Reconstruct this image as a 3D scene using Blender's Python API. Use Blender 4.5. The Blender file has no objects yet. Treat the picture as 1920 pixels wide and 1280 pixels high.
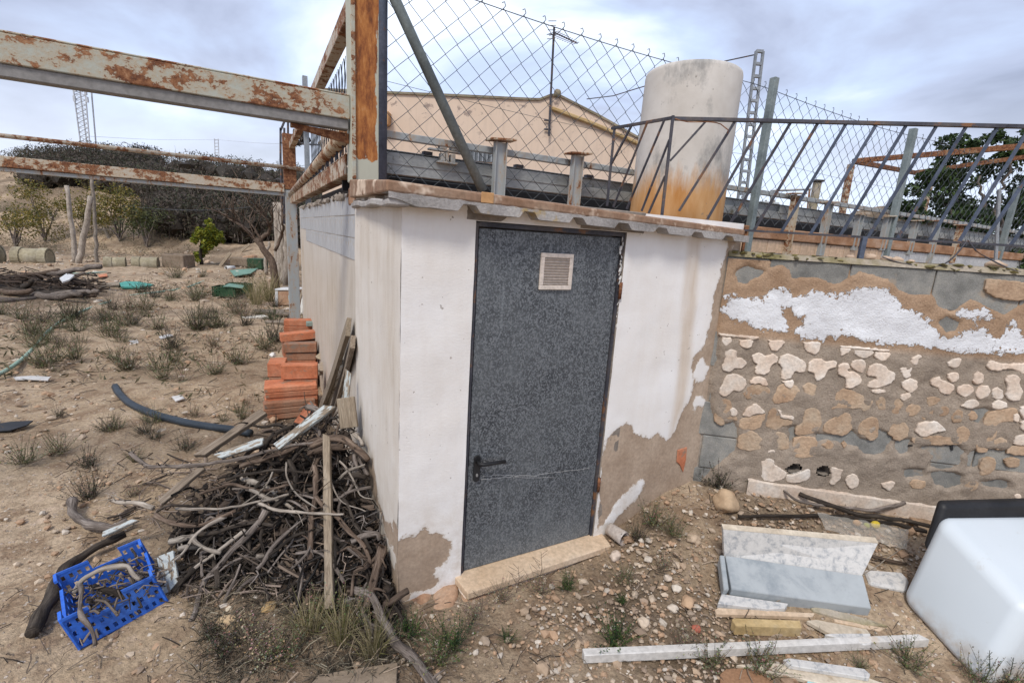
import bpy, bmesh, math, random
import numpy as np
from mathutils import Vector, Matrix, noise as mnoise
rnd = random.Random(7)
nrs = np.random.RandomState(11)
S = bpy.context.scene
COL = S.collection

# ---------------------------------------------------------------- camera
F_PX, TH, RO, H = 890.0, math.atan(195.6 / 890.0), math.radians(3.64), 1.75
CAM = np.array([0, 0, H])
FW = np.array([0, math.cos(TH), -math.sin(TH)])
RT = np.array([1.0, 0, 0])
UP = np.array([0, math.sin(TH), math.cos(TH)])
cr = math.cos(RO) * RT + math.sin(RO) * UP
cu = -math.sin(RO) * RT + math.cos(RO) * UP
cd = bpy.data.cameras.new('camera')
co = bpy.data.objects.new('camera', cd)
COL.objects.link(co)
cd.sensor_width = 36
cd.lens = F_PX / 1920 * 36
cd.clip_start = 0.05
cd.clip_end = 3000
mw = Matrix.Identity(4)
for i in range(3):
    mw[i][0], mw[i][1], mw[i][2], mw[i][3] = cr[i], cu[i], -FW[i], CAM[i]
co.matrix_world = mw
S.camera = co

# ---------------------------------------------------------------- world, sun, exposure
SUN_EL, SUN_AZ = math.radians(52), math.radians(200)      # azimuth from +Y clockwise
W = bpy.data.worlds.new('World'); S.world = W; W.use_nodes = True
wt = W.node_tree; wt.nodes.clear()
def wn(t): return wt.nodes.new(t)
out = wn('ShaderNodeOutputWorld'); bg1 = wn('ShaderNodeBackground'); bg2 = wn('ShaderNodeBackground'); mx = wn('ShaderNodeMixShader')
sky = wn('ShaderNodeTexSky'); sky.sky_type = 'NISHITA'; sky.sun_disc = False
sky.sun_elevation = SUN_EL; sky.sun_rotation = SUN_AZ; sky.air_density = 1.0; sky.dust_density = 2.0
wt.links.new(sky.outputs[0], bg1.inputs[0]); bg1.inputs[1].default_value = 0.10
tc = wn('ShaderNodeTexCoord'); mp = wn('ShaderNodeMapping')
mp.inputs['Scale'].default_value = (1.0, 1.0, 2.6)
mp.inputs['Location'].default_value = (3.1, 0.35, 0.2)
wt.links.new(tc.outputs['Generated'], mp.inputs[0])
n1 = wn('ShaderNodeTexNoise'); n1.inputs['Scale'].default_value = 1.9; n1.inputs['Detail'].default_value = 6; n1.inputs['Roughness'].default_value = .52; n1.inputs['Distortion'].default_value = .5
wt.links.new(mp.outputs[0], n1.inputs['Vector'])
rp = wn('ShaderNodeValToRGB'); e = rp.color_ramp
e.elements[0].position = .36; e.elements[0].color = (.23, .255, .34, 1)
e.elements[1].position = .70; e.elements[1].color = (.72, .78, .89, 1)
q = e.elements.new(.46); q.color = (.34, .38, .50, 1)
q = e.elements.new(.55); q.color = (.42, .50, .67, 1)
wt.links.new(n1.outputs[0], rp.inputs[0])
# brighter clouds low over the horizon, all the way round
sx = wn('ShaderNodeSeparateXYZ'); wt.links.new(tc.outputs['Generated'], sx.inputs[0])
mr = wn('ShaderNodeMapRange'); mr.inputs[1].default_value = .0; mr.inputs[2].default_value = .26; mr.inputs[3].default_value = .62; mr.inputs[4].default_value = 0
wt.links.new(sx.outputs[2], mr.inputs[0])
mc = wn('ShaderNodeMix'); mc.data_type = 'RGBA'; mc.inputs[7].default_value = (.70, .74, .82, 1)
wt.links.new(mr.outputs[0], mc.inputs[0]); wt.links.new(rp.outputs[0], mc.inputs[6])
wt.links.new(mc.outputs[2], bg2.inputs[0]); bg2.inputs[1].default_value = 1.0
mx.inputs[0].default_value = .88
wt.links.new(bg1.outputs[0], mx.inputs[1]); wt.links.new(bg2.outputs[0], mx.inputs[2]); wt.links.new(mx.outputs[0], out.inputs[0])
sl = bpy.data.lights.new('sun', 'SUN'); sl.energy = 1.5; sl.angle = math.radians(14); sl.color = (1, .95, .87)
so = bpy.data.objects.new('sun', sl); COL.objects.link(so)
sd = Vector((math.sin(SUN_AZ) * math.cos(SUN_EL), math.cos(SUN_AZ) * math.cos(SUN_EL), math.sin(SUN_EL)))
so.rotation_euler = sd.to_track_quat('Z', 'Y').to_euler(); so.location = (0, -5, 12)
S.view_settings.view_transform = 'Standard'; S.view_settings.look = 'None'
S.view_settings.exposure = 0.82; S.view_settings.gamma = 1.0; S.view_settings.use_curve_mapping = False
S.cycles.use_denoising = True
S.cycles.max_bounces = 6

# ---------------------------------------------------------------- measuring helpers
def ray(x, y):
    p = (x - 960) / F_PX; q = (640 - y) / F_PX
    return FW + p * cr + q * cu
def onplane(x, y, p0, n):
    d = ray(x, y); return CAM + d * (np.dot(np.array(p0) - CAM, n) / np.dot(d, n))
def atz(x, y, z):
    d = ray(x, y); return CAM + d * ((z - H) / d[2])
def at(x, y, depth):                       # point seen at (x, y) standing `depth` metres ahead
    d = ray(x, y); return CAM + d * (depth / d[1])
dA = ray(484, 414); dA[2] = 0; dA /= np.linalg.norm(dA)      # runs back along the side wall
dF = np.array([dA[1], -dA[0], 0])                             # runs right along the door wall
CC = atz(745, 1110, 0)                                        # near corner of the hut
JJ = CC + dA * 1.10                                          # where the hut meets the cistern
ZZ = np.array([0, 0, 1.0])
def FP(u, z, out=0.0): return CC + dF * u + ZZ * z - dA * out      # door wall plane
def SP(s, z, out=0.0): return CC + dA * s + ZZ * z - dF * out      # side wall plane
def CP(u, z, out=0.0): return JJ + dF * u + ZZ * z - dA * out      # cistern front plane
UE = 2.02                                                    # door wall length
KK = CC + dF * UE
dW = np.array([.987, -.160, 0]); dW /= np.linalg.norm(dW)
nW = np.array([dW[1], -dW[0], 0])                              # faces the camera
def WP(v, z, out=0.0): return KK + dW * v + ZZ * z + nW * out
def fuv(x, y):
    P = onplane(x, y, CC, dA); return np.dot(P - CC, dF), P[2]
def suv(x, y):
    P = onplane(x, y, CC, dF); return np.dot(P - CC, dA), P[2]
def cuv(x, y, back=0.0):
    P = onplane(x, y, JJ + dA * back, dA); return np.dot(P - JJ, dF), P[2]
def wuv(x, y):
    P = onplane(x, y, KK, nW); return np.dot(P - KK, dW), P[2]
def sstep(a, b, x):
    if not isinstance(x, np.ndarray):
        t = (x - a) / (b - a); t = 0.0 if t < 0 else 1.0 if t > 1 else t; return t * t * (3 - 2 * t)
    t = np.clip((x - a) / (b - a), 0, 1); return t * t * (3 - 2 * t)
def gh(x, y):                                                # ground height
    if not isinstance(x, np.ndarray): x = float(x); y = float(y)
    d = (x - KK[0]) * nW[0] + (y - KK[1]) * nW[1]            # metres in front of the block wall
    r = .27 * (1 - sstep(-.1, 1.25, d)) * sstep(.35, 1.15, x)
    h = -.07 + r
    dist = y + .22 * x
    hill = 1.1 * sstep(17.5, 20.5, dist) + 1.3 * sstep(22, 25, dist) + 1.6 * sstep(27, 34, dist) + 2.2 * sstep(36, 60, dist)
    side = .55 + .75 * sstep(-6, -30, x) if np.ndim(x) == 0 else .55 + .75 * sstep(6, 30, -x)
    return h + hill * side
GT = .5 * 1.012 ** np.arange(480)
def G(x, y, h=0.0):                                          # point on the ground seen at (x, y), lifted by h
    d = ray(x, y); t0 = .5
    prev = t0
    K_T = GT; Pz = H + d[2] * K_T
    hit = np.nonzero(Pz < gh(d[0] * K_T, d[1] * K_T) + h)[0]
    i = int(hit[0]) if len(hit) else len(K_T) - 1
    a, b = (K_T[i - 1] if i else 0.0), K_T[i]
    for _ in range(9):
        m = (a + b) / 2
        if H + d[2] * m < gh(d[0] * m, d[1] * m) + h: b = m
        else: a = m
    return CAM + d * b

# ---------------------------------------------------------------- mesh helpers
class MB:
    def __init__(s): s.v = []; s.f = []; s.uv = []; s.c = []; s.col = (1, 1, 1)
    def add(s, vs, fs, uvs=None):
        b = len(s.v); s.v.extend([tuple(p) for p in vs]); s.c.extend([s.col] * len(vs))
        for i, f in enumerate(fs):
            s.f.append(tuple(b + k for k in f))
            s.uv.append(uvs[i] if uvs else [(0, 0)] * len(f))
        return b
    def box(s, o, a, b, c):
        o, a, b, c = map(np.asarray, (o, a, b, c))
        if np.dot(np.cross(a, b), c) < 0: a, b = b, a
        P = [o, o + a, o + a + b, o + b, o + c, o + a + c, o + a + b + c, o + b + c]
        s.add(P, [(0, 3, 2, 1), (4, 5, 6, 7), (0, 1, 5, 4), (1, 2, 6, 5), (2, 3, 7, 6), (3, 0, 4, 7)])
    def hexa(s, P):                         # 4 bottom then 4 top
        s.add(P, [(0, 3, 2, 1), (4, 5, 6, 7), (0, 1, 5, 4), (1, 2, 6, 5), (2, 3, 7, 6), (3, 0, 4, 7)])
    def prism(s, pts, ext):
        n = len(pts); pts = [np.asarray(p) for p in pts]; ext = np.asarray(ext)
        a = pts + [p + ext for p in pts]
        fs = [tuple(range(n))[::-1], tuple(range(n, 2 * n))] + [(i, (i + 1) % n, n + (i + 1) % n, n + i) for i in range(n)]
        s.add(a, fs)
    def tube(s, pts, rad, n=6, cap=True, flat=1.0):
        pts = [np.asarray(p, float) for p in pts]; m = len(pts)
        if np.isscalar(rad): rad = [rad] * m
        T = []
        for i in range(m):
            t = pts[min(i + 1, m - 1)] - pts[max(i - 1, 0)]; L = np.linalg.norm(t); T.append(t / L if L > 1e-9 else np.array([0, 0, 1.]))
        ref = np.array([0, 0, 1.]) if abs(T[0][2]) < .9 else np.array([1., 0, 0])
        a = np.cross(T[0], ref); a /= np.linalg.norm(a)
        vs = []; L = 0; Ls = []
        for i in range(m):
            a = a - T[i] * np.dot(a, T[i]); a /= max(np.linalg.norm(a), 1e-9); b = np.cross(T[i], a)
            if i: L += np.linalg.norm(pts[i] - pts[i - 1])
            Ls.append(L)
            for k in range(n):
                an = 2 * math.pi * k / n + (math.pi / 4 if n == 4 else 0)
                vs.append(pts[i] + rad[i] * (math.cos(an) * a + flat * math.sin(an) * b))
        fs = []; uvs = []
        r0 = max(rad)
        for i in range(m - 1):
            for k in range(n):
                k2 = (k + 1) % n
                fs.append((i * n + k, i * n + k2, (i + 1) * n + k2, (i + 1) * n + k))
                x0, x1 = 6.283 * r0 * k / n, 6.283 * r0 * (k + 1) / n
                uvs.append([(x0, Ls[i]), (x1, Ls[i]), (x1, Ls[i + 1]), (x0, Ls[i + 1])])
        if cap and n > 2:
            fs.append(tuple(range(n))[::-1]); fs.append(tuple(range((m - 1) * n, m * n)))
            uvs += [[(.01 * k, .003 * k) for k in range(n)]] * 2
        s.add(vs, fs, uvs)
    def blob(s, c, r, sub=1, seed=0, rough=.25, squash=(1, 1, 1)):
        vs, fs = ICO[sub]
        R = random.Random(seed)
        off = Vector((R.uniform(-50, 50), R.uniform(-50, 50), R.uniform(-50, 50)))
        rot = Matrix.Rotation(R.uniform(0, 6.28), 3, 'Z') @ Matrix.Rotation(R.uniform(-.4, .4), 3, 'X')
        P = []
        for v in vs:
            k = 1 + rough * (mnoise.noise(v * 1.3 + off) * 1.6)
            w = Vector((v.x * squash[0], v.y * squash[1], v.z * squash[2])) * k * r
            P.append(np.array(c) + np.array(rot @ w))
        s.add(P, fs)
def _ico(sub):
    bm = bmesh.new(); bmesh.ops.create_icosphere(bm, subdivisions=sub, radius=1)
    r = ([v.co.copy() for v in bm.verts], [tuple(v.index for v in f.verts) for f in bm.faces]); bm.free(); return r
ICO = {1: _ico(1), 2: _ico(2), 3: _ico(3), 4: _ico(4)}

def tag(o, label=None, cat=None, group=None, kind=None):
    if label: o['label'] = label
    if cat: o['category'] = cat
    if group: o['group'] = group
    if kind: o['kind'] = kind
    return o
def thing(name, label, cat, loc, group=None):
    o = bpy.data.objects.new(name, None); COL.objects.link(o); o.location = tuple(loc)
    o.empty_display_size = .1
    return tag(o, label, cat, group)
def wloc(o):
    l = np.zeros(3)
    while o: l += np.array(o.location); o = o.parent
    return l
def build(mb, name, mat, parent=None, label=None, cat=None, group=None, kind=None, smooth=False, bevel=0, seg=1, sol=0, attrs=None, cols=False, origin=None, angle=None):
    V = np.array(mb.v, float).reshape(-1, 3)
    pl = wloc(parent) if parent else np.zeros(3)
    if origin is None:
        origin = pl if parent else np.array([V[:, 0].mean(), V[:, 1].mean(), V[:, 2].min()])
    me = bpy.data.meshes.new(name)
    me.from_pydata((V - origin).tolist(), [], mb.f)
    if any(u[0] != u[1] for u in mb.uv[:8] if len(u) > 1):
        uvl = me.uv_layers.new(name='UVMap')
        flat = np.array([c for u in mb.uv for c in u], dtype=np.float32).ravel()
        uvl.data.foreach_set('uv', flat)
    if cols:
        ca = me.attributes.new('col', 'FLOAT_COLOR', 'POINT')
        a = np.ones((len(V), 4), np.float32); a[:, :3] = np.array(mb.c); ca.data.foreach_set('color', a.ravel())
    if attrs:
        for k, arr in attrs.items():
            at_ = me.attributes.new(k, 'FLOAT', 'POINT'); at_.data.foreach_set('value', np.asarray(arr, np.float32).ravel())
    me.materials.append(mat)
    if smooth: me.polygons.foreach_set('use_smooth', [True] * len(me.polygons))
    me.validate(); me.update()
    o = bpy.data.objects.new(name, me); COL.objects.link(o)
    o.location = tuple(origin - pl)
    if parent: o.parent = parent
    if sol:
        m = o.modifiers.new('s', 'SOLIDIFY'); m.thickness = sol; m.offset = 0
    if bevel:
        m = o.modifiers.new('b', 'BEVEL'); m.width = bevel; m.segments = seg; m.limit_method = 'ANGLE'; m.angle_limit = math.radians(40)
    return tag(o, label, cat, group, kind)
def place_copy(src, loc, parent=None, rotz=0, scale=1, label=None, cat=None, group=None):
    c = src.copy(); COL.objects.link(c)
    c.location = tuple(loc); c.rotation_euler = (0, 0, rotz); c.scale = (scale,) * 3 if np.isscalar(scale) else scale
    if parent: c.parent = parent
    tag(c, label, cat, group)
    for ch in src.children:
        d = ch.copy(); COL.objects.link(d); d.parent = c
    return c
def plank(name, p0, p1, width, thick, up, mat, parent=None, bevel=.002, rag=0.0, **kw):
    """board from p0 to p1 with its own local frame (grain runs along local X)"""
    p0 = np.asarray(p0, float); p1 = np.asarray(p1, float); L = np.linalg.norm(p1 - p0); x = (p1 - p0) / L
    z = np.asarray(up, float); z = z - x * np.dot(z, x); z /= np.linalg.norm(z); y = np.cross(z, x)
    me = bpy.data.meshes.new(name); bm = bmesh.new()
    n = 10
    rows = []
    sd_ = rnd.uniform(0, 100)
    for i in range(n + 1):
        t = i / n * L
        w = width / 2 * (1 + rag * mnoise.noise(Vector((t * 6, sd_, 0)))); bow = .004 * math.sin(t * 3 + sd_) * (rag > 0)
        ex = (rnd.uniform(-1, 1) * rag * .12, rnd.uniform(-1, 1) * rag * .12) if i in (0, n) else (0, 0)
        rows.append([bm.verts.new((t + ex[0], -w, -thick / 2 + bow)), bm.verts.new((t + ex[1], w, -thick / 2 + bow)),
                     bm.verts.new((t + ex[1], w, thick / 2 + bow)), bm.verts.new((t + ex[0], -w, thick / 2 + bow))])
    for i in range(n):
        a, b = rows[i], rows[i + 1]
        for k in range(4): bm.faces.new((a[k], b[k], b[(k + 1) % 4], a[(k + 1) % 4]))
    bm.faces.new(rows[0]); bm.faces.new(rows[-1][::-1])
    bmesh.ops.recalc_face_normals(bm, faces=bm.faces)
    bm.to_mesh(me); bm.free(); me.materials.append(mat)
    o = bpy.data.objects.new(name, me); COL.objects.link(o)
    M4 = Matrix.Identity(4)
    for i in range(3): M4[i][0], M4[i][1], M4[i][2], M4[i][3] = x[i], y[i], z[i], p0[i]
    if parent:
        M4.translation = Vector(p0) - Vector(wloc(parent)); o.parent = parent
    o.matrix_local = M4
    if bevel:
        m = o.modifiers.new('b', 'BEVEL'); m.width = bevel; m.segments = 1; m.limit_method = 'ANGLE'; m.angle_limit = math.radians(40)
    return tag(o, kw.get('label'), kw.get('cat'), kw.get('group'))
def catmull(P, step):
    P = [np.asarray(p, float) for p in P]; Q = [2 * P[0] - P[1]] + P + [2 * P[-1] - P[-2]]; out = []
    for i in range(1, len(Q) - 2):
        L = np.linalg.norm(Q[i + 1] - Q[i]); n = max(1, int(L / step))
        for k in range(n):
            t = k / n
            out.append(.5 * (2 * Q[i] + (Q[i + 1] - Q[i - 1]) * t + (2 * Q[i - 1] - 5 * Q[i] + 4 * Q[i + 1] - Q[i + 2]) * t * t + (3 * Q[i] - Q[i - 1] - 3 * Q[i + 1] + Q[i + 2]) * t ** 3))
    out.append(P[-1]); return out
def limb(mb, P, r0, r1, step=.05, wob=.01, n=7, knob=.18, seed=0, smoothp=True):
    pts = catmull(P, step) if smoothp and len(P) > 1 else P
    m = len(pts); R = []; Q = []
    for i, p in enumerate(pts):
        t = i / max(1, m - 1); sv = Vector((seed * 7.3, i * step * 9, 3.1))
        j = np.array([mnoise.noise(sv), mnoise.noise(sv + Vector((9, 2, 4))), mnoise.noise(sv + Vector((3, 8, 1)))]) * wob * 2
        Q.append(p + j); R.append((r0 + (r1 - r0) * t) * (1 + knob * mnoise.noise(sv * 1.7)))
    mb.tube(Q, R, n)
    return Q
def sdf(P, poly):                         # signed distance, positive inside
    P = np.asarray(P, float); poly = np.asarray(poly, float); d = np.full(len(P), 1e9); ins = np.zeros(len(P), bool)
    for i in range(len(poly)):
        a, b = poly[i], poly[(i + 1) % len(poly)]
        ab = b - a; t = np.clip(((P - a) @ ab) / max(ab @ ab, 1e-12), 0, 1)
        d = np.minimum(d, np.linalg.norm(P - (a + t[:, None] * ab), axis=1))
        cond = (a[1] > P[:, 1]) != (b[1] > P[:, 1])
        with np.errstate(divide='ignore', invalid='ignore'):
            xi = (b[0] - a[0]) * (P[:, 1] - a[1]) / (b[1] - a[1]) + a[0]
        ins ^= cond & (P[:, 0] < xi)
    return np.where(ins, d, -d)
def fbm(U, V, sc, seed=0, octv=3):
    out = np.zeros(len(U)); a = 1
    for o_ in range(octv):
        out += a * np.array([mnoise.noise(Vector((u * sc, v * sc, seed + o_ * 5.7))) for u, v in zip(U, V)]); a *= .5; sc *= 2.1
    return out

# ---------------------------------------------------------------- materials
class NT:
    def __init__(s, name):
        s.m = bpy.data.materials.new(name); s.m.use_nodes = True; s.t = s.m.node_tree; s.t.nodes.clear()
        s.o = s.t.nodes.new('ShaderNodeOutputMaterial'); s.b = s.t.nodes.new('ShaderNodeBsdfPrincipled')
        s.t.links.new(s.b.outputs[0], s.o.inputs[0]); s.tc = s.t.nodes.new('ShaderNodeTexCoord')
    def lk(s, a, b): s.t.links.new(a, b)
    def put(s, sock, v):
        if hasattr(v, 'is_output') or isinstance(v, bpy.types.NodeSocket): s.lk(v, sock)
        elif isinstance(v, (tuple, list)) and len(v) == 3 and sock.type == 'RGBA': sock.default_value = (*v, 1)
        else: sock.default_value = v
    def vec(s, stretch=(1, 1, 1), src='Object', loc=(0, 0, 0)):
        m = s.t.nodes.new('ShaderNodeMapping'); m.inputs['Scale'].default_value = stretch; m.inputs['Location'].default_value = loc
        if src == 'UV':
            s.lk(s.tc.outputs['UV'], m.inputs[0])
        elif src == 'World':
            g = s.t.nodes.new('ShaderNodeNewGeometry'); s.lk(g.outputs['Position'], m.inputs[0])
        else: s.lk(s.tc.outputs['Object'], m.inputs[0])
        return m.outputs[0]
    def noise(s, vec, sc, det=4, ro=.55, dist=0):
        n = s.t.nodes.new('ShaderNodeTexNoise'); s.lk(vec, n.inputs['Vector']); n.inputs['Scale'].default_value = sc
        n.inputs['Detail'].default_value = det; n.inputs['Roughness'].default_value = ro; n.inputs['Distortion'].default_value = dist
        return n.outputs[0]
    def voro(s, vec, sc, out='Distance', feat='F1'):
        n = s.t.nodes.new('ShaderNodeTexVoronoi'); n.feature = feat; s.lk(vec, n.inputs['Vector']); n.inputs['Scale'].default_value = sc
        return n.outputs[out]
    def ramp(s, f, stops, interp='LINEAR'):
        n = s.t.nodes.new('ShaderNodeValToRGB'); n.color_ramp.interpolation = interp; e = n.color_ramp.elements
        while len(e) < len(stops): e.new(.5)
        for k, (p, c) in enumerate(stops):
            e[k].position = p; e[k].color = (*c, 1) if not np.isscalar(c) else (c, c, c, 1)
        s.lk(f, n.inputs[0]); return n.outputs[0]
    def mix(s, f, a, b, mode='MIX'):
        n = s.t.nodes.new('ShaderNodeMix'); n.data_type = 'RGBA'; n.blend_type = mode
        s.put(n.inputs[0], f); s.put(n.inputs[6], a); s.put(n.inputs[7], b); return n.outputs[2]
    def math(s, op, a, b=0.0, c=0.0, clamp=False):
        n = s.t.nodes.new('ShaderNodeMath'); n.operation = op; n.use_clamp = clamp
        s.put(n.inputs[0], a); s.put(n.inputs[1], b); s.put(n.inputs[2], c); return n.outputs[0]
    def mapr(s, f, a, b, c=0.0, d=1.0):
        n = s.t.nodes.new('ShaderNodeMapRange'); s.lk(f, n.inputs[0])
        for i, v in enumerate((a, b, c, d)): n.inputs[i + 1].default_value = v
        return n.outputs[0]
    def attr(s, name, out='Fac'):
        n = s.t.nodes.new('ShaderNodeAttribute'); n.attribute_name = name; return n.outputs[out]
    def rand(s):
        n = s.t.nodes.new('ShaderNodeObjectInfo'); return n.outputs['Random']
    def bump(s, h, st=.3, dist=.01, nrm=None):
        n = s.t.nodes.new('ShaderNodeBump'); n.inputs['Strength'].default_value = st; n.inputs['Distance'].default_value = dist
        s.lk(h, n.inputs['Height'])
        if nrm is not None: s.lk(nrm, n.inputs['Normal'])
        return n.outputs[0]
    def sep(s, v, i):
        n = s.t.nodes.new('ShaderNodeSeparateXYZ'); s.lk(v, n.inputs[0]); return n.outputs[i]
    def fin(s, col, rough=.8, nrm=None, metal=0.0, spec=.4, **kw):
        s.put(s.b.inputs['Base Color'], col); s.put(s.b.inputs['Roughness'], rough); s.put(s.b.inputs['Metallic'], metal)
        s.b.inputs['Specular IOR Level'].default_value = spec
        if nrm is not None: s.lk(nrm, s.b.inputs['Normal'])
        for k, v in kw.items(): s.put(s.b.inputs[k.replace('_', ' ')], v)
        return s.m
def mott(name, cols, sc=5, fine=70, rough=.85, bump=.3, dist=.004, metal=0.0, var=.14, stretch=(1, 1, 1), src='Object', spec=.3, grime=None):
    t = NT(name); v = t.vec(stretch, src)
    n = t.noise(v, sc, 5, .6); k = len(cols)
    c = t.ramp(n, [(.3 + .4 * i / max(1, k - 1), cols[i]) for i in range(k)])
    f = t.noise(v, fine, 3, .6)
    c = t.mix(.55, c, t.ramp(f, [(.3, .45), (.7, 1.0)]), 'MULTIPLY')
    c = t.mix(1.0, c, t.mapr(t.rand(), 0, 1, 1 - var, 1 + var), 'MULTIPLY')
    if grime:
        g = t.noise(t.vec((1, 1, 1), src, (3, 7, 1)), grime[1], 4, .7)
        c = t.mix(t.mapr(g, grime[2], grime[2] + .08), c, grime[0])
    return t.fin(c, rough, t.bump(f, bump, dist), metal, spec)
def rusty(name, paint, amount, sc=6, streak=(1, 1, .35), dark=(.05, .022, .012)):
    t = NT(name); v = t.vec(streak)
    n = t.noise(v, sc * 2.2, 7, .72); n2 = t.noise(t.vec((1, 1, 1), 'Object', (5, 5, 5)), sc * 7, 5, .75); n0 = t.noise(v, sc * .5, 3, .5)
    k = t.math('ADD', t.math('ADD', n, t.math('MULTIPLY', t.math('SUBTRACT', n2, .5), .45)), t.math('MULTIPLY', t.math('SUBTRACT', n0, .5), .55))
    rust = t.ramp(n2, [(.3, dark), (.44, (.13, .05, .025)), (.56, (.25, .11, .05)), (.7, (.39, .22, .12))])
    th = .66 - amount * .32
    halo = t.mix(t.mapr(k, th - .16, th), paint, tuple(p * .55 + q * .45 for p, q in zip(paint, (.40, .24, .10))))
    c = t.mix(t.mapr(k, th, th + .025), halo, rust)
    return t.fin(c, t.mapr(k, th, th + .03, .5, .9), t.bump(k, .5, .004), 0.0, .35)
def woodm(name, cols, rough=.85, paint=None, pamt=.5):
    t = NT(name); v = t.vec((1.2, 14, 14)); w = t.noise(v, 6, 6, .7, .6)
    g = t.noise(t.vec((3, 60, 60)), 8, 3, .6)
    k = len(cols); c = t.ramp(w, [(.3 + .4 * i / (k - 1), cols[i]) for i in range(k)])
    c = t.mix(.6, c, t.ramp(g, [(.35, .4), (.62, 1.0)]), 'MULTIPLY')
    c = t.mix(1.0, c, t.mapr(t.rand(), 0, 1, .8, 1.15), 'MULTIPLY')
    h = g
    if paint:
        p = t.noise(t.vec((2, 9, 9), 'Object', (1, 2, 3)), 5, 6, .7)
        c = t.mix(t.mapr(p, pamt - .015, pamt + .015), paint, c)
    return t.fin(c, rough, t.bump(h, .5, .004), 0, .25)
def barkm(name, cols, sc=1.0):
    t = NT(name); v = t.vec((55 * sc, 9 * sc, 1), 'UV'); o = t.noise(t.vec(), 7, 4, .6)
    w = t.noise(v, 1.0, 6, .7, .8); k = len(cols)
    c = t.ramp(w, [(.28 + .44 * i / (k - 1), cols[i]) for i in range(k)])
    c = t.mix(.7, c, t.ramp(o, [(.3, .5), (.7, 1.2)]), 'MULTIPLY')
    c = t.mix(1.0, c, t.mapr(t.rand(), 0, 1, .75, 1.2), 'MULTIPLY')
    return t.fin(c, .9, t.bump(w, .8, .008), 0, .2)
def colm(name, rough=.8, trans=0.0, spec=.3):
    t = NT(name); c = t.attr('col', 'Color'); f = t.noise(t.vec(), 40, 3, .6)
    c = t.mix(.5, c, t.ramp(f, [(.3, .6), (.7, 1.05)]), 'MULTIPLY')
    m = t.fin(c, rough, t.bump(f, .3, .003), 0, spec)
    if trans:
        tr = t.t.nodes.new('ShaderNodeBsdfTranslucent'); t.lk(c, tr.inputs[0]); ms = t.t.nodes.new('ShaderNodeMixShader'); ms.inputs[0].default_value = trans
        t.lk(t.b.outputs[0], ms.inputs[1]); t.lk(tr.outputs[0], ms.inputs[2]); t.lk(ms.outputs[0], t.o.inputs[0])
    return m
MT = {}
MT['stone'] = colm('stone', .9)
MT['leaf'] = colm('leaf', .6, .25)
MT['twig'] = colm('twig', .9)
MT['bark_grey'] = barkm('bark_grey', [(.04, .032, .027), (.16, .13, .11), (.36, .31, .27)])
MT['bark_brown'] = barkm('bark_brown', [(.03, .021, .016), (.115, .08, .058), (.25, .19, .145)])
MT['bark_dark'] = barkm('bark_dark', [(.012, .01, .008), (.045, .035, .028), (.11, .09, .07)])
MT['bark_pale'] = barkm('bark_pale', [(.16, .13, .10), (.34, .29, .24), (.5, .45, .38)])
MT['wood_grey'] = woodm('wood_grey', [(.11, .085, .06), (.27, .21, .155), (.40, .33, .26)])
MT['wood_tan'] = woodm('wood_tan', [(.16, .12, .08), (.33, .26, .185), (.44, .37, .28)])
MT['wood_white'] = woodm('wood_white', [(.14, .11, .08), (.28, .22, .16), (.34, .29, .23)], .75, (.44, .47, .46), .50)
MT['wood_pale'] = woodm('wood_pale', [(.35, .27, .18), (.5, .42, .32), (.6, .53, .42)], .7, (.72, .68, .60), .55)
MT['wood_dark'] = woodm('wood_dark', [(.02, .016, .012), (.06, .048, .038), (.13, .11, .09)])
MT['terracotta'] = mott('terracotta', [(.42, .13, .06), (.56, .20, .10), (.58, .28, .17)], 4, 40, .85, .3, .003, var=.22, grime=((.30, .20, .14), 7, .58))
MT['brick_dark'] = mott('brick_dark', [(.27, .12, .065), (.40, .19, .11), (.44, .26, .17)], 5, 50, .9, .3, .003, grime=((.22, .16, .12), 7, .52))
MT['galv'] = mott('galvanised', [(.22, .24, .26), (.32, .34, .36), (.40, .42, .43)], 6, 60, .5, .1, .002, .25)
MT['galv_worn'] = rusty('galvanised_worn', (.33, .35, .35), .12, 7)
MT['fascia'] = mott('fascia_grey', [(.24, .25, .25), (.36, .375, .37), (.44, .45, .44)], 3, 35, .6, .2, .003, .1, stretch=(1, 1, 3), grime=((.12, .11, .08), 5, .60))
MT['rail_blue'] = mott('rail_dark_blue', [(.045, .055, .08), (.085, .105, .15), (.12, .14, .19)], 6, 60, .55, .2, .002, 0, grime=((.16, .09, .05), 12, .62))
MT['rail_dark'] = mott('rail_rust_dark', [(.035, .035, .045), (.07, .07, .085), (.12, .10, .09)], 6, 60, .6, .2, .002, 0, grime=((.20, .10, .05), 9, .56))
MT['post_green'] = mott('post_grey_green', [(.13, .155, .16), (.20, .235, .235), (.26, .29, .28)], 5, 50, .6, .15, .002, 0)
MT['wire'] = mott('wire_grey', [(.07, .08, .085), (.13, .14, .155)], 3, 20, .5, 0, .001, .3)
MT['rust_paint'] = rusty('rusted_pale_paint', (.40, .41, .35), .48, 4.5, (1, 1, 1.6))
MT['rust_heavy'] = rusty('heavy_rust', (.36, .37, .30), .97, 3.6, (1, 1, .3), (.12, .04, .016))
MT['rust_light'] = rusty('rusted_white_paint', (.47, .42, .34), .50, 5, (1, 1, 1.4))
MT['rust_brown'] = rusty('rusted_brown', (.20, .10, .06), .9, 4, (1, 1, .5))
MT['steel_grey'] = mott('steel_underside', [(.19, .18, .17), (.27, .26, .25)], 4, 40, .7, .1, .002)
MT['black'] = mott('black_plastic_and_shade', [(.012, .012, .013), (.03, .03, .032)], 4, 60, .5, .1, .002)
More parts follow.
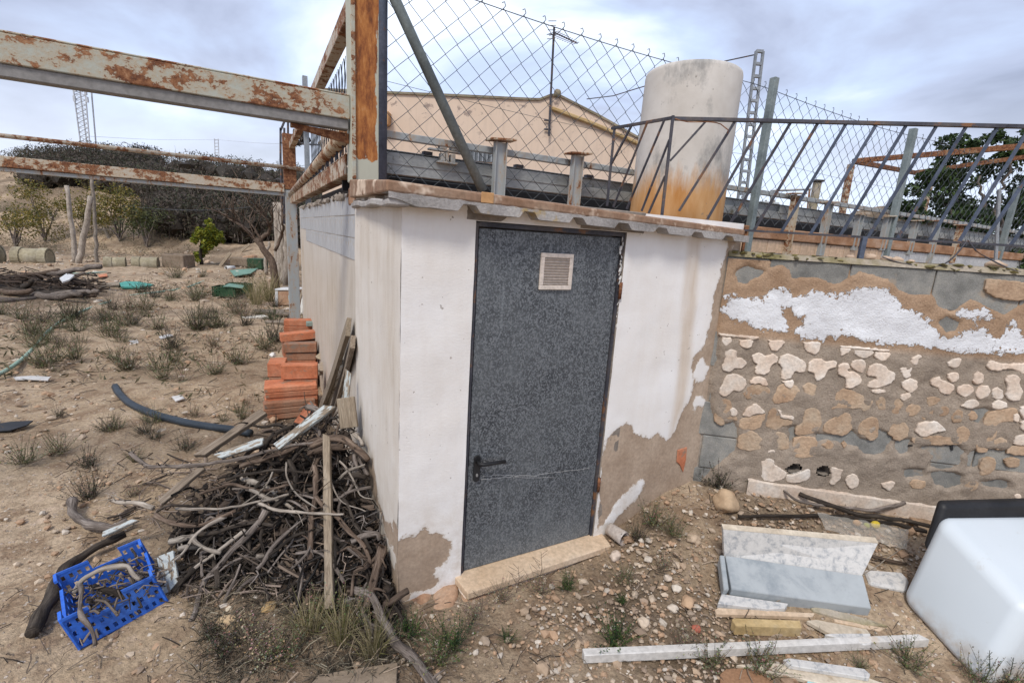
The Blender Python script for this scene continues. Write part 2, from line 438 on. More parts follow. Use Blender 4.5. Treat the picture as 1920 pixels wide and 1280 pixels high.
MT['pipe_black'] = mott('pipe_blue_black', [(.025, .033, .042), (.05, .064, .08)], 4, 60, .45, .05, .002)
MT['hose'] = mott('hose_green', [(.22, .34, .26), (.34, .45, .37)], 4, 40, .6, .1, .002)
MT['blue'] = mott('blue_plastic', [(.015, .09, .50), (.03, .14, .60), (.06, .17, .55)], 5, 60, .5, .15, .002, spec=.4, grime=((.20, .19, .22), 14, .66))
MT['crate_green'] = mott('green_plastic', [(.02, .055, .025), (.04, .09, .045)], 5, 60, .5, .05, .001)
MT['teal'] = mott('teal_sheet', [(.06, .34, .27), (.12, .45, .36)], 3, 30, .6, .1, .01)
MT['sheet_green'] = mott('pale_green_sheet', [(.15, .29, .21), (.22, .37, .28)], 2, 20, .6, .1, .003)
MT['white_plastic'] = mott('white_plastic', [(.66, .66, .64), (.75, .75, .73)], 3, 30, .5, .05, .002)
MT['paper'] = mott('pale_debris', [(.55, .53, .50), (.72, .70, .68)], 5, 50, .7, .2, .002)
MT['board_brown'] = mott('brown_board', [(.32, .17, .09), (.40, .23, .13)], 6, 90, .8, .1, .002)
def vnoise(x, y, seed=0):
    x = np.asarray(x, float); y = np.asarray(y, float); xi = np.floor(x).astype(np.int64); yi = np.floor(y).astype(np.int64); fx = x - xi; fy = y - yi
    def h(a, b):
        n = (a * 374761393 + b * 668265263 + seed * 982451653) & 0x7fffffff
        n = ((n ^ (n >> 13)) * 1274126177) & 0x7fffffff
        return ((n ^ (n >> 16)) & 0xffff) / 32767.5 - 1
    fx = fx * fx * (3 - 2 * fx); fy = fy * fy * (3 - 2 * fy)
    return (h(xi, yi) * (1 - fx) + h(xi + 1, yi) * fx) * (1 - fy) + (h(xi, yi + 1) * (1 - fx) + h(xi + 1, yi + 1) * fx) * fy
def nfbm(x, y, sc, seed=0, o=4, g=.5):
    r = 0; a = 1
    for k in range(o): r = r + a * vnoise(x * sc, y * sc, seed + k); a *= g; sc *= 2.13
    return r

# -- special materials
def wallmat(name, base, stain=None, under=((.37, .275, .20), (.50, .39, .295)), amp=.05, cool=None):
    t = NT(name); v = t.vec(); pe = t.attr('peel'); sm = t.attr('smear'); wt_ = t.attr('white')
    n = t.noise(v, 14, 6, .68); m = t.math('ADD', pe, t.math('MULTIPLY', t.math('SUBTRACT', n, .5), amp * 2))
    m = t.math('ADD', m, t.math('MULTIPLY', t.math('SUBTRACT', t.noise(v, 42, 4, .7), .5), .035)); k = t.mapr(m, -.002, .002)
    big = t.noise(v, 2.2, 5, .6); fine = t.noise(v, 55, 4, .6); brush = t.noise(t.vec((10, 10, 30)), 6, 4, .6)
    c = t.mix(t.mapr(big, .35, .7), base, tuple(b * q for b, q in zip(base, (.93, .90, .86))))
    drip = t.noise(t.vec((4.5, 4.5, .7)), 2.2, 6, .7, .5)
    if stain: c = t.mix(t.math('MULTIPLY', t.mapr(drip, .45, .75), t.mapr(big, .35, .65, .15, .6)), c, stain)
    c = t.mix(t.math('MULTIPLY', sm, t.mapr(drip, .25, .65, .45, 1.0)), c, (.50, .36, .22))
    c = t.mix(t.mapr(t.noise(v, 38, 2, .5), .73, .75, 0, .6), c, (.22, .17, .13))
    u = t.mix(t.mapr(t.noise(v, 4, 5, .65), .35, .65), under[0], under[1])
    u = t.mix(.45, u, t.ramp(fine, [(.3, .5), (.7, 1.1)]), 'MULTIPLY')
    c = t.mix(t.math('MULTIPLY', t.mapr(t.sep(v, 2), .75, .12), t.mapr(t.noise(v, 9, 6, .75), .38, .66, 0, .6)), c, (.44, .35, .26))
    edge = t.mapr(m, -.012, -.001, 0, .55)
    c = t.mix(edge, c, (.55, .47, .38)); c = t.mix(k, c, u)
    h = t.math('ADD', t.math('MULTIPLY', k, -1.2), t.math('ADD', t.math('MULTIPLY', fine, .35), t.math('MULTIPLY', brush, .5)))
    return t.fin(c, .9, t.bump(h, .55, .004), 0, .2)
MT['hut_white'] = wallmat('hut_whitewash', (.82, .80, .78), (.70, .64, .58))
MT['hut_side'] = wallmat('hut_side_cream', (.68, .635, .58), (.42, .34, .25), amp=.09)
MT['cist_side'] = wallmat('cistern_side_render', (.56, .51, .45), (.30, .24, .175), amp=.05)

t = NT('galvanised_door'); v = t.vec((1, 1, 1)); 
d1 = t.voro(t.vec((1, 1, .8)), 150, 'Color'); d2 = t.noise(v, 130, 4, .7, .4); big = t.noise(v, 2.4, 6, .7)
g = t.math('ADD', t.math('MULTIPLY', t.sep(d1, 0), .55), t.math('MULTIPLY', d2, .75))
c = t.ramp(g, [(.35, (.034, .038, .043)), (.62, (.080, .088, .098)), (.86, (.20, .215, .23))])
c = t.mix(t.mapr(big, .4, .68, 0, .5), c, (.17, .185, .195)); c = t.mix(t.mapr(big, .42, .30, 0, .5), c, (.035, .04, .046)); c = t.mix(t.mapr(t.noise(t.vec((20, 20, 1.2)), 3, 5, .7), .62, .72, 0, .3), c, (.25, .26, .265))
zz = t.sep(t.vec(), 2)
c = t.mix(t.math('MULTIPLY', t.mapr(zz, .42, .0, 0, 1.0), t.mapr(t.noise(v, 5, 4, .6), .3, .6, .25, .7)), c, (.20, .225, .24))
c = t.mix(t.mapr(t.noise(t.vec((14, 14, .8)), 2.2, 4, .6), .60, .78, 0, .5), c, (.30, .33, .35))
MT['door'] = t.fin(c, .52, t.bump(d2, .08, .002), .25, .4)

def marble(name, base, vein, sc):
    t = NT(name); v = t.vec(); n = t.noise(v, sc, 7, .7, .4); n2 = t.noise(t.vec((1, 1, 1), 'Object', (4, 4, 4)), sc * 3, 5, .7)
    c = t.ramp(n, [(.35, vein), (.5, base), (.7, tuple(min(1, b * 1.12) for b in base))])
    c = t.mix(t.mapr(n2, .55, .72, 0, .6), c, vein)
    return t.fin(c, .45, t.bump(n2, .06, .002), 0, .45)
MT['marble_grey'] = marble('marble_grey', (.33, .35, .355), (.22, .245, .26), 4)
MT['marble_mottled'] = marble('marble_mottled', (.52, .50, .47), (.27, .28, .29), 26)
MT['travertine'] = mott('travertine_cream', [(.55, .45, .33), (.66, .56, .43), (.72, .63, .50)], 5, 45, .6, .15, .002, grime=((.36, .28, .19), 6, .62))
MT['travertine_pink'] = mott('travertine_pink', [(.60, .43, .28), (.70, .53, .37), (.74, .60, .45)], 3, 50, .6, .15, .002, grime=((.42, .30, .19), 9, .64))
MT['stone_ochre'] = mott('stone_ochre', [(.38, .26, .11), (.55, .40, .20), (.60, .48, .30)], 7, 40, .85, .4, .005)
MT['slab_brown'] = mott('slab_brown', [(.26, .14, .08), (.37, .23, .15), (.46, .33, .23)], 5, 45, .9, .4, .004, grime=((.66, .52, .40), 4.0, .53))
MT['slab_under'] = mott('mortar_grey', [(.22, .19, .16), (.33, .28, .235), (.40, .35, .30)], 5, 45, .9, .4, .004)
MT['fibro'] = mott('fibre_cement', [(.30, .28, .26), (.45, .42, .40), (.56, .53, .50)], 7, 90, .9, .7, .005, grime=((.38, .28, .14), 5, .60))
MT['block'] = mott('concrete_block', [(.18, .178, .165), (.27, .265, .245), (.36, .34, .30)], 9, 170, .95, .8, .005, var=.14, grime=((.32, .26, .20), 4, .60))
MT['moss_cap'] = mott('mossy_mortar', [(.48, .42, .35), (.42, .36, .28), (.33, .28, .17), (.17, .15, .055)], 4, 55, .95, .6, .006)
MT['plaster_cream'] = mott('plaster_cream', [(.62, .47, .36), (.74, .62, .51), (.80, .73, .65)], 7, 60, .9, .5, .004, var=.12, grime=((.42, .33, .25), 9, .66))
MT['plaster_tan'] = mott('plaster_tan', [(.36, .235, .15), (.49, .345, .23), (.52, .41, .30)], 5, 60, .95, .8, .006, var=.12)
MT['tile_peach'] = mott('tile_peach', [(.58, .40, .26), (.66, .48, .33)], 3, 40, .45, .05, .001, var=.09)
MT['tile_orange'] = mott('tile_orange', [(.48, .25, .10), (.58, .33, .15)], 4, 40, .5, .05, .001, var=.12)
MT['tile_white'] = mott('tile_white', [(.50, .50, .50), (.60, .60, .59)], 4, 40, .5, .05, .001, var=.08)
MT['tile_blue'] = mott('tile_pale_blue', [(.47, .475, .48), (.55, .555, .565), (.60, .60, .60)], 3, 40, .45, .05, .001, var=.05, stretch=(3, 3, .6), grime=((.46, .39, .31), 4, .57))
MT['grout'] = mott('grout', [(.34, .29, .25), (.46, .41, .36)], 6, 40, .9, .2, .002)
MT['rim_brown'] = mott('rim_rust_brown', [(.20, .10, .05), (.36, .19, .10), (.48, .32, .22)], 4, 50, .8, .3, .004, stretch=(1, 1, 2))
t = NT('gloss_white'); gw = t.mix(t.mapr(t.noise(t.vec(), 1.5, 3, .5), .3, .7), (.53, .575, .60), (.57, .61, .635)); gw = t.mix(t.mapr(t.noise(t.vec((1, 1, 1), 'Object', (3, 3, 3)), 9, 7, .75), .62, .74, 0, .45), gw, (.40, .36, .30)); gw = t.mix(t.math('MULTIPLY', t.mapr(t.sep(t.vec(), 2), .13, .0), t.mapr(t.noise(t.vec(), 14, 5, .7), .35, .65)), gw, (.36, .28, .20)); MT['gloss_white'] = t.fin(gw, t.mapr(t.noise(t.vec(), 6, 5, .7), .3, .7, .35, .6), None, 0, .5)
MT['concrete_pipe'] = mott('concrete_pipe', [(.28, .23, .16), (.38, .33, .22), (.42, .38, .30)], 1.5, 12, .95, .4, .02)
MT['tank_far'] = mott('rock_far', [(.20, .15, .10), (.32, .25, .19)], 2, 12, .95, .5, .03)

t = NT('stucco_peach'); v = t.vec()
c = t.mix(t.mapr(t.noise(v, .8, 4, .6), .3, .7), (.62, .475, .36), (.68, .535, .42))
sp = t.noise(t.vec((1, 1, 1.2)), 3.2, 5, .7); top = t.mapr(t.sep(t.vec(), 2), 3.6, 4.9)
c = t.mix(t.math('MULTIPLY', t.mapr(sp, .58, .64), top), c, (.20, .155, .14))
c = t.mix(t.math('MULTIPLY', t.mapr(t.noise(t.vec((4, 4, .5)), 2, 4, .6), .48, .75), .35), c, (.42, .33, .27))
MT['stucco'] = t.fin(c, .9, t.bump(t.noise(v, 30, 3, .6), .2, .01), 0, .2)

t = NT('tank_cement'); v = t.vec(); z = t.sep(v, 2)
c = t.mix(t.mapr(t.noise(v, 5, 4, .6), .3, .7), (.50, .46, .41), (.61, .575, .53))
gs = t.noise(t.vec((1, 1, .55)), 3.6, 6, .72)
hi = t.mapr(z, .85, 1.15); lo_ = t.mapr(z, .62, .30)
zone = t.math('MAXIMUM', hi, t.math('MULTIPLY', lo_, .9)); zone = t.math('ADD', t.math('MULTIPLY', zone, .09), -.05)
c = t.mix(t.mapr(t.math('ADD', gs, zone), .52, .66, 0, .8), c, (.23, .225, .215))
oj = t.math('ADD', z, t.math('MULTIPLY', t.math('SUBTRACT', t.noise(t.vec((1.6, 1.6, .22)), 8, 7, .75), .5), .55))
org = t.mix(t.mapr(t.noise(t.vec((1, 1, .3)), 7, 5, .65), .3, .7), (.42, .19, .055), (.58, .36, .18))
c = t.mix(t.mapr(oj, .36, .18), c, org)
c = t.mix(t.mapr(t.noise(v, 17, 5, .7), .66, .70, 0, .7), c, (.17, .15, .13))
MT['tank'] = t.fin(c, .85, t.bump(t.noise(v, 40, 3, .6), .25, .004), 0, .2)

t = NT('wall_coat'); v = t.vec(); tan = t.attr('tan'); wh = t.attr('white')
n = t.noise(v, 22, 6, .72); fine = t.noise(v, 110, 3, .65); mid = t.noise(v, 6, 5, .6)
low = t.mix(t.mapr(mid, .3, .7), (.26, .21, .165), (.41, .335, .265)); up_ = t.mix(t.mapr(mid, .3, .7), (.31, .20, .125), (.46, .32, .215))
c = t.mix(tan, low, up_); c = t.mix(.5, c, t.ramp(fine, [(.3, .45), (.7, 1.15)]), 'MULTIPLY')
pits = t.noise(t.vec((1, 1, 1), 'Object', (2, 9, 4)), 46, 4, .75)
wk = t.math('ADD', wh, t.math('MULTIPLY', t.math('SUBTRACT', n, .5), .17)); wk = t.math('SUBTRACT', wk, t.math('MULTIPLY', t.mapr(pits, .56, .66), .035))
wc = t.mix(t.mapr(t.noise(v, 5, 4, .6), .35, .7), (.63, .63, .645), (.78, .79, .81))
k = t.mapr(wk, -.001, .003); c = t.mix(k, c, wc)
h = t.math('ADD', t.math('MULTIPLY', k, 1.0), t.math('ADD', t.math('MULTIPLY', fine, .5), n))
MT['coat'] = t.fin(c, .95, t.bump(h, .9, .011), 0, .15)

t = NT('dry_earth'); v = t.vec((1, 1, 1), 'World'); lit = t.attr('litter')
a = t.noise(v, .8, 6, .6); b = t.noise(v, 5, 6, .65); f = t.noise(v, 45, 4, .7); pb = t.voro(v, 42); pbc = t.voro(v, 42, 'Color')
c = t.mix(t.mapr(a, .35, .65), (.42, .31, .20), (.54, .415, .29))
c = t.mix(t.mapr(b, .46, .62), c, (.31, .215, .14)); c = t.mix(t.mapr(b, .42, .30), c, (.58, .44, .32))
c = t.mix(.75, c, t.ramp(f, [(.28, .42), (.68, 1.15)]), 'MULTIPLY')
st = t.math('MULTIPLY', t.mapr(pb, .32, .26), t.mapr(t.sep(pbc, 1), .62, .64))
c = t.mix(st, c, t.mix(t.sep(pbc, 0), (.36, .24, .16), (.58, .50, .42)))
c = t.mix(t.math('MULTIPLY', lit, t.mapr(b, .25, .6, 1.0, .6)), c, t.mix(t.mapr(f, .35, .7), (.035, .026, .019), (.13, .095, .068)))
h = t.math('ADD', f, t.math('MULTIPLY', st, .8))
MT['earth'] = t.fin(c, .97, t.bump(h, .9, .02), 0, .12)

# ---------------------------------------------------------------- ground: one sheet round the camera out to the horizon
PILE = [G(*p) for p in [(300, 985), (420, 860), (520, 790), (640, 760), (760, 1110), (720, 1230), (560, 1180), (420, 1110), (330, 1060)]]
def make_ground():
    ang = np.concatenate([np.arange(-62, 62, .36), np.arange(62, 298, 4.0)]); ang = np.radians(ang)
    r = [0.0, .3]
    while r[-1] < 1800: r.append(r[-1] * 1.0165)
    r = np.array(r); nr, na = len(r), len(ang)
    R, A = np.meshgrid(r, ang, indexing='ij'); X = (R * np.sin(A)).ravel(); Y = (R * np.cos(A)).ravel()
    Z = gh(X, Y); far = np.clip(R.ravel() / 10, 0, 1)
    near = np.exp(-R.ravel() / 9)
    Z = Z + nfbm(X, Y, 1.1, 3) * .012 * (1 + 4 * far) + nfbm(X, Y, 9, 9, 4, .6) * .008 * near
    Z = Z + sstep(18, 22, Y) * nfbm(X, Y, .35, 21, 4) * .22 * (X < 2)
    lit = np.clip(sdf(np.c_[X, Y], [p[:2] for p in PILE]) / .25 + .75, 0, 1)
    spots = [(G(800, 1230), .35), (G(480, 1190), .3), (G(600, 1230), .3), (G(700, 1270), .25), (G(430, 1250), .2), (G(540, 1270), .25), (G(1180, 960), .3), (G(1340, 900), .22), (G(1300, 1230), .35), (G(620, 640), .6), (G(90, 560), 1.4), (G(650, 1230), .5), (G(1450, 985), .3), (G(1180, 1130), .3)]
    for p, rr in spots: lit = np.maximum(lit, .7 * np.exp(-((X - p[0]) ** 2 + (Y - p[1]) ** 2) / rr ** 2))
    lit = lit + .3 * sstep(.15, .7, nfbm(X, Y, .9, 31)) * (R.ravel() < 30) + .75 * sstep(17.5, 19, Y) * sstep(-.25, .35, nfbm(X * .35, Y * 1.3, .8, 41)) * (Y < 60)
    me = bpy.data.meshes.new('ground'); idx = np.arange(nr * na).reshape(nr, na)
    q = np.stack([idx[:-1, :], np.roll(idx, -1, 1)[:-1, :], np.roll(idx, -1, 1)[1:, :], idx[1:, :]], -1).reshape(-1, 4)[:, ::-1]
    me.vertices.add(len(X)); me.vertices.foreach_set('co', np.c_[X, Y, Z].astype(np.float32).ravel())
    me.loops.add(q.size); me.loops.foreach_set('vertex_index', q.ravel().astype(np.int32))
    me.polygons.add(len(q)); me.polygons.foreach_set('loop_start', np.arange(0, q.size, 4, dtype=np.int32)); me.polygons.foreach_set('loop_total', np.full(len(q), 4, np.int32))
    me.update(calc_edges=True); me.polygons.foreach_set('use_smooth', [True] * len(q))
    a = me.attributes.new('litter', 'FLOAT', 'POINT'); a.data.foreach_set('value', np.clip(lit, 0, 1).astype(np.float32))
    me.materials.append(MT['earth']); me.validate()
    o = bpy.data.objects.new('ground', me); COL.objects.link(o); tag(o, kind='structure')
make_ground()

# ---------------------------------------------------------------- pump house (hut)
def pts_of(ox, oy, s, L): return [(ox + x / s, oy + y / s) for x, y in L]
hut = thing('pump_house', 'small whitewashed block hut with peeling base and grey metal door', 'hut', FP(1.0, -.1))
def wall_sheet(name, fn, us, zs, mat, parent, peel, smear, hole=None, warp=.003, out=0.0, topfn=None, **kw):
    U, Z = np.meshgrid(us, zs); U = U.ravel(); Z = Z.ravel(); uz = np.c_[U, Z]
    pe = np.full(len(U), -1.0)
    for poly, sgn in peel:
        s_ = sdf(uz, poly); pe = np.maximum(pe, s_) if sgn > 0 else np.minimum(pe, -s_)
    sm = np.zeros(len(U))
    for poly, amt, w in smear: sm = np.maximum(sm, amt * sstep(-w, w, sdf(uz, poly)))
    nw = nfbm(U, Z, 5, 4) * warp - .0025 * sstep(-.004, .004, pe)
    if topfn is not None: Z = np.where(Z > zs[-1] - 1e-6, topfn(U), Z)
    V = [fn(u, z, out + w_) for u, z, w_ in zip(U, Z, nw)]; n = len(us); m = MB(); m.v = [tuple(p) for p in V]; m.c = [(1, 1, 1)] * len(V)
    for j in range(len(zs) - 1):
        for i in range(n - 1):
            cu_, cz_ = (us[i] + us[i + 1]) / 2, (zs[j] + zs[j + 1]) / 2
            if hole and hole[0] < cu_ < hole[1] and cz_ < hole[2]: continue
            m.f.append((j * n + i, j * n + i + 1, (j + 1) * n + i + 1, (j + 1) * n + i)); m.uv.append([(0, 0)] * 4)
    return build(m, name, mat, parent, attrs={'peel': pe, 'smear': sm, 'white': sm * 0}, smooth=True, **kw)
# openings and outlines
DU0, DU1, DZ1 = .335, 1.205, 1.81
pl1 = [fuv(x, y) for x, y in pts_of(640, 820, 3.554, [(340, 700), (412, 690), (420, 655), (470, 655), (540, 605), (572, 572), (592, 600), (580, 640), (650, 630), (690, 640), (740, 720), (735, 765), (690, 830), (610, 905), (650, 950), (600, 1000), (470, 1040), (440, 1090), (340, 1120)])]
pl2 = [fuv(x, y) for x, y in pts_of(1100, 420, 2.134, [(60, 930), (75, 880), (95, 850), (130, 810), (165, 800), (210, 850), (250, 860), (285, 835), (320, 870), (350, 840), (380, 760), (420, 690), (430, 620), (415, 580), (440, 520), (480, 480), (500, 380), (510, 290), (530, 230), (555, 130), (575, 40), (700, 40), (700, 1300), (40, 1300)])]
w1 = [fuv(x, y) for x, y in pts_of(1100, 420, 2.134, [(40, 1230), (95, 1150), (130, 1100), (180, 1050), (215, 1015), (235, 1030), (220, 1080), (170, 1130), (110, 1190), (60, 1260)])]
w2 = [fuv(x, y) for x, y in pts_of(1100, 420, 2.134, [(425, 610), (440, 555), (465, 530), (490, 570), (475, 620), (445, 640)])]
w3 = [fuv(x, y) for x, y in pts_of(1100, 420, 2.134, [(420, 745), (435, 690), (455, 685), (485, 715), (478, 745), (440, 730), (432, 758)])]
st1 = [fuv(x, y) for x, y in pts_of(1100, 420, 2.134, [(405, 50), (455, 50), (440, 300), (415, 560), (380, 740), (340, 860), (330, 850), (365, 600), (385, 300)])]
st2 = [fuv(x, y) for x, y in [(755, 380), (790, 385), (1000, 402), (1180, 425), (1385, 440), (1385, 452), (1180, 440), (1000, 420), (800, 402), (755, 395)]]
us = np.unique(np.round(np.concatenate([np.arange(0, UE, .022), [DU0, DU1, UE + .1]]), 4)); us = us[(np.abs(us - DU0) > .008) | (us == round(DU0, 4))]; us = us[(np.abs(us - DU1) > .008) | (us == round(DU1, 4))]
zs = np.unique(np.concatenate([np.arange(-.35, 1.93, .022), [DZ1]])); zs = zs[(np.abs(zs - DZ1) > .008) | (zs == DZ1)]
wall_sheet('front_wall', FP, us, zs, MT['hut_white'], hut, [(pl1, 1), (pl2, 1), (w1, -1), (w2, -1), (w3, -1)], [(st1, .62, .03), (st2, .35, .02)], (DU0, DU1, DZ1))
sp1 = [suv(x, y) for x, y in [(560, 850), (655, 850), (700, 862), (706, 905), (708, 945), (724, 975), (735, 990), (738, 975), (745, 985), (756, 1010), (760, 1130), (560, 1130)]]
sp2 = [suv(x, y) for x, y in [(690, 905), (712, 962), (728, 1010), (742, 1040), (742, 1075), (722, 1025), (698, 950)]]
wall_sheet('side_wall', SP, np.arange(0, 1.111, .03)[::-1], np.append(np.arange(-.35, 1.90, .03), 1.93), MT['hut_side'], hut, [(sp1, 1), (sp2, -1)], [])
# reveal round the door, inner darkness, frame
m = MB()
m.box(FP(DU0 - .12, DZ1), dF * (DU1 - DU0 + .24), ZZ * .11, dA * .12); m.box(FP(DU0 - .12, -.1, -.004), dF * .12, ZZ * (DZ1 + .098), dA * .12); m.box(FP(DU1, -.1, -.004), dF * .12, ZZ * (DZ1 + .098), dA * .12)
build(m, 'door_surround', MT['slab_under'], hut, bevel=.004)
m = MB()
m.box(FP(DU0 + .002, -.012, -.012), dF * .016, ZZ * 1.815, dA * .06); m.box(FP(DU1 - .014, -.012, -.012), dF * .012, ZZ * 1.815, dA * .06); m.box(FP(DU0 + .019, 1.787, -.012), dF * (DU1 - DU0 - .034), ZZ * .02, dA * .06)
build(m, 'door_frame', MT['rail_dark'], hut)
m = MB(); m.box(FP(DU0 + .026, -.006, -.022), dF * (DU1 - DU0 - .046), ZZ * 1.786, dA * .04)
door = build(m, 'door', MT['door'], hut, bevel=.003, seg=2)
# handle
hu, hz = fuv(896, 880)
m = MB(); o = FP(hu, hz, -.018)
ring = [(math.cos(a), math.sin(a)) for a in np.linspace(0, 2 * math.pi, 24, endpoint=False)]
m.prism([o + dF * .0185 * c_ + ZZ * (.0185 * s_ + (.055 if s_ > 0 else -.055)) for c_, s_ in ring], -dA * .009)
build(m, 'handle_plate', MT['black'], door, bevel=.002)
m = MB(); h0 = FP(hu, hz + .042, -.008)
m.tube([h0, h0 - dA * .035, h0 - dA * .045 + dF * .012, h0 - dA * .047 + dF * .135 - ZZ * .002], [.0115, .0105, .0105, .0095], 10)
build(m, 'handle', MT['black'], door, smooth=True)
m = MB(); kz = FP(hu, hz - .035, -.0085); m.prism([kz + dF * .006 * c_ + ZZ * .009 * s_ for c_, s_ in ring], -dA * .003)
build(m, 'keyhole', MT['steel_grey'], door)
# scratches by the handle as thin raised scuffs of dried paint
m = MB()
for (a, b, w_) in [((905, 903), (965, 897), .0016), ((908, 897), (940, 893), .0014), ((930, 893), (1010, 896), .0016), ((965, 898), (1045, 899), .0009), ((1010, 893), (1110, 880), .0009)]:
    P = [FP(*fuv(a[0] + (b[0] - a[0]) * k / 8, a[1] + (b[1] - a[1]) * k / 8 + rnd.uniform(-1.2, 1.2)), -.021) for k in range(9)]; m.tube(P, w_, 5, flat=.3)
build(m, 'paint_scratch', MT['paper'], door)
# ventilation grille
u0, z1 = fuv(1018, 474); u1, z0 = fuv(1073, 544)
m = MB(); fr = .022
for (a, b, c_, d_) in [(u0, z0, u1 - u0, fr), (u0, z1 - fr, u1 - u0, fr), (u0, z0 + fr, fr, z1 - z0 - 2 * fr), (u1 - fr, z0 + fr, fr, z1 - z0 - 2 * fr)]: m.box(FP(a, b, -.021), dF * c_, ZZ * d_, -dA * .012)
MT['vent'] = mott('vent_beige', [(.62, .53, .46), (.68, .60, .53)], 6, 60, .55, .05, .001)
vent = build(m, 'vent_frame', MT['vent'], door, bevel=.003, seg=2)
m = MB()
ns = 10; dz = (z1 - z0 - 2 * fr) / ns
for k in range(ns):
    zz_ = z0 + fr + k * dz; m.hexa([FP(u0 + fr, zz_, -.021), FP(u1 - fr, zz_, -.021), FP(u1 - fr, zz_ + dz * .25, -.011), FP(u0 + fr, zz_ + dz * .25, -.011), FP(u0 + fr, zz_ + dz * .62, -.021), FP(u1 - fr, zz_ + dz * .62, -.021), FP(u1 - fr, zz_ + dz * .40, -.009), FP(u0 + fr, zz_ + dz * .40, -.009)])
m.box(FP(u0 + fr, z0 + fr, -.0215), dF * (u1 - u0 - 2 * fr), ZZ * (z1 - z0 - 2 * fr), -dA * .003)
build(m, 'vent_slats', MT['vent'], door)
for (x, y) in [(1168, 545), (1123, 908)]:
    u_, z_ = fuv(x, y); m = MB(); m.tube([FP(DU1 - .004, z_ - .045, .002), FP(DU1 - .004, z_ + .045, .002)], .009, 8); build(m, 'hinge', MT['rust_brown'], hut, smooth=True)
# broken mortar chips on the right jamb of the door
m = MB()
for k in range(26):
    u_, z_ = fuv(1168 - k * .45 + rnd.uniform(-3, 2), 450 + k * 8); m.blob(FP(u_, z_, -.006), rnd.uniform(.004, .011), 1, k, .4, (1, .5, 1.8))
build(m, 'jamb_mortar', MT['paper'], hut)
# flat slab, fibre cement eave
TLu, TLz = fuv(719, 338); TRu, TRz = fuv(1385, 431)
BLz = cuv(690, 340)[1]
pa = FP(TLu, TLz - .045, .05); pb_ = FP(2.075, TRz - .035, .05); pc = CP(2.09, 1.94); pd = JJ - dF * .03 + ZZ * 1.92
m = MB(); m.hexa([pa, pb_, pc, pd, FP(TLu, TLz, .05), FP(2.075, TRz, .05), CP(2.09, 2.0), JJ - dF * .03 + ZZ * BLz])
slab = build(m, 'roof_slab', MT['slab_brown'], hut, bevel=.008, seg=2)
m = MB(); m.box(FP(0.0, 1.86, -.03), dF * UE, dA * 1.14, ZZ * .05)
build(m, 'ceiling', MT['slab_under'], hut)
# corrugated eave: closed section extruded back under the slab
arch = [fuv(x, y)[0] for x, y in [(867, 392), (976, 403), (1066, 412), (1149, 421), (1220, 428), (1287, 436), (1345, 440)]]
UL = [(TLu, 0), (-.02, .006), (.04, .012)]
def eave_top(u): return TLz - .047 + (TRz + .012 - TLz) * (u - TLu) / (TRu - TLu)
n = 420; top = []; bot = []
for k in range(n + 1):
    u = TLu + (2.07 - TLu) * k / n; zt = eave_top(u); th = .044 - .006 * u / 2
    a = 0
    for c_ in arch:
        d_ = abs(u - c_); a = max(a, float(sstep(.056, .024, d_)))
    if u < .1: th *= .5 + .5 * float(sstep(TLu, .06, u))
    th *= 1 + .08 * mnoise.noise(Vector((u * 14, 0, 0)))
    top.append((u, zt + .004 * mnoise.noise(Vector((u * 20, 5, 0))))); bot.append((u, zt - th + a * (th - .012)))
m = MB(); V = []
outs = [.085, .079, -.05]
for oo, (dz_) in zip(outs, (0, 0, 0)):
    for (u, z) in top: V.append(FP(u, z, oo + .012 * mnoise.noise(Vector((u * 9, 1, 1)))))
    for (u, z) in bot: V.append(FP(u, z, oo + .012 * mnoise.noise(Vector((u * 9, 1, 1)))))
N1 = n + 1; fs = []
for k in range(n):
    fs.append((N1 + k, N1 + k + 1, k + 1, k))
    for L in range(2):
        b0, b1 = L * 2 * N1, (L + 1) * 2 * N1
        fs.append((b0 + k, b0 + k + 1, b1 + k + 1, b1 + k)); fs.append((b0 + N1 + k, b1 + N1 + k, b1 + N1 + k + 1, b0 + N1 + k + 1))
m.add(V, fs); build(m, 'corrugated_sheet', MT['fibro'], hut)
m = MB()
for k in range(34):
    x, y = rnd.uniform(1372, 1402), rnd.uniform(444, 480); u_, z_ = fuv(x, y); m.blob(FP(min(u_, 2.10), z_, -.03 + rnd.uniform(-.02, .012)), rnd.uniform(.010, .024), 1, k + 5, .5, (1, .7, 1))
m.box(FP(UE, 1.70, -.012), dF * .07, ZZ * .17, dA * .15)
build(m, 'corner_mortar', MT['plaster_cream'], hut, kind='stuff')
# broken strip of sheet round the corner towards the rusty post
m = MB(); A0 = FP(TLu, TLz - .055, .08); A1 = SP(1.06, 1.905, .03)
P = [A0 + (A1 - A0) * k / 8 - ZZ * (.012 + .006 * math.sin(k * 1.7)) for k in range(9)]
for k in range(8): m.hexa([P[k] - ZZ * .03, P[k] - ZZ * .03 + dF * .09, P[k + 1] - ZZ * .03 + dF * .09, P[k + 1] - ZZ * .03, P[k], P[k] + dF * .09, P[k + 1] + dF * .09, P[k + 1]])
build(m, 'eave_mortar', MT['fibro'], hut, bevel=.006)
m = MB()
for (x0, x1) in [(908, 932), (1078, 1133)]:
    a_ = fuv(x0, 0)[0]
u_, z_ = fuv(903, 367); m.box(FP(u_ - .025, eave_top(u_) + .004, .052), dF * .06, ZZ * .045, -dA * .004)
build(m, 'orange_patch', MT['tile_orange'], hut, bevel=.002)
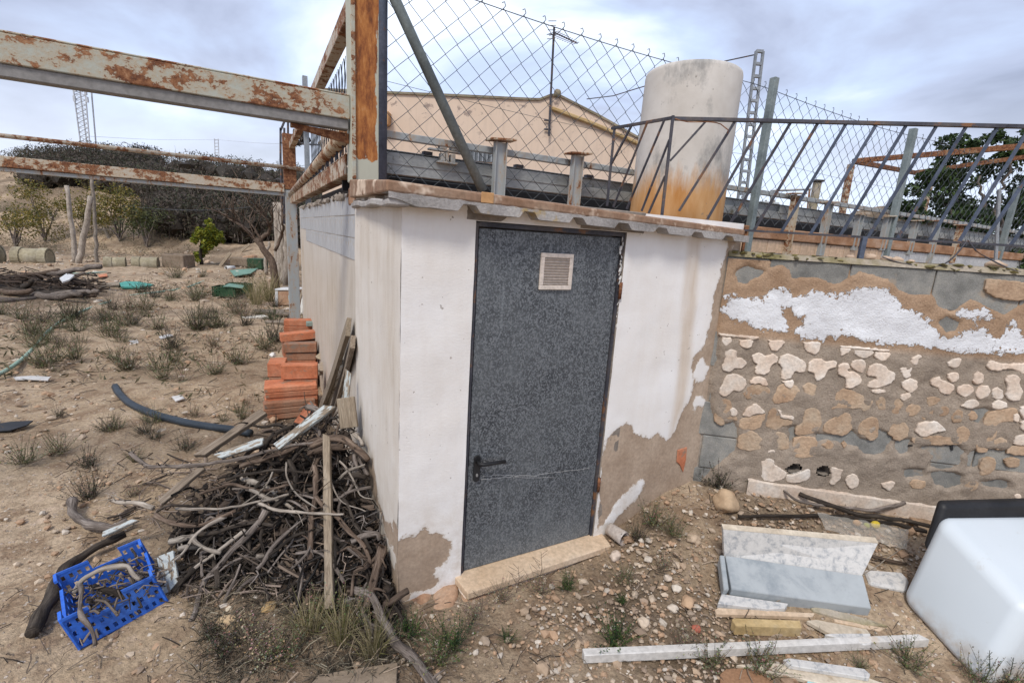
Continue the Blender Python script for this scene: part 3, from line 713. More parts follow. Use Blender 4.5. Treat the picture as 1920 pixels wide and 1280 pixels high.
# orange tile fragment showing through the render
fr_ = [fuv(x, y) for x, y in pts_of(1100, 420, 2.134, [(362, 902), (400, 890), (396, 940), (384, 992), (372, 962), (358, 950)])]
m = MB(); m.prism([FP(u, z, .0) for u, z in fr_], -dA * .006); build(m, 'brick_fragment', MT['terracotta'], hut, bevel=.003)
# foundation lump under the wall
m = MB()
for k, (x, y, r_) in enumerate([(800, 1128, .09), (850, 1135, .10), (905, 1140, .07)]):
    p = G(x, y); m.blob(p + dA * .10 + ZZ * -.03, r_, 3, k, .25, (1.3, .8, .6))
MT['footing'] = mott('footing_orange', [(.36, .20, .12), (.48, .30, .19), (.52, .38, .28)], 6, 50, .95, .6, .005)
build(m, 'footing', MT['footing'], hut, smooth=True)
# threshold slab
q0 = G(874, 1128); 
m = MB(); a = FP(.295, -.052, 0); uN = fuv(1117, 1003)[0]
nl = atz(877, 1112, -.010); nr_ = atz(1146, 1022, -.010)
m.hexa([FP(.30, -.05, -.03), nl - ZZ * .04, nr_ - ZZ * .04, FP(uN + .06, -.05, -.03), FP(.30, -.008, -.03), nl, nr_, FP(uN + .06, -.008, -.03)])
th = build(m, 'threshold_slab', MT['travertine_pink'], hut, bevel=.005, seg=2)
m = MB(); m.hexa([FP(.31, -.16, -.02), nl - ZZ * .15 + dA * .02, nr_ - ZZ * .15 + dA * .02, FP(uN + .04, -.16, -.02), FP(.31, -.053, -.02), nl - ZZ * .043 + dA * .02, nr_ - ZZ * .043 + dA * .02, FP(uN + .04, -.053, -.02)])
build(m, 'step_mortar', MT['plaster_cream'], hut, bevel=.01)

# ---------------------------------------------------------------- cistern behind the hut
CL = 12.5; SL = 5.75
cist = thing('cistern', 'raised water cistern with tiled rendered walls behind the white hut', 'cistern', CP(3, -.1, -2))
m = MB(); m.box(CP(.02, -.3, -.01), dF * CL, dA * .22, ZZ * 2.21)
build(m, 'front_wall', MT['grout'], cist)
m = MB(); m.box(CP(CL - .3, -.3, -.24), dF * .25, dA * (SL - 1.7), ZZ * 2.2); m.box(SP(SL - .25, -.3, -.25), dF * CL, dA * .25, ZZ * 2.2)
build(m, 'rear_wall', MT['grout'], cist)
# side wall sheet with tiled band
ss = np.arange(1.105, SL + .01, .05)[::-1]; zz_ = np.append(np.arange(-.3, 1.93, .05), 1.966)
sm1 = [(1.12, .1), (1.9, 1.3), (5.7, 1.35), (5.7, -.2), (1.12, -.2)]
wall_sheet('side_wall', lambda s, z, o=0: SP(s, z, o - .012), ss, zz_, MT['cist_side'], cist, [], [(sm1, .25, .2), ([(4.9, 0), (5.2, 1.6), (5.5, 1.6), (5.7, 0)], .35, .1)])
m = MB(); m.box(SP(1.12, -.3, -.28), dF * .24, dA * (SL - 1.12), ZZ * 2.2); build(m, 'side_wall_core', MT['grout'], cist)
m = MB(); m.box(SP(1.12, 1.968, -.26), dF * .27, dA * (SL - 1.12), ZZ * .02); build(m, 'side_rim', MT['rim_brown'], cist, bevel=.006)
TW, TH_ = .30, .141
tm = MB(); tm.box((0, 0, 0), dA * (TW - .008), ZZ * (TH_ - .008), -dF * .012)
first = None
for r_ in range(3):
    s_ = 1.125
    while s_ < SL - .32:
        if r_ == 2 and s_ > 4.6: break
        p = SP(s_, 1.966 - (r_ + 1) * TH_, -.0115)
        if first is None:
            tm2 = MB(); tm2.box(p, dA * (TW - .010), ZZ * (TH_ - .008), -dF * .004); first = build(tm2, 'tile', MT['tile_blue'], cist, origin=p)
        else:
            c_ = first.copy(); COL.objects.link(c_); c_.location = tuple(p - wloc(cist))
        s_ += TW
# drips of render over the tile band
m = MB()
for k in range(60):
    s_ = rnd.uniform(1.3, 5.2); m.blob(SP(s_, 1.965 - rnd.uniform(0, .03), .004), rnd.uniform(.01, .025), 1, k, .4, (1.6, .5, 1))
build(m, 'mortar_drips', MT['slab_under'], cist, kind='stuff')
# front tiles right of the hut
r0z = cuv(1411, 447)[1]; r1z = cuv(1411, 471)[1]; tw = .27
hh = r0z - r1z
firsts = {}
u_ = 2.6; i = 0
while u_ < CL - .4:
    for row in range(3):
        z_ = r0z - (row + 1) * (hh + .006)
        mat = 'tile_peach' if row == 0 and u_ < 6.0 else 'tile_white' if (row == 0 or u_ < 5.6) and row < 2 else 'tile_orange' if u_ > 5.6 else 'tile_white'
        p = CP(u_, z_, .0)
        if mat not in firsts:
            t_ = MB(); t_.box(p, dF * (tw - .008), ZZ * hh, -dA * .012); firsts[mat] = build(t_, 'tile', MT[mat], cist, origin=p, bevel=.002)
        else:
            c_ = firsts[mat].copy(); COL.objects.link(c_); c_.location = tuple(p - wloc(cist))
    u_ += tw
m = MB(); m.box(CP(.0, r0z + .004, .035), dF * (CL - .1), dA * .29, ZZ * (1.99 - r0z))
build(m, 'front_rim', MT['rim_brown'], cist, bevel=.008)
# cistern floor, then black strips painting in the shade of the gaps under the beams
m = MB(); m.box(CP(.25, 1.5, -.24), dF * (CL - .6), dA * (SL - 1.7), ZZ * .05); build(m, 'inner_floor', MT['black'], cist)
m = MB(); m.box(SP(1.3, 1.99, -.30), dA * (SL - 1.4), dF * .03, ZZ * .17); build(m, 'gap_shade_strip', MT['black'], cist)
m = MB(); m.box(CP(.02, 2.0, -.62), dF * (CL - .1), dA * .03, ZZ * .16); build(m, 'gap_shade_strip', MT['black'], cist)

# ---------------------------------------------------------------- sliding cover frame on the cistern: grey channel, rail, posts
cov = thing('cover_frame', 'grey steel channel and rail frame standing on the cistern rim', 'steel frame', CP(3, 2.0, -.1))
fz0, fz1 = 2.095, 2.235
m = MB()
m.box(CP(.12, fz0, -.10), dF * (CL - .6), dA * .05, ZZ * .075); m.box(CP(.12, fz0 + .077, -.125), dF * (CL - .6), dA * .05, ZZ * (fz1 - fz0 - .077)); m.box(CP(.12, fz1 + .001, -.105), dF * (CL - .6), dA * .10, ZZ * .006)
build(m, 'channel', MT['fascia'], cov, bevel=.003)
for uu, L in [(.18, .78), (1.04, .55), (4.2, .9)]:
    m = MB(); m.box(CP(uu, fz0 + .06, -.094), dF * L, dA * .02, ZZ * .072); build(m, 'channel_plate', MT['fascia'], cov, bevel=.002)
m = MB()
rz = cuv(722, 248)[1]
m.box(CP(.12, rz - .022, -.045), dF * (CL - .7), dA * .04, ZZ * .044)
build(m, 'rail', MT['galv_worn'], cov, bevel=.004)
def bpost(px, ybot, ytop, rust=False):
    u, zt = cuv(px, ytop); zb = max(cuv(px, ybot)[1], 1.5); zb = 1.98 if px < 1200 else zb
    m = MB(); w_ = .042
    o_ = .048
    m.box(CP(u - w_, zb, o_), dF * .006, dA * .05, ZZ * (zt - zb)); m.box(CP(u + w_ - .006, zb, o_), dF * .006, dA * .05, ZZ * (zt - zb)); m.box(CP(u - w_ + .006, zb, o_ - .022), dF * (2 * w_ - .012), dA * .006, ZZ * (zt - zb))
    po = build(m, 'post', MT['rust_light'] if rust else MT['galv_worn'], cov)
    m = MB(); m.hexa([CP(u - .09, zt + .002, .07), CP(u + .10, zt + .016, .07), CP(u + .10, zt + .016, -.03), CP(u - .09, zt + .002, -.03), CP(u - .09, zt + .014, .07), CP(u + .10, zt + .03, .07), CP(u + .10, zt + .03, -.03), CP(u - .09, zt + .014, -.03)])
    build(m, 'post_cap', MT['rust_light'], po, bevel=.002)
for px, yb, yt, ru in [(936, 360, 268, 0), (1080, 376, 293, 0), (1489, 478, 366, 1), (1551, 480, 382, 0), (1609, 470, 403, 0), (1661, 470, 408, 0), (1713, 478, 416, 0), (1755, 494, 416, 0), (1797, 494, 424, 1)]: bpost(px, yb, yt, ru)
# small bits: roller carriage, clips on the channel
m = MB(); u_, z_ = cuv(846, 287)
for (a, b, c_, d_) in [(-.07, -.06, .14, .012), (-.05, -.048, .03, .05), (.02, -.048, .03, .05), (-.13, .012, .26, .012), (-.06, .026, .05, .03), (.02, .026, .06, .02), (-.015, -.0475, .02, .055)]: m.box(CP(u_ + a, z_ + b, -.05), dF * c_, ZZ * d_, dA * .05)
build(m, 'roller_carriage', MT['galv_worn'], cov, bevel=.002)
for px, py in [(803, 287), (975, 312), (1107, 332)]:
    u_, z_ = cuv(px, py, .1); m = MB(); m.box(CP(u_ - .03, fz1 + .008, -.1), dF * .06, ZZ * .02, dA * .05); build(m, 'clip', MT['rail_dark'], cov)

# ---------------------------------------------------------------- rusty steel frame over the yard
fr = thing('steel_frame', 'rusty painted steel posts and long beams at the hut corner', 'steel frame', JJ + ZZ * BLz)
def chan(p0, p1, h, d, side, flange=.012):        # C-channel with web towards `side`
    m = MB(); ax = p1 - p0; s_ = np.asarray(side)
    m.box(p0, ax, ZZ * h, s_ * flange); m.box(p0 - s_ * d, ax, ZZ * flange, s_ * (d - .001)); m.box(p0 - s_ * d + ZZ * (h - flange), ax, ZZ * flange, s_ * (d - .001)); m.box(p0 - s_ * d, ax, ZZ * h, s_ * .01)
    return m
t = NT('rust_post'); v = t.vec((1, 1, .3)); n = t.noise(v, 9, 7, .7); n2 = t.noise(t.vec((1, 1, .3)), 22, 6, .75); tcx = t.vec()
ew = t.math('ABSOLUTE', t.math('ADD', t.math('ADD', t.math('MULTIPLY', t.sep(tcx, 0), float(dF[0])), t.math('MULTIPLY', t.sep(tcx, 1), float(dF[1]))), -.066))
zl_ = t.sep(tcx, 2)
k = t.math('ADD', t.math('MULTIPLY', n, .9), t.math('MULTIPLY', n2, .35)); k = t.math('SUBTRACT', k, t.math('MULTIPLY', t.mapr(ew, .045, .085), .26)); k = t.math('SUBTRACT', k, t.math('MULTIPLY', t.mapr(zl_, .13, .07), .6))
c = t.ramp(n2, [(.32, (.10, .035, .018)), (.45, (.26, .09, .03)), (.58, (.42, .17, .05)), (.72, (.50, .27, .13))])
MT['rust_post'] = t.fin(t.mix(t.mapr(k, .46, .50), (.44, .44, .36), c), .85, t.bump(n2, .4, .004), 0, .3)
m = MB(); m.box(JJ - dF * .02 - dA * .02 + ZZ * (BLz - .01), dF * .165, dA * .16, ZZ * 2.6)
build(m, 'post', MT['rust_post'], fr, bevel=.006, seg=2)
m = MB(); m.box(JJ - dF * .018 - dA * .034 + ZZ * (BLz + .004), dF * .022, dA * .012, ZZ * 2.6); build(m, 'post_angle', MT['rust_paint'], fr, bevel=.002)
# long top beam: face, underside strip
LB = 5.0
z0b, z1b = cuv(655, 224)[1], cuv(655, 181)[1]
m = MB(); m.box(CP(-LB, z0b, .0), dF * (LB - .022), ZZ * (z1b - z0b), dA * .010); m.box(CP(-LB, z1b + .001, -.0), dF * (LB - .022), ZZ * .010, dA * .10)
build(m, 'beam', MT['rust_paint'], fr, bevel=.004)
m = MB(); m.box(CP(-LB, z0b - .055, -.012), dF * (LB - .03), ZZ * .054, dA * .075); m.box(CP(-LB, z0b - .002, -.011), dF * (LB - .03), ZZ * .01, dA * .089)
build(m, 'beam_flange', MT['steel_grey'], fr, bevel=.004)
# far post and lower beams
sF, _z = suv(547, 385); sF = 7.45
P2 = CC + dA * sF
zt = suv(548, 262)[1] if True else 0
def F2(u, z, out=0.0): return P2 + dF * u + ZZ * z - dA * out
def f2(x, y):
    P = onplane(x, y, P2, dA); return np.dot(P - P2, dF), P[2]
ztop = f2(545, 245)[1]; zmid = f2(547, 350)[1]
m = MB(); m.box(F2(-.10, zmid - .05), dF * .20, dA * .18, ZZ * (ztop - zmid)); build(m, 'post', MT['rust_heavy'], fr, bevel=.006)
m = MB(); m.box(F2(-.09, -.4, -.01), dF * .18, dA * .16, ZZ * (zmid + .34)); build(m, 'post_base', MT['galv_worn'], fr, bevel=.006)
za, zb = f2(541, 347)[1], f2(541, 357)[1]
m = MB(); m.box(F2(-14, zb - .04, .02), dF * 13.9, ZZ * (za - zb + .06), dA * .12); build(m, 'beam', MT['rust_light'], fr, bevel=.006)
m = MB(); m.box(F2(-14, zb - .10, -.01), dF * 13.9, ZZ * .056, dA * .10); build(m, 'beam_flange', MT['galv_worn'], fr, bevel=.006)
zc = f2(560, 317)[1]
m = MB(); m.tube([F2(-14, zc, .03), F2(.25, zc, .03)], .032, 10); build(m, 'pipe', MT['rust_light'], fr, smooth=True)
# side beam along the side wall, side pipes
a1 = suv(660, 287); a2 = suv(660, 325)
zB1, zB0 = SP(0, a1[1])[2], a2[1]
m = MB(); m.box(SP(1.33, zB0, .02), dA * (sF - 1.4), ZZ * (zB1 - zB0), dF * .012); m.box(SP(1.33, zB0, .008), dA * (sF - 1.4), ZZ * .012, dF * .09); m.box(SP(1.33, zB1, .02), dA * (sF - 1.4), ZZ * .012, dF * .1)
build(m, 'side_beam', MT['rust_light'], fr, bevel=.004)
zp = suv(655, 252)[1]
m = MB(); m.tube([SP(1.35, zp + .02, .0), SP(sF, zp - .08, .0)], .05, 10); build(m, 'side_pipe', MT['rust_light'], fr, smooth=True)
zq = suv(640, 52)[1]
m = MB(); m.box(SP(1.34, zq, .0), dA * (sF - 1.3), ZZ * .10, dF * .08); build(m, 'top_rail', MT['rust_light'], fr, bevel=.004)
for k in range(15):
    s_ = 1.55 + k * .26 + .02 * k; p = SP(s_, zB1 + .014, .0); m = MB()
    m.tube([p, p + ZZ * .09, p + ZZ * .10 - dA * .05], .008, 5); m.tube([p + ZZ * .005, p + dA * .07 + ZZ * .05], .007, 5); build(m, 'bracket', MT['rail_dark'], fr)
# bracing at the knee of beam and post
m = MB(); m.hexa([CP(-.34, z0b - .075, -.05), CP(-.024, z0b - .125, -.05), CP(-.024, z0b - .125, -.09), CP(-.34, z0b - .075, -.09), CP(-.34, z0b - .058, -.05), CP(-.024, z0b - .07, -.05), CP(-.024, z0b - .07, -.09), CP(-.34, z0b - .058, -.09)])
build(m, 'knee_brace', MT['rust_brown'], fr)
# ---------------------------------------------------------------- block wall with fallen render, right of the hut
c1 = lambda L: [wuv(1260 + x / 5.332, 480 + y / 5.332) for x, y in L]
c2 = lambda L: [wuv(1580 + x / 5.332, 480 + y / 5.332) for x, y in L]
c3 = lambda L: [wuv(1260 + x / 4.923, 700 + y / 4.923) for x, y in L]
c4 = lambda L: [wuv(1580 + x / 4.923, 700 + y / 4.923) for x, y in L]
ztw = wuv(1500, 488)[1]; WL = 4.2
bw = thing('block_wall', 'low concrete block wall with patchy render and white paint beside the hut', 'wall', WP(1.2, 0))
vj = wuv(1443, 495)[0]; BLK, BH = .60, .235
vj2 = wuv(1754, 520)[0]; BLK = (vj2 - vj) / 2 if .3 < (vj2 - vj) / 2 < .7 else BLK
holes = [c3([(1045, 870), (1075, 832), (1130, 828), (1175, 850), (1178, 890), (1140, 910), (1080, 905)]), c3([(1328, 880), (1350, 850), (1400, 848), (1440, 870), (1440, 925), (1395, 935), (1340, 915)])]
hc = [np.mean(h_, axis=0) for h_ in holes]
hc += [np.array(c4([(650, 660)])[0]), np.array(c4([(985, 655)])[0])]
bsrc = {}
row = 0; z_ = ztw
while z_ > -.15:
    z0_ = z_ - BH
    v0 = vj - BLK * 3 + (BLK / 2 if row % 2 else 0)
    while v0 < WL:
        a, b = max(v0, -.02), min(v0 + BLK, WL)
        if b - a > .05:
            hit = any(a < h_[0] < b and z0_ < h_[1] < z_ for h_ in hc[:2])
            m = MB(); out_ = rnd.uniform(-.002, .002)
            if not hit:
                m.box(WP(a + .004, z0_ + .004, out_), dW * (b - a - .008), ZZ * (BH - .008), -nW * .19)
                build(m, 'concrete_block', MT['block'], bw, bevel=.004)
        v0 += BLK
    z_ -= BH; row += 1
m = MB(); m.box(WP(-.02, ztw - BH * row, -.012), dW * (WL + .02), ZZ * (BH * row - .006), -nW * .17)
# joints: mortar core kept behind the block faces except round the pipe holes
vh0, vh1 = min(h_[0] for h_ in hc[:2]) - .15, max(h_[0] for h_ in hc[:2]) + .15; zh = [h_[1] for h_ in hc[:2]]
m = MB()
zl, zu = min(zh) - .10, max(zh) + .10
m.box(WP(-.02, zu, -.012), dW * (WL + .02), ZZ * (ztw - .006 - zu), -nW * .15); m.box(WP(-.02, -.2, -.012), dW * (WL + .02), ZZ * (zl + .2), -nW * .15)
m.box(WP(-.02, zl, -.012), dW * (vh0 + .02), ZZ * (zu - zl), -nW * .15); m.box(WP(vh1, zl, -.012), dW * (WL - vh1), ZZ * (zu - zl), -nW * .15)
build(m, 'mortar_joints', MT['slab_under'], bw)
m = MB(); m.box(WP(vh0, zl, -.14), dW * (vh1 - vh0), ZZ * (zu - zl), -nW * .02); build(m, 'cavity_shade_plate', MT['black'], bw)  # black plate puts the shade of the cavity behind the holes
# render coat as a relief sheet
EXP = [c1([(650, 140), (760, 105), (900, 150), (880, 200), (790, 230), (720, 280), (650, 260)]),
       c1([(980, -10), (1813 + 1706, 100), (1813 + 1706, 480), (1600 + 1706, 570), (1440 + 1706, 500), (1280 + 1706, 420), (1080 + 1706, 550), (960 + 1706, 500), (900 + 1706, 380), (720 + 1706, 385), (600 + 1706, 350), (450 + 1706, 230), (300 + 1706, 170), (170 + 1706, 150), (80 + 1706, 190), (1740, 230), (1600, 290), (1500, 225), (1400, 200), (1250, 220), (1195, 215), (1170, 130), (1100, 90), (990, 110)]),
       c2([(950, 640), (1040, 610), (1170, 660), (1120, 740), (1040, 760), (980, 700)]),
       c1([(455, 280), (468, 400), (460, 700), (445, 1000), (380, 1280), (250, 1280), (300, 1050), (340, 950), (350, 780), (350, 420)]),
       c3([(370, -40), (350, 180), (350, 330), (380, 400), (480, 480), (560, 440), (600, 500), (590, 640), (580, 700), (470, 790), (380, 860), (240, 1000), (20, 1000), (20, 700), (100, 640), (140, 400), (240, 330), (250, 60)]),
       c3([(1070, 500), (1120, 490), (1130, 560), (1095, 640), (1075, 600)]), c3([(1330, 560), (1480, 560), (1640, 570), (1700, 640), (1620, 650), (1500, 620), (1400, 600), (1340, 620)]),
       c4([(0, 560), (80, 520), (150, 600), (250, 620), (330, 520), (400, 540), (470, 600), (400, 640), (370, 720), (300, 745), (200, 730), (130, 660), (60, 650), (0, 640)]),
       c4([(490, 620), (620, 600), (600, 720), (530, 740), (490, 690)]), c4([(700, 680), (870, 670), (1040, 670), (1110, 720), (1050, 860), (900, 880), (800, 850), (840, 760), (760, 700)]),
       c4([(550, 880), (720, 890), (740, 940), (580, 950)]), c4([(800, 920), (900, 895), (1100, 940), (1080, 1020), (950, 1050), (850, 1020)]), c4([(1260, 990), (1400, 980), (1520, 1000), (1530, 1040), (1400, 1055), (1300, 1030)]),
       c4([(1150, 760), (1240, 700), (2100, 740), (2100, 950), (1600, 900), (1400, 900), (1400, 820), (1370, 770), (1250, 780), (1230, 850), (1160, 860)]), c4([(1200, 320), (1340, 340), (1270, 420), (1250, 460), (1200, 400)])]
WHT = [c1([(490, 520), (560, 450), (700, 410), (900, 440), (950, 340), (1100, 310), (1190, 360), (1200, 420), (1290, 410), (1400, 330), (1600, 385), (1740, 390), (1760, 340), (1906, 290), (2056, 310), (2186, 380), (2246, 440), (2306, 500), (2466, 560), (2586, 690), (2676, 780), (2766, 800), (2886, 740), (2986, 710), (3106, 730), (3186, 820), (3286, 800), (3326, 700), (3406, 640), (3456, 700), (3486, 820), (3600, 800), (4200, 830), (4200, 960), (3500, 965), (2906, 960), (2706, 935), (2506, 905), (2306, 895), (2106, 885), (1906, 840), (1706, 780), (1500, 835), (1250, 820), (1180, 730), (1000, 750), (800, 710), (700, 655), (600, 655), (560, 590), (500, 600)]),
       c2([(1130, 575), (1200, 530), (1300, 510), (1430, 550), (1490, 610), (1370, 640), (1250, 620)]), c1([(500, 390), (560, 360), (640, 370), (610, 400), (540, 420)])]
WCUT = [c1([(1120, 520), (1190, 500), (1210, 600), (1290, 620), (1300, 700), (1200, 720), (1130, 650)])]
vs_ = np.arange(.0, WL, .0125); zs_ = np.arange(-.12, ztw - .004, .0125)
Vv, Zz = np.meshgrid(vs_, zs_); Vv = Vv.ravel(); Zz = Zz.ravel(); uz = np.c_[Vv, Zz]
ex = np.full(len(Vv), -9.0)
for p_ in EXP: ex = np.maximum(ex, sdf(uz, p_))
ex = np.where(Vv > 2.35, np.maximum(ex, .25 * (nfbm(Vv, Zz, 3.2, 5) - .35)), ex)
wh = np.full(len(Vv), -9.0)
for p_ in WHT: wh = np.maximum(wh, sdf(uz, p_))
for p_ in WCUT: wh = np.minimum(wh, -sdf(uz, p_))
exn = ex + nfbm(Vv, Zz, 28, 6, 3) * .007
zt_ = wuv(1500, 640)[1]
lump = np.abs(nfbm(Vv, Zz, 7, 8, 4)) * .011 + .004 * np.abs(nfbm(Vv, Zz, 18, 12, 3)) * (Zz < 1.3) + nfbm(Vv, Zz, 40, 2, 2) * .0012
outw = np.where(exn > 0, -.006 - exn * .2, .011 * sstep(0, .016, -exn) + lump * sstep(0, .03, -exn) * np.where(Zz < zt_, 1, .5))
outw = outw + .002 * sstep(0, .004, wh)
m = MB(); m.v = [tuple(WP(a, b, c)) for a, b, c in zip(Vv, Zz, outw)]; m.c = [(1, 1, 1)] * len(Vv); n = len(vs_)
hmask = np.maximum(sdf(uz, holes[0]), sdf(uz, holes[1])) > 0
for j in range(len(zs_) - 1):
    for i in range(n - 1):
        k = j * n + i
        if (exn[k] > .02 and exn[k + n + 1] > .02) or hmask[k] or hmask[k + n + 1]: continue
        m.f.append((k, k + 1, k + n + 1, k + n)); m.uv.append([(0, 0)] * 4)
tanv = sstep(zt_ - .03, zt_ + .03, Zz)
build(m, 'render_coat', MT['coat'], bw, attrs={'tan': tanv, 'white': wh}, smooth=True)
for h_ in holes:
    c_ = np.mean(h_, axis=0); m = MB()
    for i in range(len(h_)):
        a, b = h_[i], h_[(i + 1) % len(h_)]; m.add([WP(*a, .008), WP(*b, .008), WP(*b, -.13), WP(*a, -.13)], [(0, 1, 2, 3)])
    build(m, 'pipe_hole', MT['slab_under'], bw)
for c_ in hc[2:]:
    m = MB(); m.prism([WP(c_[0] + dx, c_[1] + dz, .004) for dx, dz in [(-.03, .0), (.012, .012), (.022, -.03), (.014, -.034), (.0, -.004), (-.03, -.008)]], nW * .006); build(m, 'gap_shade_patch', MT['black'], bw)  # black chip on the surface, painted shade of a small opening
# plaster pats left on the wall
def pat(poly, mat, name='plaster_patch', th=.011, base=.009):
    P = [np.array(p) for p in poly]; Q = catmull(P + [P[0]], .008)[:-1]
    c_ = np.mean(Q, axis=0); sd_ = rnd.random() * 50
    Q = [q_ + .006 * np.array([mnoise.noise(Vector((q_[0] * 45, q_[1] * 45, sd_))), mnoise.noise(Vector((q_[0] * 45, q_[1] * 45, sd_ + 9)))]) + .003 * np.array([mnoise.noise(Vector((q_[0] * 130, q_[1] * 130, sd_))), mnoise.noise(Vector((q_[0] * 130, q_[1] * 130, sd_ + 9)))]) for q_ in Q]
    nq = len(Q); NN = []
    for i in range(nq):
        t_ = Q[(i + 1) % nq] - Q[i - 1]; t_ /= max(np.linalg.norm(t_), 1e-6); NN.append(np.array([-t_[1], t_[0]]))
    area = sum(Q[i][0] * Q[(i + 1) % nq][1] - Q[(i + 1) % nq][0] * Q[i][1] for i in range(nq)); sg = 1 if area > 0 else -1
    m = MB(); V = []
    for (ins, o_) in [(0, 0.0), (0.0, base + th * .45), (.0028, base + th * .85), (.007, base + th)]:
        for i in range(nq):
            w = Q[i] + NN[i] * sg * ins; V.append(WP(w[0], w[1], o_ + (.0015 * mnoise.noise(Vector((w[0] * 30, w[1] * 30, sd_))) if o_ > 0 else 0)))
    f = []
    for L in range(3):
        for i in range(nq): f.append((L * nq + i, L * nq + (i + 1) % nq, (L + 1) * nq + (i + 1) % nq, (L + 1) * nq + i))
    f.append(tuple(range(3 * nq, 4 * nq))); m.add(V, f)
    return build(m, name, MT[mat], bw)
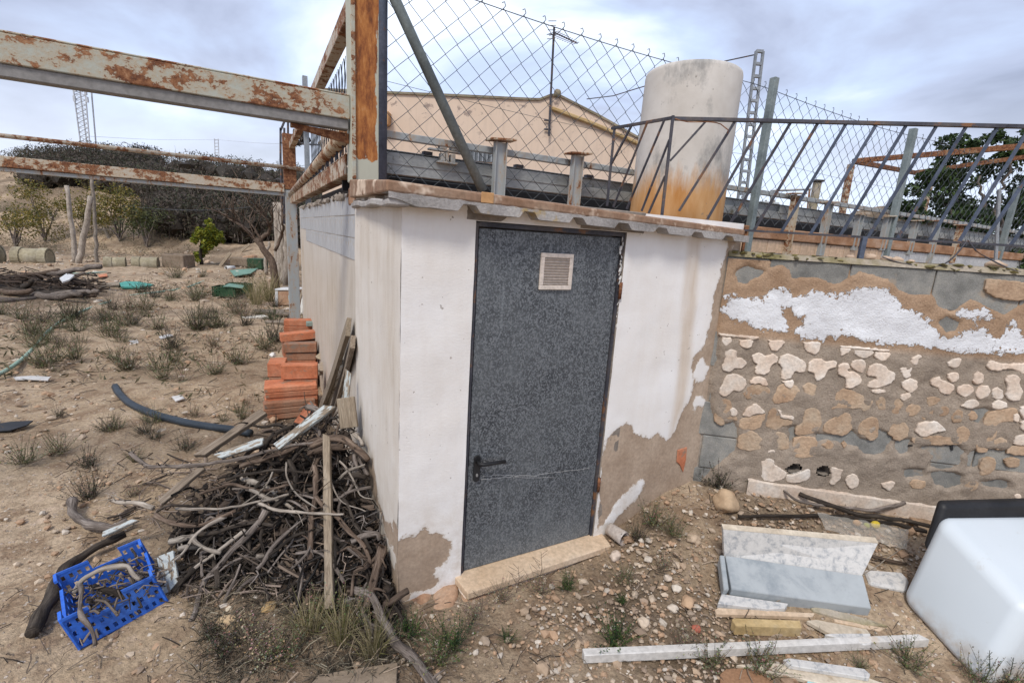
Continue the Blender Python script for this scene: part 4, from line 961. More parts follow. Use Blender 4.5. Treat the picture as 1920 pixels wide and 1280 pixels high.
CREAM = [c1([(465, 765), (660, 785), (850, 800), (825, 828), (650, 806), (480, 790)]), c1([(490, 800), (580, 810), (585, 850), (540, 885), (500, 870)]), c1([(660, 830), (795, 830), (790, 880), (760, 910), (700, 900), (665, 870)]),
  c1([(950, 830), (1110, 840), (1100, 880), (1050, 935), (980, 935), (960, 880)]), c1([(1300, 855), (1460, 860), (1460, 920), (1420, 975), (1350, 955), (1310, 920)]),
  c1([(520, 940), (580, 925), (635, 945), (645, 1000), (700, 1020), (730, 1060), (700, 1105), (620, 1115), (570, 1145), (510, 1135), (490, 1090), (515, 1020)]),
  c1([(800, 975), (860, 955), (920, 985), (1000, 965), (1045, 1000), (1040, 1050), (985, 1080), (960, 1150), (900, 1175), (830, 1165), (825, 1100), (845, 1070), (800, 1040)]),
  c1([(1060, 1000), (1120, 975), (1200, 985), (1260, 1010), (1320, 1060), (1320, 1130), (1270, 1155), (1210, 1145), (1180, 1200), (1130, 1225), (1075, 1210), (1090, 1110), (1055, 1060)]),
  c1([(1350, 1060), (1410, 1020), (1480, 1020), (1520, 1045), (1600, 1030), (1635, 1070), (1600, 1115), (1540, 1130), (1500, 1210), (1430, 1235), (1400, 1170), (1345, 1140)]),
  c2([(-66, 1090), (-10, 1060), (45, 1075), (60, 1110), (30, 1130), (50, 1150), (110, 1150), (170, 1230), (120, 1290), (20, 1310), (15, 1220), (-30, 1190), (-66, 1140)]),
  c2([(-45, 885), (60, 895), (445, 930), (440, 947), (60, 915), (-40, 902)]), c2([(-40, 905), (55, 920), (50, 950), (10, 975), (-30, 990), (-42, 950)]), c2([(95, 925), (275, 940), (280, 970), (220, 1010), (150, 1005), (100, 970)]), c2([(305, 950), (445, 955), (450, 990), (395, 1040), (330, 1020), (300, 985)]),
  c2([(75, 1040), (140, 1020), (200, 1040), (215, 1090), (190, 1145), (140, 1150), (85, 1120), (65, 1080)]),
  c2([(250, 1090), (320, 1060), (400, 1090), (440, 1130), (490, 1150), (505, 1200), (460, 1260), (400, 1285), (320, 1310), (240, 1300), (240, 1250), (320, 1220), (310, 1200), (240, 1190), (235, 1140)]),
  c2([(665, 1010), (730, 980), (770, 1000), (740, 1020), (720, 1080), (665, 1060)]), c2([(1020, 1055), (1080, 1020), (1150, 1015), (1160, 1055), (1110, 1105), (1030, 1095)]), c2([(545, 1120), (590, 1095), (670, 1100), (655, 1160), (665, 1190), (600, 1210), (570, 1160)]),
  c2([(1015, 1175), (1080, 1150), (1135, 1170), (1130, 1220), (1080, 1255), (1040, 1230)]), c2([(1290, 1170), (1330, 1140), (1380, 1190), (1370, 1250), (1300, 1270), (1270, 1230)]),
  c2([(1430, 1045), (1480, 1040), (1600, 1070), (1740, 1060), (1870, 1080), (1870, 1160), (1760, 1165), (1700, 1130), (1600, 1120), (1500, 1140), (1420, 1100)]),
  c4([(785, 60), (860, 20), (900, 50), (990, 90), (1005, 130), (960, 180), (890, 175), (850, 120), (800, 100)]), c4([(1470, 40), (1540, 0), (1605, 20), (1605, 90), (1630, 140), (1600, 230), (1530, 240), (1480, 200), (1490, 120)]),
  c4([(530, 80), (590, 40), (665, 60), (665, 120), (610, 170), (560, 150), (530, 120)]), c4([(1035, 110), (1120, 85), (1175, 110), (1175, 165), (1120, 205), (1060, 190), (1030, 150)]), c4([(1200, 150), (1260, 100), (1320, 110), (1340, 150), (1310, 200), (1240, 225), (1200, 190)]),
  c4([(1345, 140), (1400, 110), (1450, 150), (1440, 220), (1380, 225), (1345, 190)]), c4([(1070, 290), (1130, 240), (1190, 230), (1235, 255), (1210, 300), (1130, 315)]), c4([(1350, 270), (1410, 230), (1480, 250), (1490, 300), (1420, 320), (1355, 310)]),
  c4([(1610, 300), (1680, 280), (1740, 300), (1760, 380), (1650, 410), (1620, 370)]), c4([(1615, 440), (1680, 410), (1750, 430), (1750, 520), (1650, 520), (1615, 490)]), c4([(655, 500), (680, 450), (760, 430), (850, 435), (900, 470), (925, 515), (870, 525), (820, 540), (720, 570), (660, 540)]),
  c4([(1540, 610), (1600, 560), (1720, 540), (1760, 600), (1740, 650), (1640, 650), (1560, 640)]), c4([(510, 190), (600, 170), (610, 200), (550, 240), (510, 225)]), c4([(250, 145), (300, 132), (365, 140), (370, 168), (310, 175), (255, 168)]),
  c3([(430, 130), (470, 60), (500, 10), (560, -5), (640, 20), (680, 80), (650, 140), (600, 160), (560, 150), (480, 205), (430, 180)]), c3([(710, 60), (760, 25), (840, 30), (875, 80), (865, 110), (790, 85), (715, 85)]), c3([(640, 375), (680, 320), (750, 265), (800, 290), (850, 350), (830, 360), (740, 365), (700, 385)]),
  c3([(525, 320), (560, 305), (595, 335), (585, 375), (545, 380)]), c3([(965, 320), (1000, 330), (1000, 365), (1100, 385), (1105, 420), (1060, 410), (990, 390)]), c3([(1000, 60), (1100, 55), (1110, 85), (1075, 130), (1040, 110)]),
  c3([(810, 800), (870, 765), (930, 790), (940, 830), (1030, 890), (1040, 930), (960, 975), (850, 975), (805, 920), (820, 860)]), c3([(1045, 920), (1120, 915), (1250, 870), (1265, 910), (1230, 970), (1100, 995), (1045, 975)]), c3([(1440, 870), (1480, 850), (1555, 870), (1550, 920), (1500, 1000), (1440, 1000), (1460, 940)]),
  c3([(1590, 930), (1660, 905), (1700, 950), (1700, 1020), (1640, 1050), (1595, 1000)]), c4([(340, 1000), (400, 985), (460, 985), (450, 1030), (400, 1065), (350, 1030)]), c4([(1555, 1100), (1590, 1090), (1620, 1110), (1600, 1145), (1560, 1140)]), c4([(1550, 370), (1580, 355), (1605, 385), (1580, 435), (1550, 420)]),
  c3([(830, 690), (940, 690), (940, 706), (880, 715), (835, 708)])]
BROWN = [c3([(645, 170), (720, 100), (830, 100), (890, 130), (890, 190), (850, 220), (790, 210), (760, 185), (720, 230), (665, 210)]), c3([(950, 160), (990, 90), (1080, 90), (1170, 130), (1160, 210), (1080, 250), (960, 270), (920, 235)]), c3([(1190, 110), (1260, 80), (1320, 110), (1310, 180), (1300, 240), (1230, 290), (1195, 260), (1215, 190)]),
  c3([(1320, 180), (1400, 160), (1450, 200), (1430, 250), (1350, 260), (1315, 230)]), c3([(1480, 250), (1520, 140), (1620, 140), (1720, 180), (1790, 230), (1780, 300), (1660, 320), (1600, 310), (1460, 320)]), c3([(390, 270), (450, 230), (520, 240), (550, 300), (530, 340), (580, 380), (590, 425), (490, 410), (480, 460), (430, 465), (385, 430), (390, 370), (440, 330)]),
  c3([(640, 400), (740, 380), (850, 365), (830, 440), (800, 490), (720, 510), (620, 490), (615, 430)]), c3([(860, 450), (890, 340), (950, 320), (1000, 400), (1100, 430), (1080, 470), (1010, 480), (960, 510), (870, 490)]), c3([(1140, 470), (1200, 430), (1220, 330), (1330, 310), (1365, 400), (1360, 480), (1300, 540), (1150, 560), (1130, 520)]),
  c3([(1380, 510), (1400, 450), (1480, 400), (1540, 350), (1620, 360), (1650, 440), (1640, 520), (1580, 560), (1490, 555), (1400, 530)]), c3([(600, 650), (620, 560), (740, 520), (830, 590), (920, 580), (960, 530), (1050, 560), (1075, 650), (1060, 690), (850, 690), (700, 705), (610, 680)]), c3([(1105, 650), (1130, 580), (1280, 570), (1330, 620), (1310, 740), (1200, 770), (1110, 740)]),
  c3([(1370, 650), (1440, 610), (1480, 650), (1440, 690)]), c4([(-20, 640), (10, 620), (30, 650), (0, 680)]), c4([(150, 230), (210, 210), (270, 250), (230, 320), (175, 340), (150, 290)]), c4([(280, 200), (330, 190), (380, 240), (380, 320), (330, 330), (295, 280)]), c4([(440, 290), (480, 230), (600, 220), (600, 250), (530, 300), (490, 370), (435, 350)]),
  c4([(560, 320), (620, 275), (700, 290), (690, 350), (630, 385), (570, 370)]), c4([(710, 380), (760, 310), (825, 300), (820, 360), (760, 420), (715, 410)]), c4([(760, 220), (850, 200), (880, 240), (830, 280), (770, 290)]), c4([(850, 310), (910, 290), (960, 310), (950, 370), (890, 385), (850, 360)]), c4([(980, 380), (1030, 330), (1090, 340), (1080, 430), (1020, 445), (980, 420)]),
  c4([(1140, 370), (1190, 340), (1225, 370), (1220, 410), (1160, 420)]), c4([(1280, 430), (1330, 350), (1450, 320), (1560, 310), (1600, 360), (1570, 430), (1450, 440), (1370, 490), (1290, 470)]), c4([(130, 500), (170, 430), (260, 390), (310, 420), (320, 500), (300, 590), (240, 610), (190, 570), (140, 550)]), c4([(410, 540), (440, 460), (520, 430), (590, 480), (590, 560), (540, 600), (470, 605)]),
  c4([(620, 610), (660, 580), (850, 560), (1000, 570), (1040, 500), (1100, 480), (1160, 520), (1140, 600), (1080, 640), (980, 650), (800, 650), (660, 640)]), c4([(1200, 660), (1240, 560), (1300, 500), (1400, 510), (1400, 560), (1350, 640), (1320, 700), (1240, 720)]), c4([(1370, 620), (1430, 580), (1500, 610), (1490, 680), (1410, 695), (1365, 660)]),
  c4([(1490, 690), (1560, 655), (1720, 660), (1760, 700), (1740, 740), (1600, 745), (1500, 720)]), c4([(1240, 840), (1280, 780), (1370, 770), (1400, 820), (1360, 900), (1260, 930)]), c4([(600, 1000), (640, 970), (740, 980), (740, 1040), (640, 1050)]), c4([(1110, 1030), (1150, 980), (1220, 980), (1230, 1040), (1160, 1070)]), c4([(1480, 790), (1560, 765), (1620, 790), (1590, 850), (1500, 850)]),
  c2([(1430, 225), (1790, 260), (1850, 300), (1850, 420), (1650, 440), (1450, 380), (1400, 300)])]
for p_ in BROWN: pat(p_, 'plaster_tan', 'mortar_patch', .006, .013)
for p_ in CREAM: pat(p_, 'plaster_cream', 'plaster_patch', .010, .017)
vx = 2.15
while vx < WL - .1:                       # the wall goes on outside the frame
    for zz__ in (1.05, .9, .75, .55):
        r_ = rnd.uniform(.03, .06); c_ = (vx + rnd.uniform(-.05, .05), zz__ + rnd.uniform(-.03, .03))
        pat([(c_[0] + r_ * math.cos(a) * rnd.uniform(.7, 1.2), c_[1] + r_ * math.sin(a) * rnd.uniform(.7, 1.1)) for a in np.linspace(0, 6.28, 8)[:-1]], 'plaster_cream' if zz__ > .8 else 'plaster_tan')
    vx += .17
# mossy cap, rendered strip at the foot
m = MB(); n = 90
for i in range(n):
    a, b = WL * i / n, WL * (i + 1) / n; ha, hb = [.030 + .012 * mnoise.noise(Vector((q_ * 5, 3, 0))) for q_ in (a, b)]; oa, ob = [.012 + .010 * mnoise.noise(Vector((q_ * 6, 8, 0))) for q_ in (a, b)]
    V = [WP(a, ztw - .002, oa), WP(b, ztw - .002, ob), WP(b, ztw - .002, -.20), WP(a, ztw - .002, -.20), WP(a, ztw + ha, oa - .015), WP(b, ztw + hb, ob - .015), WP(b, ztw + hb, -.20), WP(a, ztw + ha, -.20)]
    m.add(V, [(0, 1, 5, 4), (4, 5, 6, 7), (2, 3, 7, 6)])
build(m, 'mortar_cap', MT['moss_cap'], bw)
m = MB()
for k in range(230):
    a = rnd.uniform(.02, WL)
    if vnoise(np.array([a * 2.6]), np.array([.5]), 4)[0] < -.15: continue
    v_ = rnd.uniform(.7, 1.3); m.col = [(.16 * v_, .135 * v_, .045 * v_), (.23 * v_, .20 * v_, .09 * v_), (.10 * v_, .085 * v_, .04 * v_)][k % 3]; m.blob(WP(a, ztw + rnd.uniform(.002, .032), rnd.uniform(-.03, .012)), rnd.uniform(.006, .020), 1, k, .5, (1.6, 1, .5))
build(m, 'moss', MT['stone'], bw, kind='stuff', cols=True)
b0 = wuv(1400, 896); b1 = wuv(1735, 944)
m = MB(); n = 30
for i in range(n):
    a, b = b0[0] + (2.6 - b0[0]) * i / n, b0[0] + (2.6 - b0[0]) * (i + 1) / n
    za_, zb_ = [b0[1] + (b1[1] - b0[1]) * (q_ - b0[0]) / (b1[0] - b0[0]) + .006 * mnoise.noise(Vector((q_ * 9, 0, 0))) for q_ in (a, b)]
    m.add([WP(a, -.1, .045), WP(b, -.1, .045), WP(b, zb_, .04), WP(a, za_, .04), WP(a, za_ + .012, .0), WP(b, zb_ + .012, .0)], [(0, 1, 2, 3), (3, 2, 5, 4)])
build(m, 'foot_strip', MT['plaster_cream'], bw)

# rocks lying on top of the wall
for k, (x, y, r_, lab) in enumerate([(1603, 478, .020, 'smallest pale rock on the mossy wall top, leftmost of the row'), (1640, 477, .034, 'pale flat rock on the wall top beside the dark railing post'), (1672, 479, .028, 'peach rock on the wall top, middle of a huddle of three'), (1694, 481, .026, 'rounded peach rock on the wall top, rightmost of the huddle of three'), (1879, 495, .036, 'pale rock on the wall top near the right frame edge by grey posts'), (1722, 483, .014, 'tiny pale rock on the wall top right of the huddle')]):
    u_, z_ = wuv(x, y); m = MB(); m.blob(WP(u_, ztw + .03 + r_ * .4, -.05), r_, 2, 60 + k, .3, (1.3, .9, .65)); m.col = (.6, .45, .33)
    m.c = [(.55, .41, .30)] * len(m.v)
    build(m, 'rock', MT['stone'], None, lab, 'rock', 'rocks on the wall top', cols=True, smooth=True)

# ---------------------------------------------------------------- slanted bar railing
rl = thing('railing', 'dark blue railing of slanted square bars along the wall top', 'railing', WP(1.2, ztw))
zr = np.mean([wuv(1265, 215)[1], wuv(1600, 226)[1], wuv(1920, 238)[1]])
RB = -.02
def rtop(x, y): u, z = wuv(x, y); return u
zbot = wuv(1600, 445)[1]
Q1 = WP(wuv(1263, 215)[0], zr, RB)
m = MB(); m.box(Q1 - ZZ * .012, WP(WL, zr, RB) - Q1, ZZ * .018, -nW * .03); build(m, 'top_rail', MT['rail_dark'], rl)
m = MB(); uL = wuv(1398, 436)[0]; m.box(WP(uL, zbot, RB - .006), dW * (WL - uL), ZZ * .012, -nW * .02); build(m, 'bottom_rail', MT['rail_dark'], rl)
def bar(P0, P1, w, name='bar', mat='rail_blue'):
    m = MB(); m.tube([P0, P1], w * .70, 4); return build(m, name, MT[mat], rl)
tops = [1434, 1488, 1540, 1594, 1652, 1709, 1767, 1824, 1884, 1946, 2006, 2068, 2130, 2190]
bots = [(1324, 419), (1366, 428), (1416, 436), (1468, 437), (1524, 440), (1581, 440), (1634, 441), (1691, 441), (1752, 443), (1808, 446), (1851, 453), (1905, 458), (1965, 463), (2020, 467)]
for i, (tx, (bx_, by_)) in enumerate(zip(tops, bots)):
    ut = wuv(tx, 220)[0]; ub, zb = wuv(bx_, by_)
    bar(WP(ut, zr - .012, RB - .015), WP(ub, zb if i < 2 else zbot + .004, RB - .015), .013, mat='rail_blue' if i > 2 else 'rail_dark')
for (tx, ty, bx_, by_) in [(1328, 218, 1258, 300), (1382, 220, 1275, 395)]:
    ut = wuv(tx, ty)[0]; ub, zb = wuv(bx_, by_); bar(WP(ut, zr - .01, RB - .015), WP(ub, zb, RB - .015), .013, mat='rail_dark')
# folded return panel over the hut roof
Q0 = atz(1147, 241, zr + .0)
if np.linalg.norm(Q0 - Q1) > 1.6 or Q0[1] < 0: Q0 = Q1 + (Q0 - Q1) / np.linalg.norm(Q0 - Q1) * 1.2
m = MB(); m.tube([Q0, Q1 - nW * .01], .012, 4); build(m, 'top_rail', MT['rail_dark'], rl)
def rp_(x, y):
    nn = np.cross(Q1 - Q0, ZZ); return onplane(x, y, Q0, nn)
for (a, b) in [((1152, 243), (1138, 386)), ((1262, 217), (1241, 404))]: bar(rp_(*a), rp_(*b), .016, 'railing_post', 'rail_dark')
for (a, b) in [((1184, 236), (1145, 310)), ((1214, 229), (1150, 388)), ((1247, 222), (1175, 392)), ((1255, 262), (1203, 396)), ((1247, 330), (1216, 400))]: bar(rp_(*a), rp_(*b), .012, mat='rail_dark')
u_, z_ = wuv(1627, 445); m = MB(); m.box(WP(u_ - .012, ztw + .01, RB - .03), dW * .026, ZZ * (zbot - ztw), nW * .026); build(m, 'railing_post', MT['rail_blue'], rl)
u_, _ = wuv(1410, 440); m = MB(); m.box(WP(u_ - .03, ztw - .005, RB - .05), dW * .012, ZZ * (zbot - ztw + .03), nW * .03); build(m, 'railing_post', MT['rust_brown'], rl)
# loose wires on the wall and railing
def wirething(pts, r_, name, label, cat='wire', mat='rail_dark', step=.03, group=None):
    m = MB(); m.tube(catmull(pts, step), r_, 6); o = build(m, name, MT[mat], None, label, cat, group, smooth=True); return o
wirething([WP(*wuv(x, y), RB + .02) for x, y in [(1655, 482), (1685, 492), (1730, 500), (1765, 498), (1790, 480), (1805, 462), (1815, 450), (1830, 470), (1880, 498), (1920, 512), (1980, 525)]], .004, 'loose_wire', 'thin dark wire lying looped over the right end of the wall top')
wirething([WP(*wuv(x, y), RB + .01) for x, y in [(1266, 222), (1290, 228), (1330, 228), (1352, 232), (1366, 243), (1365, 250)]], .003, 'loose_wire', 'thin brown wire sagging from the railing across the white tank', mat='rust_brown')

# ---------------------------------------------------------------- white cement tank behind the railing
TZ = 1.955; td = 3.85
tc_ = at(1266, 400, td); tc_[2] = TZ; TR = 85 / (F_PX / td) * .94
tz1 = at(1290, 121, td - TR * .6)[2]
vs_l = []; prof = [(TR, 0), (TR * .995, .4), (TR * .99, .8), (TR * .985, tz1 - TZ - .03), (TR * .97, tz1 - TZ - .008), (TR * .94, tz1 - TZ), (TR * .86, tz1 - TZ), (TR * .85, tz1 - TZ - .2), (.01, tz1 - TZ - .25)]
m = MB(); N = 72; V = []; f = []
for (r_, z_) in prof:
    for k in range(N): a = 2 * math.pi * k / N; V.append(tc_ + np.array([r_ * math.cos(a), r_ * math.sin(a), z_]) * np.array([1, 1, 1]))
for L in range(len(prof) - 1):
    for k in range(N): f.append((L * N + k, L * N + (k + 1) % N, (L + 1) * N + (k + 1) % N, (L + 1) * N + k))
m.add(V, f); build(m, 'water_tank', MT['tank'], None, 'round off white cement tank with orange stained base on the hut roof', 'water tank', smooth=True, origin=tc_)

# ---------------------------------------------------------------- chain link fence above the cistern edge
cl = thing('chain_link_fence', 'grey chain link fence with steel posts above the cistern edge', 'fence', CP(3, 2.0))
u0_, u1_ = .165, 11.2; zt_f = 3.22; zb_f = 2.02; DX = .155; DY = .152
nrow = int(round((zt_f - zb_f) / (DY / 2))); m = MB(); k = 0; u = u0_
def sag(u): 
    return .045 * math.sin(math.pi * ((u % 3.5) / 3.5))
HX = DX / 2
for i in range(int((u1_ - u0_) / HX)):
    P = []
    for j in range(nrow + 1):
        uu = u0_ + (i + ((j + i) % 2)) * HX
        P.append(CP(uu + .008 * mnoise.noise(Vector((uu * 3, j * .4, 2))), zb_f + j * (zt_f - zb_f - sag(uu)) / nrow, -.02 + .004 * (1 if (i + j) % 2 else -1) + .02 * mnoise.noise(Vector((uu * .8, j * .12, 0)))))
    rr_ = .0030 if i * HX < 3 else .0027
    m.tube(P, rr_, 3, cap=False)
    if i % 2 == 0:
        e_ = P[-1]; m.tube([e_, e_ + ZZ * .018 + dF * .014, e_ + ZZ * .04 + dF * .004, e_ + ZZ * .03 - dF * .012], rr_ * 1.1, 3, cap=False)
build(m, 'wire_mesh', MT['wire'], cl, kind='stuff')
for zz__, r_ in ((zt_f - .01, .003), ((zt_f + zb_f) / 2, .0015), (zb_f + .05, .002)):
    m = MB(); m.tube([CP(u_, zz__ - sag(u_) * (zz__ > 2.5), -.024) for u_ in np.arange(u0_, u1_, .25)], r_, 5, cap=False); build(m, 'tension_wire', MT['wire'], cl)
for (xt, yt, xb, yb, w_) in [(1451, 148, 1397, 462, .075), (1720, 245, 1658, 472, .085), (1887, 350, 1866, 499, .085)]:
    ut, zt__ = cuv(xt, yt); ub, zb__ = cuv(xb, min(yb, 495))
    if yt > 300: ut, zt__ = cuv(xt, yt)
    w_ = w_ * .8
    m = MB(); m.box(CP(ub - w_ / 2, 1.72, .05), dF * w_, ZZ * (zt__ - 1.72), dA * w_); build(m, 'fence_post', MT['post_green'], cl, bevel=.004)
m = MB(); u_ = cuv(716, 200)[0]; m.tube([CP(u_ - .0, 2.03, .0), CP(u_ - .0, 4.3, .0)], .032, 12); build(m, 'fence_post', MT['rail_blue'], cl, smooth=True)
ta, za_ = cuv(738, 3); tb, zb_ = cuv(902, 362)
m = MB(); m.tube([CP(ta - .12, za_ + .35, .03), CP(ta, za_, .03), CP(tb, zb_ + .012, .03)], .032, 14); build(m, 'brace', MT['post_green'], cl, smooth=True)
# side mesh, left of the post
m = MB(); 
for k in range(20):
    s_ = 1.45 + k * .13
    for sh in (0, 1):
        P = [SP(s_ + .065 * (j % 2) , zB1 + .05 + j * .12 * 1.0, -.03 + .004 * sh) for j in range(int((zq - zB1 - .05) / .12))]
        m.tube(P, .0026, 3, cap=False)
    P = [SP(s_ + .065 - .065 * (j % 2), zB1 + .05 + j * .12, -.03) for j in range(int((zq - zB1 - .05) / .12))]
    m.tube(P, .0026, 3, cap=False)
build(m, 'side_mesh', MT['wire'], cl, kind='stuff')
sP = suv(578, 300)[0]
m = MB(); m.box(SP(5.2, 2.0, -.06), dA * .08, ZZ * 1.6, dF * .06); build(m, 'fence_post', MT['galv'], cl)

# ---------------------------------------------------------------- peach house behind
HD = 12.0
hs = thing('peach_house', 'peach stucco house gable with stained parapet and ochre verge', 'house', (0.5, HD, -.1))
def HP(x, y, dd=0.0): return at(x, y, HD + dd)
zb_ = -.3
left = [(600, 170), (722, 176), (860, 182), (1000, 189), (1012, 189), (1030, 182), (1045, 180), (1120, 218), (1192, 258), (1260, 294), (1330, 330)]
P = [HP(*q_) for q_ in left]; m = MB()
m.prism([np.array([P[0][0], HD, zb_])] + P + [np.array([P[-1][0], HD, zb_])], np.array([0, .25, 0])); build(m, 'gable_wall', MT['stucco'], hs, origin=np.array([0, HD, 0]) * 1.0)
for o_ in hs.children: pass
m = MB(); zt__ = P[2][2]
m.prism([np.array([P[0][0] - 1.5, HD + 9, zb_]), np.array([P[0][0] - 1.5, HD + 9, zt__ - .2]), np.array([P[-1][0] + .5, HD + 9, zt__ - .2]), np.array([P[-1][0] + .5, HD + 9, zb_])], np.array([0, .25, 0]))
build(m, 'rear_gable', MT['stucco'], hs)
ap = HP(1045, 177); lo = P[-1]; rf = MB()
rf.add([ap + [0, .3, -.25], lo + [0, .3, -.25], lo + [0, 9, -.25], ap + [0, 9, -.25], P[0] + [0, .3, -.6], P[0] + [0, 9, -.6]], [(0, 1, 2, 3), (4, 0, 3, 5)]); build(rf, 'roof', MT['terracotta'], hs, sol=.06)
# verge caps
MT['cap'] = mott('parapet_cap', [(.16, .13, .09), (.30, .25, .18), (.22, .22, .12)], 5, 30, .95, .5, .01)
for i in range(len(P) - 1):
    m = MB(); m.box(P[i] - np.array([0, .04, 0]), P[i + 1] - P[i], np.array([0, .33, 0]), ZZ * .05); build(m, 'parapet_cap', MT['cap'], hs)
m = MB(); m.blob(HP(1045, 176), .10, 2, 3, .2, (.8, 1, 1)); build(m, 'finial', MT['cap'], hs, smooth=True)
MT['ochre'] = mott('ochre_moulding', [(.45, .30, .13), (.58, .42, .22)], 3, 30, .85, .2, .003)
vv = [HP(1034, 208), HP(1110, 236), HP(1190, 271), HP(1270, 308)]
for i in range(3):
    m = MB(); m.box(vv[i] - np.array([0, .09, 0]), vv[i + 1] - vv[i], np.array([0, .088, 0]), ZZ * .085); build(m, 'verge_moulding', MT['ochre'], hs, bevel=.02)
w0, w1_ = HP(877, 276), HP(924, 305); m = MB(); m.box(np.array([w0[0], HD - .03, w1_[2]]), np.array([w1_[0] - w0[0], 0, 0]), ZZ * (w0[2] - w1_[2]), np.array([0, .029, 0])); win = build(m, 'window', MT['door'], hs)
for k in range(6):
    m = MB(); m.box(np.array([w0[0] + (w1_[0] - w0[0]) * (k + .5) / 6, HD - .07, w1_[2]]), np.array([.03, 0, 0]), ZZ * (w0[2] - w1_[2]), np.array([0, .03, 0])); build(m, 'window_bar', MT['galv'], win)
m = MB(); q0_, q1_ = HP(700, 212), HP(733, 238); m.hexa([q1_ * 1 + [-.5, -.25, 0], q1_ + [0, -.25, 0], q1_ + [0, -.002, 0], q1_ + [-.5, -.002, 0], q0_ + [-.1, -.25, 0], q0_ + [.42, -.25, .0], q0_ + [.42, -.002, .0], q0_ + [-.1, -.002, 0]]); build(m, 'wall_box', MT['tile_orange'], hs)
# television aerial on the parapet
an = thing('television_aerial', 'thin television aerial mast with yagi elements fixed to the peach gable', 'aerial', HP(1030, 252, -.1))
A_, B_ = HP(1029, 255, -.1), HP(1039, 52, -.1)
m = MB(); m.tube([A_, B_], .028, 6); build(m, 'mast', MT['rail_dark'], an)
c_, d_ = HP(1037, 60, -.1), HP(1083, 82, -.1); m = MB(); m.tube([c_, d_], .014, 5); boom = build(m, 'boom', MT['rail_dark'], an)
for k in range(11):
    p = c_ + (d_ - c_) * (k + .5) / 11; L = .30 - .012 * k; m = MB(); m.tube([p - np.array([.55, .3, .3]) * L, p + np.array([.55, .3, .3]) * L * .6], .008, 4); build(m, 'element', MT['rail_dark'], boom)
m = MB()
for a in range(5): m.tube([c_ + [-.12, 0, -.15 + a * .09], c_ + [.06, 0.1, -.10 + a * .09]], .008, 4)
build(m, 'reflector', MT['rail_dark'], an)
for y_ in (226, 243):
    m = MB(); p = HP(1028, y_, -.05); m.tube([p - [.1, 0, 0], p + [.06, 0, 0]], .02, 5); build(m, 'wall_bracket', MT['rail_dark'], an)
m = MB(); P_ = [HP(1100, 186), HP(1150, 180), at(1195, 166, 11.5), at(1300, 135, 10.5), at(1345, 118, 9.8), at(1420, 102, 9.0)]; m.tube(P_, .012, 4, cap=False); build(m, 'overhead_cable', MT['rail_dark'], None, 'thin dark cable rising from the peach gable to the lattice pole', 'cable')

# ---------------------------------------------------------------- lattice pole
LD = 9.0
lp = thing('lattice_pole', 'slim grey lattice power pole behind the white tank', 'pole', at(1385, 420, LD) * [1, 1, 0] + [0, 0, -.1])
T0, T1, B0_, B1_ = at(1418, 96, LD), at(1431, 97, LD), at(1378, 420, LD), at(1393, 420, LD)
def ext(a, b, z): t = (z - b[2]) / (a[2] - b[2]); return b + (a - b) * t
B0_, B1_ = ext(T0, B0_, -.1), ext(T1, B1_, -.1)
for a, b in ((T0, B0_), (T1, B1_)):
    m = MB(); m.box(b - [.018, .02, 0], [.036, 0, 0], [0, .05, 0], a - b); build(m, 'upright', MT['galv'], lp)
for k in range(23):
    t_ = k / 22 * .82; a = T0 + (B0_ - T0) * t_; b = T1 + (B1_ - T1) * t_; m = MB(); m.box(a - [0, .022, .022], b - a, [0, .05, 0], [0, 0, .044]); build(m, 'batten', MT['galv'], lp)

# ---------------------------------------------------------------- rusty frame and tree on the right
RD = 9.5
rf_ = thing('rusty_pergola', 'rusty brown pergola frame in front of the dark tree', 'pergola', at(1605, 440, RD) * [1, 1, 0])
def R_(x, y, d=RD): return at(x, y, d)
def beam_(a, b, w, h, mat, name='beam'):
    m = MB(); m.box(a - [0, 0, h], b - a, [0, w, 0], [0, 0, h]); return build(m, name, MT[mat], rf_, bevel=.006)
c0 = R_(1602, 297)
beam_(c0, at(1925, 268, 8.0), .06, .09, 'rust_brown'); beam_(c0, at(1780, 332, 13), .06, .09, 'rust_brown'); beam_(at(1720, 319, 11), at(1925, 290, 9.5), .06, .08, 'rust_brown')
c0b = at(1584, 408, RD)
m = MB(); m.box(c0 - [.05, 0, .1], [.09, 0, 0], [0, .09, 0], np.array([c0b[0] - c0[0], 0, -c0[2] + .05])); build(m, 'upright', MT['rust_light'], rf_)
a_ = at(1740, 335, 12.5)
m = MB(); m.box(np.array([a_[0], 12.4, -.1]), [.09, 0, 0], [0, .09, 0], [0, 0, a_[2] + .1]); build(m, 'upright', MT['rust_light'], rf_)
# low grey trestle over the cistern's far side
tr_ = thing('winch_trestle', 'small grey trestle with arms on the far side of the cistern', 'trestle', at(1450, 410, 7.5))
for (x0, y0, x1, y1, r_) in [(1445, 358, 1520, 355, .02), (1445, 358, 1446, 400, .02), (1518, 355, 1514, 395, .02), (1425, 380, 1460, 383, .035), (1430, 395, 1455, 398, .03), (1436, 375, 1434, 405, .02), (1452, 375, 1450, 410, .02)]:
    m = MB(); m.tube([at(x0, y0, 7.5), at(x1, y1, 7.5)], r_ * .8, 5); build(m, 'arm', MT['galv_worn'], tr_)
pz = thing('wooden_bollard', 'short mossy timber stub standing on the far cistern edge', 'post', at(1522, 400, 8.2))
m = MB(); m.box(at(1519, 402, 8.2), [.10, 0, 0], [0, .1, 0], [0, 0, .52]); build(m, 'timber', MT['moss_cap'], pz, bevel=.01)
m = MB(); m.box(at(1519, 402, 8.2) + [-.02, -.02, .521], [.14, 0, 0], [0, .14, 0], [0, 0, .03]); build(m, 'cap', MT['wood_dark'], pz)
